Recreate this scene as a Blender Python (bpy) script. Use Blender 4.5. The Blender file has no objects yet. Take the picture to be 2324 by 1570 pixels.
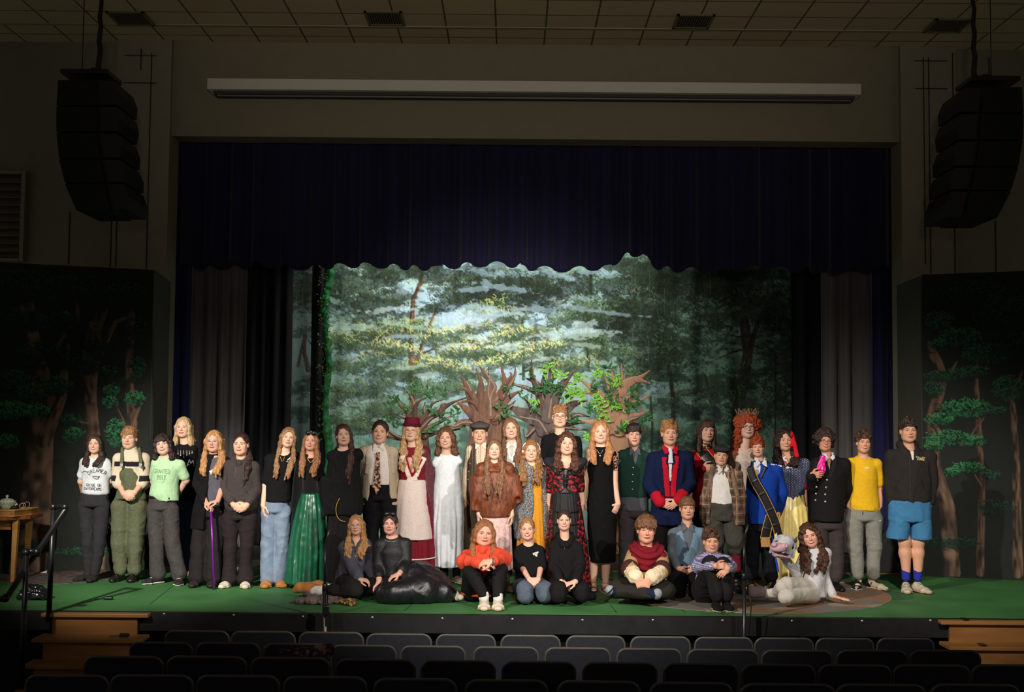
import bpy, bmesh, math, random
import numpy as np
from mathutils import Matrix, Vector
from mathutils.bvhtree import BVHTree

SC = bpy.context.scene
COL = SC.collection

# ---------------------------------------------------------------- camera
CAM_H = 1.78          # metres above the stage floor (the stage floor is z = 0)
FPX = 2800.0          # focal length in pixels of a 2324 px wide frame
HORIZON = 950.0
PITCH = math.atan((HORIZON - 785.0) / FPX)
ROLL = 0.0085
cd = bpy.data.cameras.new('camera')
cd.sensor_width = 36.0
cd.lens = 36.0 * FPX / 2324.0
cd.clip_end = 200
cam = bpy.data.objects.new('camera', cd)
COL.objects.link(cam)
_f = Vector((0, math.cos(PITCH), math.sin(PITCH)))
_u0 = Vector((0, -math.sin(PITCH), math.cos(PITCH)))
_r0 = Vector((1, 0, 0))
_r = _r0 * math.cos(ROLL) + _u0 * math.sin(ROLL)
_u = _u0 * math.cos(ROLL) - _r0 * math.sin(ROLL)
cam.matrix_world = Matrix(((_r.x, _u.x, -_f.x, 0), (_r.y, _u.y, -_f.y, 0), (_r.z, _u.z, -_f.z, CAM_H), (0, 0, 0, 1)))
SC.camera = cam
SC.view_settings.view_transform = 'Standard'
SC.view_settings.look = 'None'
SC.view_settings.gamma = 1.0
SC.view_settings.use_curve_mapping = False
SC.view_settings.exposure = 0.0

# ---------------------------------------------------------------- world and lamps
w = bpy.data.worlds.new('house')
SC.world = w
w.use_nodes = True
w.node_tree.nodes['Background'].inputs[0].default_value = (0.85, 0.82, 0.72, 1)
w.node_tree.nodes['Background'].inputs[1].default_value = 0.135

def spot(name, loc, target, power, size_deg, blend, col, radius=0.12):
    l = bpy.data.lights.new(name, 'SPOT')
    l.energy = power; l.spot_size = math.radians(size_deg); l.spot_blend = blend
    l.color = col; l.shadow_soft_size = radius
    o = bpy.data.objects.new(name, l); COL.objects.link(o)
    o.location = loc
    o.rotation_euler = (Vector(target) - Vector(loc)).to_track_quat('-Z', 'Y').to_euler()
    return o
WARM = (1.0, 0.94, 0.84)
COOL = (1.0, 1.0, 0.88)
spot('stage_spotlight', (-5.2, 3.6, 5.6), (1.8, 12.9, 0.5), 4300, 32, 0.9, WARM)
spot('stage_spotlight', (5.0, 3.6, 5.6), (-0.9, 12.9, 0.5), 2600, 34, 0.9, (1.0, 0.95, 0.88))
spot('stage_spotlight', (0.4, 2.4, 4.6), (0.1, 12.4, 0.15), 1500, 24, 1.0, (1.0, 0.95, 0.88))
spot('stage_spotlight', (-5.0, 3.4, 5.6), (-3.5, 13.1, 0.85), 7300, 22, 0.8, WARM)
spot('stage_spotlight', (2.4, 3.4, 5.6), (4.3, 13.1, 0.6), 3000, 25, 0.9, WARM)
spot('backdrop_spotlight', (0.3, 4.2, 3.4), (-0.1, 18.3, 2.0), 2300, 27, 1.0, COOL, 0.15)
spot('backdrop_spotlight', (-1.7, 16.75, 5.7), (-1.3, 18.3, 2.3), 640, 96, 1.0, COOL, 0.3)
spot('backdrop_spotlight', (1.2, 16.75, 5.7), (0.8, 18.3, 2.3), 520, 96, 1.0, COOL, 0.3)
spot('added_tree_fill', (0.5, 4.5, 5.9), (0.1, 16.7, 2.15), 4200, 18.5, 1.0, (1.0, 0.97, 0.88), 0.1)  # added fill that brightens the cut-out trees, not a fixture of the stage
spot('green_spotlight', (-1.4, 16.6, 4.8), (-3.1, 17.7, 2.4), 18, 50, 0.8, (0.5, 1.0, 0.55), 0.1)
spot('ceiling_bounce_fill', (0.2, -1.5, 3.0), (0.3, 15.6, 6.9), 1350, 42, 1.0, (1.0, 0.88, 0.74), 0.3)  # unseen fill added behind the camera, standing in for bounce on ceiling and wall

# ---------------------------------------------------------------- pixel -> place
def W(px, py, Y):
    """the point at depth Y seen at photo pixel (px, py)"""
    a = (px - 1162.0) / FPX; b = -(py - 785.0) / FPX
    d = _r * a + _u * b + _f
    t = Y / d.y
    return np.array((d.x * t, Y, CAM_H + d.z * t))
def Yfloor(px, py, z=0.0):
    a = (px - 1162.0) / FPX; b = -(py - 785.0) / FPX
    d = _r * a + _u * b + _f
    return (z - CAM_H) / d.z * d.y
def MP(Y):  # metres per photo pixel at depth Y
    return Y / FPX
def V3(*a): return np.array(a, dtype=float)

# ---------------------------------------------------------------- materials
def lin(c):
    return tuple(((v / 255.0) / 12.92 if v / 255.0 <= 0.04045 else ((v / 255.0 + 0.055) / 1.055) ** 2.4) for v in c[:3])
_mats = {}
def mat(name, rgb, rough=0.8, var=0.12, scale=30.0, bump=0.15, metal=0.0, sheen=0.0, stretch=(1, 1, 1), spec=0.3, emit=0.0, attr=False, rgb2=None, detail=4.0, thr=None):
    key = name
    if key in _mats: return _mats[key]
    m = bpy.data.materials.new(name); m.use_nodes = True
    nt = m.node_tree; N = nt.nodes; L = nt.links
    b = N['Principled BSDF']
    b.inputs['Roughness'].default_value = rough
    b.inputs['Metallic'].default_value = metal
    b.inputs['Specular IOR Level'].default_value = spec
    if sheen: b.inputs['Sheen Weight'].default_value = sheen
    tc = N.new('ShaderNodeTexCoord'); mp = N.new('ShaderNodeMapping'); mp.inputs['Scale'].default_value = stretch
    nz = N.new('ShaderNodeTexNoise'); nz.inputs['Scale'].default_value = scale; nz.inputs['Detail'].default_value = detail
    L.new(tc.outputs['Object'], mp.inputs[0]); L.new(mp.outputs[0], nz.inputs['Vector'])
    c = lin(rgb)
    if rgb2 is not None:
        mix = N.new('ShaderNodeMix'); mix.data_type = 'RGBA'
        mix.inputs['A'].default_value = (*c, 1); mix.inputs['B'].default_value = (*lin(rgb2), 1)
        rr = N.new('ShaderNodeValToRGB'); t0, t1 = thr or (0.42, 0.58)
        rr.color_ramp.elements[0].position = t0; rr.color_ramp.elements[1].position = t1
        L.new(nz.outputs['Fac'], rr.inputs[0]); L.new(rr.outputs[0], mix.inputs['Factor'])
        colout = mix.outputs['Result']
    elif attr:
        at = N.new('ShaderNodeAttribute'); at.attribute_name = 'Col'; colout = at.outputs['Color']
    else:
        rgbn = N.new('ShaderNodeRGB'); rgbn.outputs[0].default_value = (*c, 1); colout = rgbn.outputs[0]
    if var > 0:
        mr = N.new('ShaderNodeMapRange'); mr.inputs['From Min'].default_value = 0.25; mr.inputs['From Max'].default_value = 0.75
        mr.inputs['To Min'].default_value = 1 - var; mr.inputs['To Max'].default_value = 1 + var
        L.new(nz.outputs['Fac'], mr.inputs['Value'])
        mm = N.new('ShaderNodeVectorMath'); mm.operation = 'SCALE'
        L.new(colout, mm.inputs[0]); L.new(mr.outputs[0], mm.inputs['Scale']); colout = mm.outputs[0]
    L.new(colout, b.inputs['Base Color'])
    if bump > 0:
        bp = N.new('ShaderNodeBump'); bp.inputs['Strength'].default_value = bump; bp.inputs['Distance'].default_value = 0.01
        L.new(nz.outputs['Fac'], bp.inputs['Height']); L.new(bp.outputs[0], b.inputs['Normal'])
    if emit: b.inputs['Emission Strength'].default_value = emit
    _mats[key] = m
    return m
def fab(rgb, name=None, rough=0.9, **k):
    n = name or 'cloth_%d_%d_%d' % tuple(rgb[:3])
    k.setdefault('var', 0.10); k.setdefault('scale', 60.0); k.setdefault('bump', 0.2); k.setdefault('spec', 0.15)
    if n in _mats: return _mats[n]
    m = mat(n, rgb, rough, **k); wrinkle(m); return m
def wrinkle(m, scale=4.2, strength=.32, dist=.035):
    """adds soft creases to a cloth"""
    nt = m.node_tree; N = nt.nodes; L = nt.links; b = N['Principled BSDF']
    old = b.inputs['Normal'].links[0].from_socket if b.inputs['Normal'].links else None
    tc = N.new('ShaderNodeTexCoord'); mp = N.new('ShaderNodeMapping'); mp.inputs['Scale'].default_value = (1.3, 1.0, .8); mp.inputs['Rotation'].default_value = (.3, .5, .2)
    nz = N.new('ShaderNodeTexNoise'); nz.inputs['Scale'].default_value = scale; nz.inputs['Detail'].default_value = 3; nz.inputs['Roughness'].default_value = .55; nz.inputs['Distortion'].default_value = .6
    L.new(tc.outputs['Object'], mp.inputs[0]); L.new(mp.outputs[0], nz.inputs['Vector'])
    bp = N.new('ShaderNodeBump'); bp.inputs['Strength'].default_value = strength; bp.inputs['Distance'].default_value = dist
    L.new(nz.outputs['Fac'], bp.inputs['Height'])
    if old is not None: L.new(old, bp.inputs['Normal'])
    L.new(bp.outputs[0], b.inputs['Normal'])
def hairm(rgb):
    return mat('hair_%d_%d_%d' % tuple(rgb), rgb, 0.5, var=0.55, scale=95.0, bump=1.0, stretch=(1, 1, 0.10), spec=0.35, detail=3)

# ---------------------------------------------------------------- mesh helpers
def mesh_np(name, verts, faces, m, parent=None, smooth=True, col=None, org=None):
    """verts in world metres (numpy), faces (n,4) or (n,3) index array or list; ONE mesh object"""
    verts = np.asarray(verts, dtype=np.float32)
    if org is None: org = V3(0, 0, 0) if parent is None else parent_origin(parent)
    v = (verts - org).astype(np.float32)
    me = bpy.data.meshes.new(name)
    if isinstance(faces, np.ndarray):
        k = faces.shape[1]
        me.vertices.add(len(v)); me.vertices.foreach_set('co', v.ravel())
        me.loops.add(faces.size); me.loops.foreach_set('vertex_index', faces.astype(np.int32).ravel())
        me.polygons.add(len(faces))
        me.polygons.foreach_set('loop_start', np.arange(0, faces.size, k, dtype=np.int32))
        me.polygons.foreach_set('loop_total', np.full(len(faces), k, dtype=np.int32))
        me.update(calc_edges=True)
    else:
        me.from_pydata([tuple(map(float, p)) for p in v], [], [tuple(map(int, f)) for f in faces]); me.update()
    if smooth:
        me.polygons.foreach_set('use_smooth', np.ones(len(me.polygons), dtype=bool))
    if col is not None:
        ca = me.color_attributes.new('Col', 'FLOAT_COLOR', 'POINT')
        c = np.ones((len(v), 4), dtype=np.float32); c[:, :3] = col
        ca.data.foreach_set('color', c.ravel())
    for mm in (m if isinstance(m, (list, tuple)) else [m]): me.materials.append(mm)
    o = bpy.data.objects.new(name, me); COL.objects.link(o)
    if parent is not None: o.parent = parent
    else: o.location = Vector(org)
    return o
def parent_origin(p):
    s = V3(0, 0, 0)
    while p is not None:
        s = s + np.array(p.location); p = p.parent
    return s
def tag(o, label=None, cat=None, group=None, kind=None):
    if label: o['label'] = label
    if cat: o['category'] = cat
    if group: o['group'] = group
    if kind: o['kind'] = kind
    return o
def thing(name, label, cat, loc, group=None):
    o = bpy.data.objects.new(name, None); COL.objects.link(o)
    o.location = Vector(tuple(float(v) for v in loc)); o.empty_display_size = 0.1
    return tag(o, label, cat, group)

class MB:
    """collects simple solids into one mesh"""
    def __init__(s): s.v = []; s.f = []
    def add(s, vs, fs):
        n = len(s.v); s.v += [tuple(map(float, p)) for p in vs]; s.f += [tuple(i + n for i in f) for f in fs]; return s
    def box(s, c, size, R=None):
        c = np.array(c, float); h = np.array(size, float) / 2
        P = np.array([(x, y, z) for x in (-1, 1) for y in (-1, 1) for z in (-1, 1)], float) * h
        if R is not None: P = P @ np.array(R).T
        return s.add(P + c, [(0, 1, 3, 2), (4, 6, 7, 5), (0, 4, 5, 1), (2, 3, 7, 6), (0, 2, 6, 4), (1, 5, 7, 3)])
    def prism(s, pts, depthvec, ):
        """closed polygon pts (world) extruded by depthvec"""
        n = len(pts); a = [np.array(p, float) for p in pts]; b = [p + np.array(depthvec, float) for p in a]
        return s.add(a + b, [tuple(range(n))[::-1], tuple(range(n, 2 * n))] + [(i, (i + 1) % n, n + (i + 1) % n, n + i) for i in range(n)])
    def tube(s, pts, r, seg=10, closed=False):
        pts = [np.array(p, float) for p in pts]; n = len(pts)
        rs = r if isinstance(r, (list, tuple)) else [r] * n
        vs = []; prev = None
        for i, p in enumerate(pts):
            t = pts[min(i + 1, n - 1)] - pts[max(i - 1, 0)] if not closed else pts[(i + 1) % n] - pts[i - 1]
            t = t / (np.linalg.norm(t) + 1e-9)
            if prev is None:
                a = np.cross(t, (0, 0, 1.0)); 
                if np.linalg.norm(a) < 0.1: a = np.cross(t, (0, 1.0, 0))
            else: a = prev - t * np.dot(prev, t)
            a = a / (np.linalg.norm(a) + 1e-9); prev = a; b = np.cross(t, a)
            for k in range(seg):
                th = 2 * math.pi * k / seg
                vs.append(p + rs[i] * (a * math.cos(th) + b * math.sin(th)))
        fs = []
        for i in range(n if closed else n - 1):
            j = (i + 1) % n
            for k in range(seg):
                k2 = (k + 1) % seg
                fs.append((i * seg + k, i * seg + k2, j * seg + k2, j * seg + k))
        if not closed: fs += [tuple(range(seg))[::-1], tuple((n - 1) * seg + k for k in range(seg))]
        return s.add(vs, fs)
    def lathe(s, c, prof, seg=24, axis='z'):
        c = np.array(c, float); vs = []; n = len(prof)
        for (r, z) in prof:
            for k in range(seg):
                th = 2 * math.pi * k / seg
                if axis == 'z': vs.append(c + (r * math.cos(th), r * math.sin(th), z))
                else: vs.append(c + (r * math.cos(th), z, r * math.sin(th)))
        fs = [(i * seg + k, i * seg + (k + 1) % seg, (i + 1) * seg + (k + 1) % seg, (i + 1) * seg + k) for i in range(n - 1) for k in range(seg)]
        fs += [tuple(range(seg))[::-1], tuple((n - 1) * seg + k for k in range(seg))]
        return s.add(vs, fs)
    def build(s, name, m, parent=None, smooth=False, bevel=0.0, org=None):
        if org is None and parent is None:
            a = np.array(s.v); org = V3((a[:, 0].min() + a[:, 0].max()) / 2, (a[:, 1].min() + a[:, 1].max()) / 2, a[:, 2].min())
        o = mesh_np(name, s.v, s.f, m, parent, smooth, org=org)
        if bevel > 0:
            bv = o.modifiers.new('bevel', 'BEVEL'); bv.width = bevel; bv.segments = 2; bv.limit_method = 'ANGLE'
        return o

# ---------------------------------------------------------------- noise
def _hash(i, j, k, seed):
    n = (i * 374761393 + j * 668265263 + k * 1274126177 + seed * 974634777) & 0x7fffffff
    n = ((n ^ (n >> 13)) * 1274126177) & 0x7fffffff
    return ((n ^ (n >> 16)) & 0xffff) / 65535.0
def vnoise(P, seed=0):
    """value noise in [-1,1] at points P (n,3)"""
    P = np.asarray(P, float); i = np.floor(P).astype(np.int64); f = P - i; f = f * f * (3 - 2 * f)
    r = 0
    for dx in (0, 1):
        for dy in (0, 1):
            for dz in (0, 1):
                wgt = (f[:, 0] if dx else 1 - f[:, 0]) * (f[:, 1] if dy else 1 - f[:, 1]) * (f[:, 2] if dz else 1 - f[:, 2])
                r = r + wgt * _hash(i[:, 0] + dx, i[:, 1] + dy, i[:, 2] + dz, seed)
    return r * 2 - 1

# ---------------------------------------------------------------- smooth solids (signed distance fields)
def nrm(v):
    v = np.asarray(v, float); return v / (np.linalg.norm(v) + 1e-12)
class SDF:
    def __init__(s): s.p = []
    def cap(s, a, b, ra, rb=None, k=0.01, neg=False):
        rb = ra if rb is None else rb
        s.p.append(('C', np.array(a, float), np.array(b, float), ra, rb, k, neg)); return s
    def loft(s, a, b, side, wa, da, wb, db, k=0.02, capf=0.5, neg=False):
        a = np.array(a, float); b = np.array(b, float); ax = nrm(b - a); sd = np.array(side, float); sd = nrm(sd - ax * np.dot(sd, ax)); n = np.cross(ax, sd)
        s.p.append(('L', a, b, sd, n, wa, da, wb, db, k, neg, capf)); return s
    def ell(s, c, r, R=None, k=0.01, neg=False):
        s.p.append(('E', np.array(c, float), np.array(r, float), np.eye(3) if R is None else np.array(R, float), k, neg)); return s
    def stack(s, rows, k=0.03, neg=False):
        """rows of (centre, half width, half depth): one smooth trunk, skirt or bodice running down through them"""
        rows = sorted(rows, key=lambda r: r[0][2]); zz = np.array([r[0][2] for r in rows]); T = np.linspace(zz[0], zz[-1], 60)
        tab = [np.interp(T, zz, [r[0][0] for r in rows]), np.interp(T, zz, [r[0][1] for r in rows]), np.interp(T, zz, [r[1] for r in rows]), np.interp(T, zz, [r[2] for r in rows])]
        ker = np.array([1, 2, 3, 4, 3, 2, 1], float); ker /= ker.sum()
        tab = [np.convolve(np.pad(t, 3, mode='edge'), ker, 'valid') for t in tab]
        s.p.append(('T', T, tab, k, neg)); return s
    def plane(s, p, n):  # cut away everything on the side the normal points to
        s.p.append(('P', np.array(p, float), nrm(n))); return s
    def bounds(s):
        lo = V3(9, 99, 9); hi = V3(-9, -99, -9)
        for q in s.p:
            if q[0] == 'C' and not q[6]:
                r = max(q[3], q[4]); lo = np.minimum(lo, np.minimum(q[1], q[2]) - r); hi = np.maximum(hi, np.maximum(q[1], q[2]) + r)
            elif q[0] == 'L' and not q[10]:
                r = max(q[5:9]); lo = np.minimum(lo, np.minimum(q[1], q[2]) - r); hi = np.maximum(hi, np.maximum(q[1], q[2]) + r)
            elif q[0] == 'E' and not q[5]:
                r = np.sqrt(((q[3] * q[2]) ** 2).sum(1)); lo = np.minimum(lo, q[1] - r); hi = np.maximum(hi, q[1] + r)
            elif q[0] == 'T' and not q[4]:
                T, (cx, cy, wd, dp) = q[1], q[2]; lo = np.minimum(lo, ((cx - wd).min(), (cy - dp).min(), T[0])); hi = np.maximum(hi, ((cx + wd).max(), (cy + dp).max(), T[-1]))
        return lo, hi
    @staticmethod
    def _ev(q, X, Y, Z):
        if q[0] == 'C':
            _, a, b, ra, rb, k, neg = q; ab = b - a; L2 = float(ab @ ab) + 1e-12
            x = X - a[0]; y = Y - a[1]; z = Z - a[2]
            t = np.clip((x * ab[0] + y * ab[1] + z * ab[2]) / L2, 0, 1)
            return np.sqrt((x - t * ab[0]) ** 2 + (y - t * ab[1]) ** 2 + (z - t * ab[2]) ** 2) - (ra + (rb - ra) * t)
        if q[0] == 'L':
            _, a, b, sd, n, wa, da, wb, db, k, neg, capf = q; ab = b - a; L2 = float(ab @ ab) + 1e-12
            x = X - a[0]; y = Y - a[1]; z = Z - a[2]
            t = np.clip((x * ab[0] + y * ab[1] + z * ab[2]) / L2, 0, 1)
            x = x - t * ab[0]; y = y - t * ab[1]; z = z - t * ab[2]
            u = x * sd[0] + y * sd[1] + z * sd[2]; v = x * n[0] + y * n[1] + z * n[2]
            w2 = np.maximum(x * x + y * y + z * z - u * u - v * v, 0)
            Wd = wa + (wb - wa) * t; Dd = da + (db - da) * t; m = np.minimum(Wd, Dd)
            return (np.sqrt((u / Wd) ** 2 + (v / Dd) ** 2 + w2 / (m * capf) ** 2) - 1) * m
        if q[0] == 'E':
            _, c, r, R, k, neg = q; x = X - c[0]; y = Y - c[1]; z = Z - c[2]
            a = (x * R[0, 0] + y * R[1, 0] + z * R[2, 0]) / r[0]; b = (x * R[0, 1] + y * R[1, 1] + z * R[2, 1]) / r[1]; cc = (x * R[0, 2] + y * R[1, 2] + z * R[2, 2]) / r[2]
            k1 = np.sqrt(a * a + b * b + cc * cc)
            return (k1 - 1) * min(r)
        if q[0] == 'T':
            T, (cx, cy, wd, dp) = q[1], q[2]; a, b, c, e = (np.interp(Z, T, t).astype(Z.dtype) for t in (cx, cy, wd, dp)); mm = np.minimum(c, e)
            r = np.sqrt(((X - a) / c) ** 2 + ((Y - b) / e) ** 2) ; lat = (r - 1) * mm * (1 + .0 * r)
            lat = np.minimum(lat, 1.0); zc = np.maximum(Z - T[-1], T[0] - Z) + 0 * lat; kk = .016
            h = np.clip(0.5 - 0.5 * (lat - zc) / kk, 0, 1); return lat + (zc - lat) * h + kk * h * (1 - h)
        if q[0] == 'P':
            return (X - q[1][0]) * q[2][0] + (Y - q[1][1]) * q[2][1] + (Z - q[1][2]) * q[2][2]
    @staticmethod
    def _comb(D, d, q):
        if q[0] == 'P': return np.maximum(D, d)
        k, neg = {'C': (5, 6), 'L': (9, 10), 'E': (4, 5), 'T': (3, 4)}[q[0]]; k = q[k]; neg = q[neg]
        if neg:
            d = -d; h = np.clip(0.5 - 0.5 * (d - D) / k, 0, 1)
            return d + (D - d) * h + k * h * (1 - h)
        h = np.clip(0.5 + 0.5 * (d - D) / k, 0, 1)
        return d + (D - d) * h - k * h * (1 - h)
    def at(s, P):
        X, Y, Z = P[:, 0], P[:, 1], P[:, 2]; D = np.full(len(P), 1.0)
        for q in s.p: D = s._comb(D, s._ev(q, X, Y, Z), q)
        return D
    def mesh(s, vox, clipz=None):
        lo, hi = s.bounds(); lo = lo - 2.5 * vox; hi = hi + 2.5 * vox
        if clipz is not None: lo[2] = max(lo[2], clipz - 2.5 * vox)
        n = np.ceil((hi - lo) / vox).astype(int) + 1
        xs = [(lo[i] + vox * np.arange(n[i])).astype(np.float32) for i in range(3)]
        D = np.full(tuple(n), 1.0, dtype=np.float32)
        for q in s.p:
            if q[0] == 'P': sl = [0, n[0], 0, n[1], 0, n[2]]
            else:
                t = SDF(); t.p = [q]
                if q[0] == 'C': t.p = [q[:6] + (False,)]; mg = max(q[5] * 1.1, vox * 3)
                elif q[0] == 'L': t.p = [q[:10] + (False,) + q[11:]]; mg = max(q[9] * 1.1, vox * 3)
                elif q[0] == 'T': t.p = [q[:4] + (False,)]; mg = max(q[3] * 1.1, vox * 3)
                else: t.p = [q[:5] + (False,)]; mg = max(q[4] * 1.6, vox * 3)
                l2, h2 = t.bounds(); l2 = l2 - mg; h2 = h2 + mg
                i0 = np.clip(np.floor((l2 - lo) / vox).astype(int), 0, n); i1 = np.clip(np.ceil((h2 - lo) / vox).astype(int) + 1, 0, n)
                if (i1 <= i0).any(): continue
                sl = [i0[0], i1[0], i0[1], i1[1], i0[2], i1[2]]
            X = xs[0][sl[0]:sl[1]][:, None, None]; Y = xs[1][sl[2]:sl[3]][None, :, None]; Z = xs[2][sl[4]:sl[5]][None, None, :]
            sub = D[sl[0]:sl[1], sl[2]:sl[3], sl[4]:sl[5]]
            D[sl[0]:sl[1], sl[2]:sl[3], sl[4]:sl[5]] = s._comb(sub, s._ev(q, X, Y, Z), q)
        if clipz is not None:
            D = np.maximum(D, (clipz - xs[2])[None, None, :].astype(np.float32))
        return surface_net(D, lo, vox)
def surface_net(D, lo, vox):
    S = D < 0
    c = S[:-1, :-1, :-1].astype(np.int8)
    for dx, dy, dz in ((1, 0, 0), (0, 1, 0), (1, 1, 0), (0, 0, 1), (1, 0, 1), (0, 1, 1), (1, 1, 1)):
        c = c + S[dx:D.shape[0] - 1 + dx, dy:D.shape[1] - 1 + dy, dz:D.shape[2] - 1 + dz]
    act = (c > 0) & (c < 8)
    I = np.argwhere(act)
    if len(I) == 0: return np.zeros((0, 3), np.float32), np.zeros((0, 4), np.int32)
    idx = np.full(act.shape, -1, dtype=np.int32); idx[act] = np.arange(len(I))
    cor = [(dx, dy, dz) for dx in (0, 1) for dy in (0, 1) for dz in (0, 1)]
    val = {q: D[I[:, 0] + q[0], I[:, 1] + q[1], I[:, 2] + q[2]] for q in cor}
    acc = np.zeros((len(I), 3)); cnt = np.zeros(len(I))
    for q in cor:
        for ax in range(3):
            if q[ax] == 1: continue
            q2 = list(q); q2[ax] = 1; q2 = tuple(q2)
            a = val[q]; b = val[q2]; m = (a < 0) != (b < 0)
            t = np.where(m, a / np.where(m, a - b, 1), 0)
            p = np.zeros((len(I), 3)); p[:] = q; p[:, ax] = t
            acc += p * m[:, None]; cnt += m
    V = lo + vox * (I + acc / np.maximum(cnt, 1)[:, None])
    F = []
    for ax in range(3):
        o1, o2 = [(1, 2), (2, 0), (0, 1)][ax]
        sh = list(D.shape); sh[ax] -= 1
        a = [slice(None)] * 3; b = [slice(None)] * 3; a[ax] = slice(0, -1); b[ax] = slice(1, None)
        A = S[tuple(a)]; B = S[tuple(b)]; E = A != B
        sl = [slice(None)] * 3; 
        E2 = E.copy()
        for o in (o1, o2):
            z = [slice(None)] * 3; z[o] = 0; E2[tuple(z)] = False; z[o] = -1; E2[tuple(z)] = False
        J = np.argwhere(E2)
        if len(J) == 0: continue
        def cell(d1, d2):
            K = J.copy(); K[:, o1] -= d1; K[:, o2] -= d2
            return idx[K[:, 0], K[:, 1], K[:, 2]]
        q = np.stack([cell(1, 1), cell(0, 1), cell(0, 0), cell(1, 0)], 1)
        ins = A[J[:, 0], J[:, 1], J[:, 2]]
        q[~ins] = q[~ins][:, ::-1]
        F.append(q)
    F = np.concatenate(F)
    F = F[(F >= 0).all(1)]
    return V.astype(np.float32), F.astype(np.int32)
def normals(V, F):
    a = V[F[:, 2]] - V[F[:, 0]]; b = V[F[:, 3]] - V[F[:, 1]]
    n = np.cross(a, b); N = np.zeros_like(V)
    for k in range(4): np.add.at(N, F[:, k], n)
    return N / (np.linalg.norm(N, axis=1, keepdims=True) + 1e-9)
# ================================================================ people: library
VS, VC, VH = 0.0040, 0.0075, 0.0055      # voxel sizes: skin, cloth, hair
EXTRA_FOLD = 1.7

def rot_head(yaw, pitch, roll):
    y, p, r = map(math.radians, (yaw, pitch, roll))
    Rz = np.array([[math.cos(y), -math.sin(y), 0], [math.sin(y), math.cos(y), 0], [0, 0, 1]])
    Rx = np.array([[1, 0, 0], [0, math.cos(p), -math.sin(p)], [0, math.sin(p), math.cos(p)]])
    Ry = np.array([[math.cos(r), 0, math.sin(r)], [0, 1, 0], [-math.sin(r), 0, math.cos(r)]])
    return Ry @ Rx @ Rz

class HeadF:
    """adds solids given in head units to an SDF in world space"""
    def __init__(s, c, R, sc, wd=1.0): s.c = np.array(c, float); s.R = R; s.s = sc; s.w = wd
    def pt(s, p): return s.c + s.R @ (np.array(p, float) * V3(s.w, 1, 1) * s.s)
    def ell(s, F, c, r, k=0.01, neg=False): F.ell(s.pt(c), np.array(r, float) * V3(s.w, 1, 1) * s.s, s.R, k * s.s, neg)
    def cap(s, F, a, b, ra, rb=None, k=0.01, neg=False): F.cap(s.pt(a), s.pt(b), ra * s.s, (rb if rb is not None else ra) * s.s, k * s.s, neg)
    def loc(s, P): return ((P - s.c) @ s.R) / s.s / V3(s.w, 1, 1)

def head_prims(H, F, jaw=1.0):
    H.ell(F, (0, .018, .028), (.072, .090, .084), .02)
    H.ell(F, (0, -.018, -.034), (.0585 * jaw, .064, .076), .03)
    H.ell(F, (0, -.050, -.086), (.027 * jaw, .025, .021), .03)
    for s in (-1, 1):
        H.ell(F, (s * .036, -.052, -.022), (.022, .022, .020), .026)
        H.ell(F, (s * .046 * jaw, -.012, -.062), (.014, .03, .022), .03)
    H.ell(F, (0, -.066, .022), (.046, .014, .012), .02)
    for s in (-1, 1): H.ell(F, (s * .031, -.090, .003), (.017, .012, .0095), .012, True)
    H.cap(F, (0, -.078, .006), (0, -.1005, -.024), .0065, .0095, .012)
    for s in (-1, 1): H.ell(F, (s * .0095, -.090, -.0285), (.0068, .008, .006), .006)
    H.ell(F, (0, -.084, -.051), (.021, .010, .0080), .010)
    H.ell(F, (0, -.080, -.059), (.014, .010, .0065), .008)
    for s in (-1, 1):
        H.ell(F, (s * .0745, .006, -.006), (.008, .017, .029), .006)
        H.ell(F, (s * .0800, .000, -.004), (.005, .009, .017), .003, True)

# one depth map of the face in head units, for eyes, brows and mouth
_Fb = SDF(); head_prims(HeadF((0, 0, 0), np.eye(3), 1.0), _Fb)
_gx = np.arange(-0.060, 0.0601, 0.001); _gz = np.arange(-0.09, 0.0601, 0.001)
_GX, _GZ = np.meshgrid(_gx, _gz, indexing='ij')
_y = np.full(_GX.size, -0.125)
for _ in range(40):
    _d = _Fb.at(np.stack([_GX.ravel(), _y, _GZ.ravel()], 1)); _y = _y + np.clip(_d, -0.004, 0.004) * 0.9
_FACEY = _y.reshape(_GX.shape)
def facey(x, z):
    i = np.clip((np.asarray(x) + 0.060) / 0.001, 0, _GX.shape[0] - 1.001); j = np.clip((np.asarray(z) + 0.09) / 0.001, 0, _GX.shape[1] - 1.001)
    a = i.astype(int); b = j.astype(int); fa = i - a; fb = j - b
    return (_FACEY[a, b] * (1 - fa) * (1 - fb) + _FACEY[a + 1, b] * fa * (1 - fb) + _FACEY[a, b + 1] * (1 - fa) * fb + _FACEY[a + 1, b + 1] * fa * fb)
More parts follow.
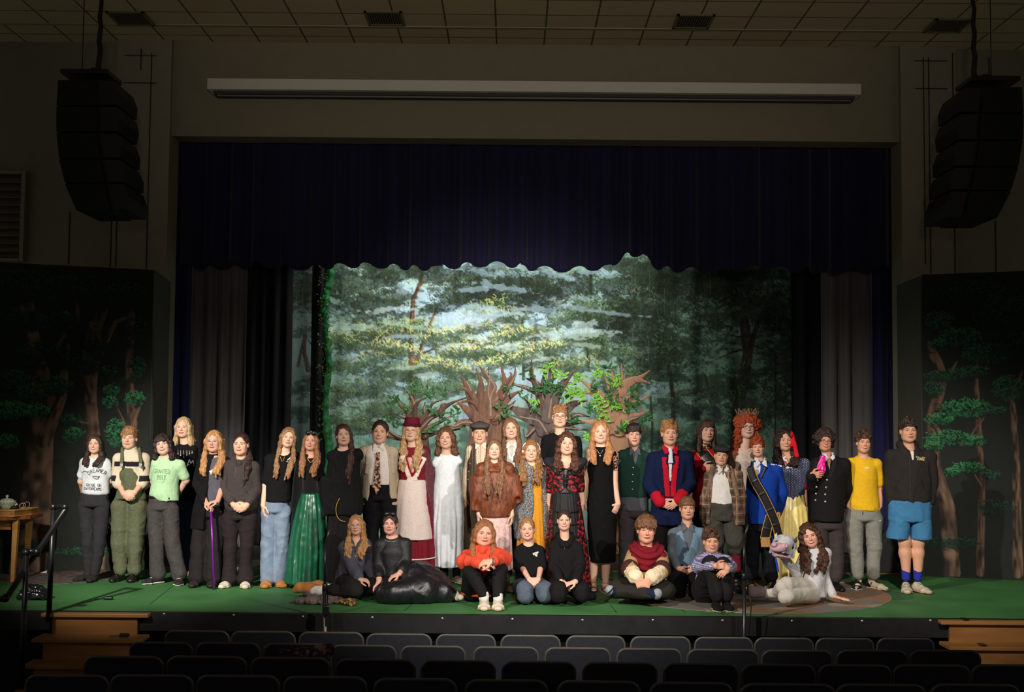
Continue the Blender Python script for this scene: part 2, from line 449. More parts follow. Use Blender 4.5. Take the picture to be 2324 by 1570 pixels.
def face_patch(root, H, name, x0, x1, z0, z1, fn, m, off=.0012, st=.001, bulge=None):
    """a small shaped piece lying on the face; fn(x, z) -> mask, colour"""
    xs = np.arange(x0, x1 + st * .5, st); zs = np.arange(z0, z1 + st * .5, st)
    X, Z = np.meshgrid(xs, zs, indexing='ij')
    mask, col = fn(X, Z)
    Y = facey(X, Z) - off
    if bulge is not None: Y = Y - bulge(X, Z)
    P = np.stack([X, Y, Z], -1).reshape(-1, 3)
    Pw = (P * V3(H.w, 1, 1) * H.s) @ H.R.T + H.c
    id_ = np.arange(X.size).reshape(X.shape)
    mc = mask[:-1, :-1] | mask[1:, :-1] | mask[:-1, 1:] | mask[1:, 1:]
    mc &= (mask[:-1, :-1].astype(int) + mask[1:, :-1] + mask[:-1, 1:] + mask[1:, 1:]) >= 3
    a = id_[:-1, :-1][mc]; b = id_[1:, :-1][mc]; c = id_[1:, 1:][mc]; d = id_[:-1, 1:][mc]
    if len(a) == 0: return
    Fq = np.stack([a, b, c, d], 1)
    used, inv = np.unique(Fq, return_inverse=True)
    return mesh_np(name, Pw[used], inv.reshape(Fq.shape).astype(np.int32), m, root, True, np.asarray(col).reshape(-1, 3)[used])

FACEM = mat('face_detail', (255, 255, 255), 0.45, var=0, bump=0, attr=True)
BROWM = mat('eyebrow_hair', (255, 255, 255), 0.9, var=0.2, bump=0, attr=True)
SKINM = mat('skin', (255, 255, 255), 0.55, var=0.03, scale=90, bump=0.03, attr=True, spec=0.35)
TEETH = np.array(lin((236, 226, 212)))

def face(root, H, brow, eye=(86, 60, 42), smile=1, lips=(176, 84, 78), openness=1.0, lash=(30, 20, 16)):
    E = np.array(lin(eye)); LS = np.array(lin(lash)); LP = np.array(lin(lips)); WH = np.array(lin((186, 178, 172)))
    hh = .0062 * openness
    for s in (-1, 1):
        def f(X, Z):
            x = X - s * .031; z = Z - .0030
            q = 1 - (x / .0150) ** 2
            up = hh * np.clip(q, 0, 1) ** .7; dn = -hh * .62 * np.clip(q, 0, 1) ** .8
            m = (q > 0) & (z < up + .0026) & (z > dn - .0008)
            c = np.ones(X.shape + (3,)) * WH
            r = np.hypot(x, z - .0004)
            c[r < .0060] = E * .7; c[r < .0030] = (0.004, 0.004, 0.004)
            c[np.hypot(x + .0018, z - .0022) < .0011] = (0.85, 0.85, 0.85)
            c[(z > up - .0006)] = LS; c[z < dn + .0004] = LP * .5
            return m, c
        face_patch(root, H, 'eye', s * .031 - .016, s * .031 + .016, -.006, .013, f, FACEM, .0009, .0008,
                   lambda X, Z: .0045 * np.clip(1 - ((X - s * .031) / .016) ** 2 - ((Z - .003) / .011) ** 2, 0, 1))
        B = np.array(lin(brow))
        def g(X, Z):
            x = (X - s * .031) * s
            zc = .0205 + .0035 * (1 - ((x - .004) / .02) ** 2) - .001
            m = (np.abs(x) < .0195) & (np.abs(Z - zc) < .0026 * (1.15 - .5 * (x + .0195) / .039))
            return m, np.ones(X.shape + (3,)) * B
        face_patch(root, H, 'eyebrow', s * .031 - .021, s * .031 + .021, .012, .030, g, BROWM, .0012, .0010)
    hw = .0235 + .004 * (smile > 0)
    cv = (0, 7.0, 10.0, 11.0)[smile + 0 if smile < 4 else 3]
    th = (0, 0, .0030, .0042)[smile]
    def mth(X, Z):
        zc = -.0535 + cv * X * X - (.0015 if smile else 0)
        q = np.clip(1 - (X / hw) ** 2, 0, 1)
        up = zc + th + .0048 * q ** .6 - .0012 * np.exp(-(X / .004) ** 2); dn = zc - th - .0062 * q ** .7
        m = (Z < up) & (Z > dn) & (np.abs(X) < hw)
        c = np.ones(X.shape + (3,)) * LP
        t = th * q ** .5
        ins = (np.abs(Z - zc) < t) & (t > .0008)
        c[ins] = TEETH
        c[ins & (Z < zc - t + .0012)] = LP * .35
        if smile < 2: c[np.abs(Z - zc) < .0009] = LP * .3
        c[(np.abs(X) > hw - .0022) & (np.abs(Z - zc) < .0014)] = LP * .3
        return m, c
    face_patch(root, H, 'mouth', -.029, .029, -.068, -.038, mth, FACEM, .0010, .0008)

def hand(F, w, d, n, curl=0.35, s=1.0, spread=0.0, thumb=1, k=.004):
    """w wrist, d direction of the fingers, n where the palm faces; thumb = side of the thumb along d x n"""
    d = nrm(d); n = nrm(np.array(n, float) - d * np.dot(n, d)); t = np.cross(d, n) * thumb; w = np.array(w, float)
    base = w + d * .080 * s
    F.loft(w - d * .005 * s, w + d * .030 * s, t, .027 * s, .018 * s, .036 * s, .0155 * s, k=.010, capf=.7)
    F.loft(w + d * .030 * s, base, t, .036 * s, .0155 * s, .038 * s, .0125 * s, k=.010, capf=.7)
    offs = (.030, .0100, -.0105, -.030); lens = (.070, .078, .072, .056); rr = (.0086, .0088, .0084, .0074)
    for i in range(4):
        a = base + t * offs[i] * s + d * (.002, .005, .003, -.004)[i] * s
        c1 = curl * (1 + .12 * i); c2 = curl * (2.0 + .15 * i); c3 = curl * 2.8
        dd = d + t * spread * (1.5 - i) * .25
        l = lens[i] * s
        for (cc, fr, r0, r1) in ((c1, .44, 1.0, .94), (c2, .31, .94, .86), (c3, .25, .86, .72)):
            v = nrm(dd) * math.cos(cc) + n * math.sin(cc)
            b = a + v * l * fr
            F.cap(a, b, rr[i] * s * r0, rr[i] * s * r1, k * .8)
            a = b
    a = w + d * .018 * s + t * .022 * s
    b = a + nrm(d * .55 + t * .75 + n * .35) * .042 * s
    c = b + nrm(d * .85 + t * .30 + n * .30) * .032 * s
    e = c + nrm(d * .95 + t * .05 + n * .35) * .025 * s
    F.cap(a, b, .0150 * s, .0112 * s, .008); F.cap(b, c, .0108 * s, .0098 * s, k); F.cap(c, e, .0098 * s, .0080 * s, k)

class P: pass
def finish(V, F, disp=None):
    if disp is not None and len(V):
        N = normals(V, F); V = V + (N * disp(V, N)[:, None]).astype(np.float32)
    return V
def folds(amp=.006, sx=9, sz=5, seed=1, dirv=(0.35, 0, 1.0)):
    d = nrm(dirv)
    def f(V, N):
        q = V * V3(sx * .8, sx * .8, sz * .8)
        wp = vnoise(V * 3.1 + 7, seed + 2)[:, None] * V3(.5, .5, .9); c1 = 1 - 2.2 * np.abs(vnoise(q * 1.25 + wp * 1.5, seed + 4)); c2 = 1 - 2.2 * np.abs(vnoise(q * 2.6 + wp * 2.0, seed + 5))
        return amp * EXTRA_FOLD * (0.45 * vnoise(q, seed) + 0.50 * c1 + 0.28 * c2 * np.clip(vnoise(V * 5 + 3, seed + 7) + .6, 0, 1) + 0.12 * vnoise(V * 28, seed + 1))
    return f
def pleats(n=26, amp=.012, z0=0.0, z1=1.0, c=(0, 0), seed=0, base=0.1):
    """vertical folds growing from height z1 (top) to z0"""
    def f(V, N):
        th = np.arctan2(V[:, 1] - c[1], V[:, 0] - c[0])
        g = np.clip((z1 - V[:, 2]) / max(z1 - z0, .01), 0, 1)
        th = th + .10 * vnoise(np.stack([th * 3, V[:, 2] * 2, V[:, 2] * 0], 1), seed)
        a = np.sin(th * n + seed) * .6 + .5 * np.sin(th * (n * .53) + 2 + seed)
        hz = 1 - np.abs(N[:, 2])
        return amp * (base + (1 - base) * g) * a * hz + .002 * vnoise(V * 22, seed)
    return f
def strand(c, amp=.0035, n=46, wav=0.0, curl=0.0, seed=0):
    wav = wav * .45
    def f(V, N):
        d = V - c; th = np.arctan2(d[:, 0], -d[:, 1])
        x = th * n / 6.28 * 2 + vnoise(V * 9, seed) * 1.5
        r = amp * (np.sin(x * 3.0) * .6 + np.sin(x * 7.1 + 1) * .4)
        r = r + amp * 1.2 * vnoise(V * V3(70, 70, 9), seed + 2)
        if wav: r = r + wav * np.sin(d[:, 2] * 95 + vnoise(V * 14, seed + 4) * 2.5 + th * 3)
        if curl: r = r + curl * (vnoise(V * 48, seed + 5) + .7 * vnoise(V * 90, seed + 6))
        return r
    return f

def make_person(Y, head, sh, label, skin=(226, 178, 150), neck=None, hs=None, yaw=0, pitch=0, roll=0, wd=1.0, jaw=1.0,
                brow=(70, 48, 34), eye=(84, 62, 46), smile=2, lips=None, eo=.82, aL=None, aR=None, hL=None, hR=None, handsc=None,
                legs=None, root=None, chest=None, armr=(.046, .037, .026), legr=(.07, .052, .036), group='cast members posing together on the stage', up=0.0, ears=True):
    """builds the body (skin) and the face; returns a skeleton the clothes are hung on. aL/aR: [(px,py,dy) elbow, (px,py,dy) wrist]"""
    S = P(); S.Y = Y; u = MP(Y)
    cx, top, chin = head
    S.s = sc = hs or ((chin - top) * u / .232)
    S.R = rot_head(yaw, pitch, roll)
    tipz = W(cx, chin, Y)[2] + .108 * sc
    S.hc = V3(W(cx, (top + chin) / 2, Y)[0], Y - .02, tipz)
    S.H = HeadF(S.hc, S.R, sc, wd)
    S.root = thing('person', label, 'person', (S.hc[0], Y, 0.0 if root is None else root), group)
    S.org = np.array(S.root.location)
    xl, yl, xr, yr = sh
    S.shL = W(xl, yl, Y) + V3(.060, 0, -.042); S.shR = W(xr, yr, Y) + V3(-.060, 0, -.042)
    m = (S.shL + S.shR) / 2
    S.N = m + V3(0, .01, .074) if neck is None else W(neck[0], neck[1], Y) + V3(0, .01, 0)
    S.N[0] = .55 * S.N[0] + .45 * S.hc[0] if neck is None else S.N[0]
    Rw = skin
    F = SDF()
    head_prims(S.H, F, jaw)
    nk = S.H.pt((0, .022, -.060))
    F.cap(nk, S.N, .049 * sc, .056 * sc, .02)
    wS = abs(S.shR[0] - S.shL[0]) / 2
    S.wS = wS
    c0 = S.N + V3(0, .012, -.02); c1 = c0 + V3(0, 0, -.13)
    F.loft(c0 + V3(0, 0, -.01), c1, (1, 0, 0), wS * .60, .055, wS * .85, .088, k=.05, capf=.6)
    F.cap(c0 + V3(0, 0, -.02), S.shL, .040, .046, .04); F.cap(c0 + V3(0, 0, -.02), S.shR, .040, .046, .04)
    if chest: F.ell(c1 + V3(0, -.03, -.02), (wS * .8, .09, .08), k=.04)
    hsz = handsc or (.98 if sc > .9 else .88)
    S.arm = {}
    for nm, a, hh, shd in (('L', aL, hL, S.shL), ('R', aR, hR, S.shR)):
        if a is None:
            e = shd + V3(.02 if nm == 'R' else -.02, .03, -.27); w = e + V3(0, -.05, -.22); 
        else:
            e = W(a[0][0], a[0][1], Y + a[0][2]) + V3(.046 if nm == 'L' else -.046, 0, 0); w = W(a[1][0], a[1][1], Y + a[1][2])
        S.arm[nm] = (shd, e, w)
        F.cap(shd, e, armr[0], armr[1], .02); F.cap(e, w, armr[1], armr[2], .02)
        if hh is None: hh = dict(d=(0, -.15, -1), n=(1 if nm == 'L' else -1, .3, 0))
        tn = hh.get('t', 1 if nm == 'L' else -1)
        hand(F, w, hh['d'], hh['n'], hh.get('c', .35), hsz, hh.get('sp', 0.0), tn)
    core = S.N + V3(0, .02, -.05)
    if legs:
        for (h, kn, an) in legs:
            h_, k_, a_ = W(*h[:2], Y + h[2]), W(*kn[:2], Y + kn[2]), W(*an[:2], Y + an[2])
            F.cap(core, h_, .05, .05, .02)
            F.cap(h_, k_, legr[0], legr[1], .03); F.cap(k_, k_ + (a_ - k_) * .35 + V3(0, .012, 0), legr[1], legr[1] * .98, .03); F.cap(k_ + (a_ - k_) * .35, a_, legr[1] * .98, legr[2], .03)
    V, Fc = F.mesh(VS)
    # colour: rosier cheeks, nose and ears
    L = S.H.loc(V.astype(float)); base = np.array(lin(skin)) * .90; C = np.ones((len(V), 3)) * base
    ch = np.exp(-(((np.abs(L[:, 0]) - .036) / .020) ** 2 + ((L[:, 2] + .024) / .018) ** 2)) * (L[:, 1] < -.02)
    nz = np.exp(-((L[:, 0] / .012) ** 2 + ((L[:, 2] + .026) / .012) ** 2)) * (L[:, 1] < -.05)
    C *= (1 - np.clip(ch * .8 + nz * .55, 0, 1)[:, None] * (1 - V3(1.0, .80, .80)))
    mesh_np('body', V, Fc, SKINM, S.root, True, C)
    S.F = F; S.skin = skin
    lp = lips or tuple(int(a * b) for a, b in zip(skin, (.80, .50, .52)))
    face(S.root, S.H, brow, eye, smile, lp, eo)
    return S

def piece(S, name, F, m, vox=None, disp=None, clipz=None, col=None, label=None, parent=None):
    V, Fc = F.mesh(vox or VC, clipz)
    if len(V) == 0: print('EMPTY', name); return None
    C = col(V.astype(float)) if col is not None else None
    V = finish(V, Fc, disp)
    if clipz is not None: V[:, 2] = np.maximum(V[:, 2], clipz)
    o = mesh_np(name, V, Fc, m, parent or (S.root if S is not None else None), True, C)
    if label: o['label'] = label
    return o

def secs(F, Y, rows, k=.03, dy=0.0):
    """rows of (py, pxl, pxr, depth[, dy]) from the top down: a trunk or skirt silhouette"""
    pts = []
    for r in rows:
        y = Y + dy + (r[4] if len(r) > 4 else 0)
        a = W(r[1], r[0], y); b = W(r[2], r[0], y)
        pts.append(((a + b) / 2, abs(b[0] - a[0]) / 2, r[3]))
    if hasattr(F, 'sh'):
        S, r, cc = F.sh; d0 = pts[0][2]; zs = max((S.shL[2] + S.shR[2]) / 2, pts[0][0][2] + .03)
        pts = [(V3(S.N[0], Y + dy + .01, S.N[2] + r - .048), .058 + r * .2, .052 + r * .2), (V3((S.shL[0] + S.shR[0]) / 2, Y + dy, zs + r - .05), S.wS * .70 + r * .3, d0 * .66 + r * .2), (V3((S.shL[0] + S.shR[0]) / 2, Y + dy, zs - .03), S.wS * .86 + r * .3, d0 * .92)] + pts
        pts = [p for i, p in enumerate(pts) if i < 3 or p[0][2] < zs - .04]
    F.stack(pts, k)
    return F
def shoulders(F, S, r=.058, slope=.045, k=.05):
    r = r * .94
    c = S.N + V3(0, .012, -.045); F.sh = (S, r, None)
    F.cap(c, S.shL, r * .95, r, k); F.cap(c, S.shR, r * .95, r, k)
def sleeve(F, S, side, r=(.062, .052, .042), t=1.0, k=.02):
    r = tuple(x * .88 for x in r)
    a, e, w = S.arm[side]
    if t <= 1.0 and t > 0.5:
        q = (t - .5) * 2
        F.cap(a, e, r[0], r[1], k); F.cap(e, e + (w - e) * q, r[1], r[2], k)
    elif t <= .5:
        F.cap(a, a + (e - a) * t * 2, r[0], r[1], k)
def top(S, name, m, rows, sl=1.0, r=(.062, .050, .040), neckcut=.062, neckdy=-.02, neckz=0.0, disp=None, col=None, sides='LR', extra=None, vox=None, k=.04, sr=.058, slL=None, label=None):
    F = SDF(); shoulders(F, S, sr); secs(F, S.Y, rows, k=k)
    for sd in sides: sleeve(F, S, sd, r, sl)
    if extra: extra(F)
    if neckcut:
        F.ell(S.N + V3(0, neckdy - .012, .030 + neckz), (neckcut, .080, .055), k=.008, neg=True)
    return piece(S, name, F, m, vox, disp or folds(seed=int(S.N[0] * 50) % 97 + 5), None, col, label)
def collar(S, name, m, r=.066, h=.022, th=.010, dy=-.005, dz=.0, tilt=.018, openv=0, label=None):
    """a ring round the neck"""
    n = 28; c = S.N + V3(0, dy, dz); pts = []
    for i in range(n):
        a = 2 * math.pi * i / n
        pts.append(c + V3(r * math.sin(a), -r * .95 * math.cos(a) , -tilt * math.cos(a)))
    mb = MB(); mb.tube(pts, th, 8, True)
    return mb.build(name, m, S.root, True)
def points_collar(S, name, m, spread=.055, drop=.060, dz=0.012, w=.042):
    """two pointed shirt collar leaves with thickness"""
    F = SDF(); c = S.N
    for s in (-1, 1):
        a = c + V3(s * .052, -.02, .018 + dz); b = c + V3(s * .016, -.078, -.018 + dz); tip = c + V3(s * spread, -.090, -drop + dz)
        F.loft(a, (a + b) / 2 + V3(0, -.02, 0), (0, 0, 1), .020, .008, .020, .008, k=.008)
        F.loft((a + b) / 2 + V3(0, -.02, 0), tip, (1, 0, 0), .026, .007, .006, .006, k=.010)
        F.loft(b, tip, (1, 0, 0), .012, .007, .007, .006, k=.010)
        F.cap(c + V3(s * .052, -.02, .02 + dz), c + V3(s * .03, .055, .03 + dz), .013, .013, .01)
    return piece(S, name, F, m, .005)
def pants(S, name, m, hip, L, R, r=(.088, .068, .060), depth=.11, disp=None, top_r=None, k=.014, col=None, shape=None, label=None, vox=None):
    """hip (py, pxl, pxr[, dy]) waist row; L/R [(hip px,py,dy),(knee),(ankle)]; r = thigh, knee, hem radii"""
    F = SDF(); r = (r[0] * .88,) + tuple(x * .94 for x in r[1:])
    y = S.Y
    a = W(hip[1], hip[0], y); b = W(hip[2], hip[0], y); c = (a + b) / 2; wd = abs(b[0] - a[0]) / 2
    hl = W(L[0][0], L[0][1], y + L[0][2]); hr = W(R[0][0], R[0][1], y + R[0][2])
    F.loft(c, (hl + hr) / 2 + V3(0, 0, .02), (1, 0, 0), wd * .93, depth * .92, wd * .99, depth * 1.04, k=.03, capf=.4)
    for leg in (L, R):
        p = [W(q[0], q[1], y + q[2]) for q in leg]
        F.cap(p[0], p[1], r[0], r[1], k)
        if len(r) == 3: F.cap(p[1], p[2], r[1], r[2], k)
        else:
            mid = p[1] + (p[2] - p[1]) * .5; F.cap(p[1], mid, r[1], r[2], k); F.cap(mid, p[2], r[2], r[3], k)
    S.ank = [W(L[2][0], L[2][1], y + L[2][2]), W(R[2][0], R[2][1], y + R[2][2])]
    return piece(S, name, F, m, vox, disp or folds(.006, 8, 10, int(S.N[0] * 37) % 91 + 3, (.4, 0, 1)), 0.004, col, label)
def shoe(S, at, d, m, sole, L=.27, w=.046, h=.065, boot=0, laces=None, sz=0.0, capm=None):
    """at = ankle xy point on the floor (world), d = heading of the toe"""
    d = nrm(V3(d[0], d[1], 0)); sd = V3(-d[1], d[0], 0); at = V3(at[0], at[1], sz)
    F = SDF()
    heel = at - d * L * .22; ball = at + d * L * .42; toe = at + d * L * .66
    F.loft(heel + V3(0, 0, .038), ball + V3(0, 0, .030), sd, w * .78, .034, w, .028, k=.02, capf=.9)
    F.loft(ball + V3(0, 0, .030), toe + V3(0, 0, .024), sd, w, .028, w * .68, .020, k=.02, capf=1)
    F.cap(at + V3(0, 0, .04) - d * .03, at + V3(0, 0, h + boot) - d * .025, w * .82, w * .80, .02)
    F.cap(at + V3(0, 0, .055), ball + V3(0, 0, .040) - d * .02, w * .66, w * .55, .02)
    F.plane(at + V3(0, 0, .016), (0, 0, -1))
    o = piece(S, 'shoe' if not boot else 'boot', F, m, .006)
    G = SDF(); G.loft(heel + V3(0, 0, .013), ball + V3(0, 0, .013), sd, w * .86, .013, w * 1.06, .013, k=.01, capf=1.3)
    G.loft(ball + V3(0, 0, .013), toe + V3(0, 0, .015), sd, w * 1.06, .013, w * .72, .013, k=.01, capf=1.3)
    piece(S, 'sole', G, sole, .006, clipz=sz + .001, parent=o)
    if laces is not None:
        mb = MB()
        for i in range(4):
            c = at + d * (.022 + .022 * i) + V3(0, 0, .098 - .0105 * i)
            mb.tube([c - sd * .022 - V3(0, 0, .004), c + V3(0, 0, .006), c + sd * .022 - V3(0, 0, .004)], .0035, 6)
        mb.build('laces', laces, o, True)
    return o

# ---------------------------------------------------------------- hair
def hair(S, rgb, style='long', ln=.30, vol=1.0, part=0.0, wav=0.0, curl=0.0, fringe=0, front='LR', sidew=.030, back=True, flow=(0, 0), seed=None, hairline=.052, label=None, tie=None):
    H = S.H; F = SDF(); s = S.s; seed = seed if seed is not None else int(abs(S.hc[0]) * 100) % 97
    v = vol
    if style in ('long', 'bun', 'bob'):
        H.ell(F, (0, .020, .034), (.0790 * v, .097, .088 * (.5 + v / 2)), .02)
        H.ell(F, (0, .045, -.01), (.078 * v, .080, .085), .03)
        H.ell(F, (0, -.088, -.030), (.056, .058, .088 + (hairline - .052)), .014, True)
        H.ell(F, (part * .03, -.098, .046), (.045, .050, .036), .012, True)
    if style == 'short' or style == 'curlshort':
        H.ell(F, (0, .016, .046), (.082 * v, .094, .082 * v), .02)
        H.ell(F, (0, .045, .0), (.074, .070, .070), .03)
        H.ell(F, (0, -.090, -.035), (.064, .062, .080), .012, True)
        for q in (-1, 1): H.ell(F, (q * .085, -.012, -.028), (.03, .045, .038), .012, True)
        F.plane(H.pt((0, 0, -.062)), H.R @ V3(0, .15, -1))
    if style == 'afro':
        rr = random.Random(seed)
        H.ell(F, (0, .035, .035), (.105 * v, .098 * v, .095 * v), .02)
        for i in range(60):
            a = rr.uniform(-3.14, 3.14); e = rr.uniform(-.9, 1.5)
            p = V3(math.sin(a) * math.cos(e) * .112 * v, .04 - math.cos(a) * math.cos(e) * .092, .030 + math.sin(e) * .100 * v)
            if p[1] < -.02 and abs(p[0]) < .055 and p[2] < .075: continue
            H.ell(F, p, (.019, .019, .019), .008)
        H.ell(F, (0, -.095, -.035), (.058, .075, .088), .012, True)
    if fringe == 1:      # full bangs
        H.ell(F, (0, -.062, .050), (.058, .026, .030), .012)
        H.cap(F, (-.052, -.045, .055), (-.064, -.045, -.005), .014, .008, .01); H.cap(F, (.052, -.045, .055), (.064, -.045, -.005), .014, .008, .01)
    if fringe == 2:      # swept over the forehead, ragged
        for i in range(9):
            x = -.052 + .013 * i
            H.cap(F, (x * .8 + .01, -.050, .085), (x - .008, -.082 + abs(x) * .45, .030 + .007 * ((i * 37) % 3)), .018, .006, .012)
    if fringe == 3:      # tousled quiff
        rr = random.Random(seed)
        for i in range(26):
            x = rr.uniform(-.06, .06); y = rr.uniform(-.075, .05)
            z = .088 * math.sqrt(max(0.05, 1 - (x / .085) ** 2 - ((y - .01) / .12) ** 2)) + .046
            H.cap(F, (x, y, z - .02), (x + rr.uniform(-.02, .02), y - rr.uniform(.0, .028), z + rr.uniform(-.004, .018)), .014, .006, .010)
    if style in ('long', 'bob'):
        L = ln
        for sd in front:
            q = -1 if sd == 'L' else 1
            rr = random.Random(seed * 7 + q)
            for j in range(5):
                o = (j - 2) / 2.0; dyj = (.030, .010, -.004, -.012, .016)[j]; Lj = L * (.80 + .26 * rr.random())
                a = H.pt((q * .040, -.034 + .02 * j, .078)); b = H.pt((q * .072 * v, -.030 + .022 * j, .010)); c = H.pt((q * (.074 + .004 * o) * v, -.020 + .018 * j, -.070))
                zt = S.N[2] - .02; xo = q * .012 + flow[0] * .3 + o * .016
                d = c.copy(); d[2] = min(zt + .01, c[2] - .02); d[0] = c[0] + xo; d[1] = S.Y - .040 - getattr(S, 'hf', 0) * .5 + dyj
                chain = [(a, .020), (b, .020 * v), (c, .021 * v), (d, .021 * v)]
                if L > .04:
                    nn = 4
                    for m_ in range(1, nn + 1):
                        t_ = m_ / nn; sw = .010 * math.sin(t_ * 5 + j * 1.7)
                        chain.append((V3(d[0] - q * .020 * t_ + flow[0] * t_ + sw * (1 + 20 * (wav > .006) * .05) + o * .010 * t_, S.Y - .055 - (.085 + getattr(S, 'hf', 0)) * min(1, t_ * 1.3) + dyj * .6, d[2] - Lj * t_), (.021 * v * (1 - t_ * .45)) * (sidew / .030) ** .5))
                for (p0, r0), (p1, r1) in zip(chain[:-1], chain[1:]): F.cap(p0, p1, r0 * s, r1 * s, .010)
        if back:
            a = H.pt((0, .075, .0)); b = S.N + V3(0, .085, .02); c = b + V3(0, .02, -min(L, .25))
            F.loft(a, b, (1, 0, 0), .080 * s * v, .042, .085 * s * v, .035, k=.03); F.loft(b, c, (1, 0, 0), .085 * s * v, .035, .075, .03, k=.03)
    if style == 'bun' and tie:      # pony tail drawn over one shoulder or up
        p = [H.pt(tie[0])] + [S.N + np.array(t) for t in tie[1:]]
        rad = [.024, .034, .032, .020, .012]
        for i in range(len(p) - 1): F.cap(p[i], p[i + 1], rad[min(i, 4)], rad[min(i + 1, 4)], .02)
    return piece(S, 'hair', F, hairm(rgb), VH, strand(S.hc, .0030 + .002 * (curl > 0), 46, wav, curl, seed), None, None, label)

def decal(S, name, shapes, m, target, off=.006, ppy=None):
    """flat printed shapes given in photo pixels, laid on the cloth of `target`"""
    Y = S.Y - .4
    org = np.array(S.org)
    bv = BVHTree.FromPolygons([v.co for v in target.data.vertices], [tuple(p.vertices) for p in target.data.polygons])
    vs = []; fs = []; cam_o = Vector((0, 0, CAM_H)) - Vector(org)
    def proj(px, py):
        w_ = W(px, py, Y); d = (Vector(w_) - Vector((0, 0, CAM_H))).normalized()
        h = bv.ray_cast(cam_o, d)
        if h[0] is None: return W(px, py, S.Y - .12)
        q = h[0] - d * off
        return np.array(q) + org
    for poly in shapes:
        n = len(vs); vs += [proj(*p) for p in poly]; fs.append(tuple(range(n, n + len(poly))))
    return mesh_np(name, vs, fs, m, S.root, False)
def rect(x0, y0, x1, y1, n=1):
    out = []
    for i in range(n):
        a = x0 + (x1 - x0) * i / n; b = x0 + (x1 - x0) * (i + 1) / n; ya = y0; 
        out.append([(a, y0), (b, y0), (b, y1), (a, y1)])
    return out
def line(pts, w=.5):
    """strips of width 2w (px) along a polyline"""
    out = []
    for (x0, y0), (x1, y1) in zip(pts[:-1], pts[1:]):
        d = nrm((x1 - x0, y1 - y0)); nx, ny = -d[1] * w, d[0] * w
        out.append([(x0 + nx, y0 + ny), (x1 + nx, y1 + ny), (x1 - nx, y1 - ny), (x0 - nx, y0 - ny)])
    return out
GLYPH = {  # strokes on a 4 x 6 grid, y down
 'A': [[(0,6),(2,0),(4,6)],[(1,4),(3,4)]], 'B': [[(0,0),(0,6),(3,6),(4,4.5),(3,3),(0,3)],[(0,0),(3,0),(3.6,1.5),(3,3)]], 'C': [[(4,1),(3,0),(1,0),(0,1),(0,5),(1,6),(3,6),(4,5)]],
 'D': [[(0,0),(0,6),(2.6,6),(4,4.5),(4,1.5),(2.6,0),(0,0)]], 'E': [[(4,0),(0,0),(0,6),(4,6)],[(0,3),(3,3)]], 'G': [[(4,1),(3,0),(1,0),(0,1),(0,5),(1,6),(3,6),(4,5),(4,3),(2,3)]],
 'I': [[(2,0),(2,6)]], 'K': [[(0,0),(0,6)],[(4,0),(0,3),(4,6)]], 'L': [[(0,0),(0,6),(4,6)]], 'M': [[(0,6),(0,0),(2,3),(4,0),(4,6)]], 'N': [[(0,6),(0,0),(4,6),(4,0)]],
 'O': [[(1,0),(3,0),(4,1),(4,5),(3,6),(1,6),(0,5),(0,1),(1,0)]], 'P': [[(0,6),(0,0),(3,0),(4,1.5),(3,3),(0,3)]], 'R': [[(0,6),(0,0),(3,0),(4,1.5),(3,3),(0,3)],[(2,3),(4,6)]],
 'S': [[(4,1),(3,0),(1,0),(0,1.5),(4,4.5),(3,6),(1,6),(0,5)]], 'T': [[(0,0),(4,0)],[(2,0),(2,6)]], 'U': [[(0,0),(0,5),(1,6),(3,6),(4,5),(4,0)]], 'V': [[(0,0),(2,6),(4,0)]],
 'W': [[(0,0),(1,6),(2,2),(3,6),(4,0)]], 'X': [[(0,0),(4,6)],[(4,0),(0,6)]], 'Y': [[(0,0),(2,3),(4,0)],[(2,3),(2,6)]], 'H': [[(0,0),(0,6)],[(4,0),(4,6)],[(0,3),(4,3)]], ' ': []}
def letters(txt, x0, y0, w, h, lw=.45, arc=0.0, slant=0.0, gap=.35):
    """lettering as strokes, baseline box starting at photo pixel (x0, y0)"""
    out = []; n = len(txt); cw = w / (n + (n - 1) * gap)
    for i, ch in enumerate(txt):
        ox = x0 + i * cw * (1 + gap); cxn = ((ox + cw / 2) - (x0 + w / 2)) / (w / 2)
        rot = arc * cxn; oy = y0 + abs(arc) * w * .25 * cxn * cxn + slant * (ox - x0)
        for st in GLYPH.get(ch, []):
            pts = []
            for (a, b) in st:
                a2 = (a / 4 - .5) * cw; b2 = (b / 6 - .5) * h
                pts.append((ox + cw / 2 + a2 * math.cos(rot) - b2 * math.sin(rot), oy + h / 2 + a2 * math.sin(rot) + b2 * math.cos(rot)))
            out += line(pts, lw)
    return out
def glasses(S, rgb=(60, 50, 45), r=.020, th=.0014):
    H = S.H; mb = MB()
    for s in (-1, 1):
        pts = [H.pt((s * .031 + r * 1.05 * math.cos(a), -.0965 + .010 * (abs(math.cos(a)) if s * math.cos(a) > 0 else 0), .001 + r * .82 * math.sin(a))) for a in np.linspace(0, 2 * math.pi, 20)[:-1]]
        mb.tube(pts, th * S.s, 6, True)
        mb.tube([H.pt((s * .052, -.086, .004)), H.pt((s * .072, -.04, .004)), H.pt((s * .078, .005, .002))], th * S.s, 6)
    mb.tube([H.pt((-.011, -.098, .003)), H.pt((0, -.101, .006)), H.pt((.011, -.098, .003))], th * S.s, 6)
    return mb.build('glasses', mat('glasses_%d_%d_%d' % tuple(rgb), rgb, .3, var=0, bump=0, metal=.4), S.root, True)
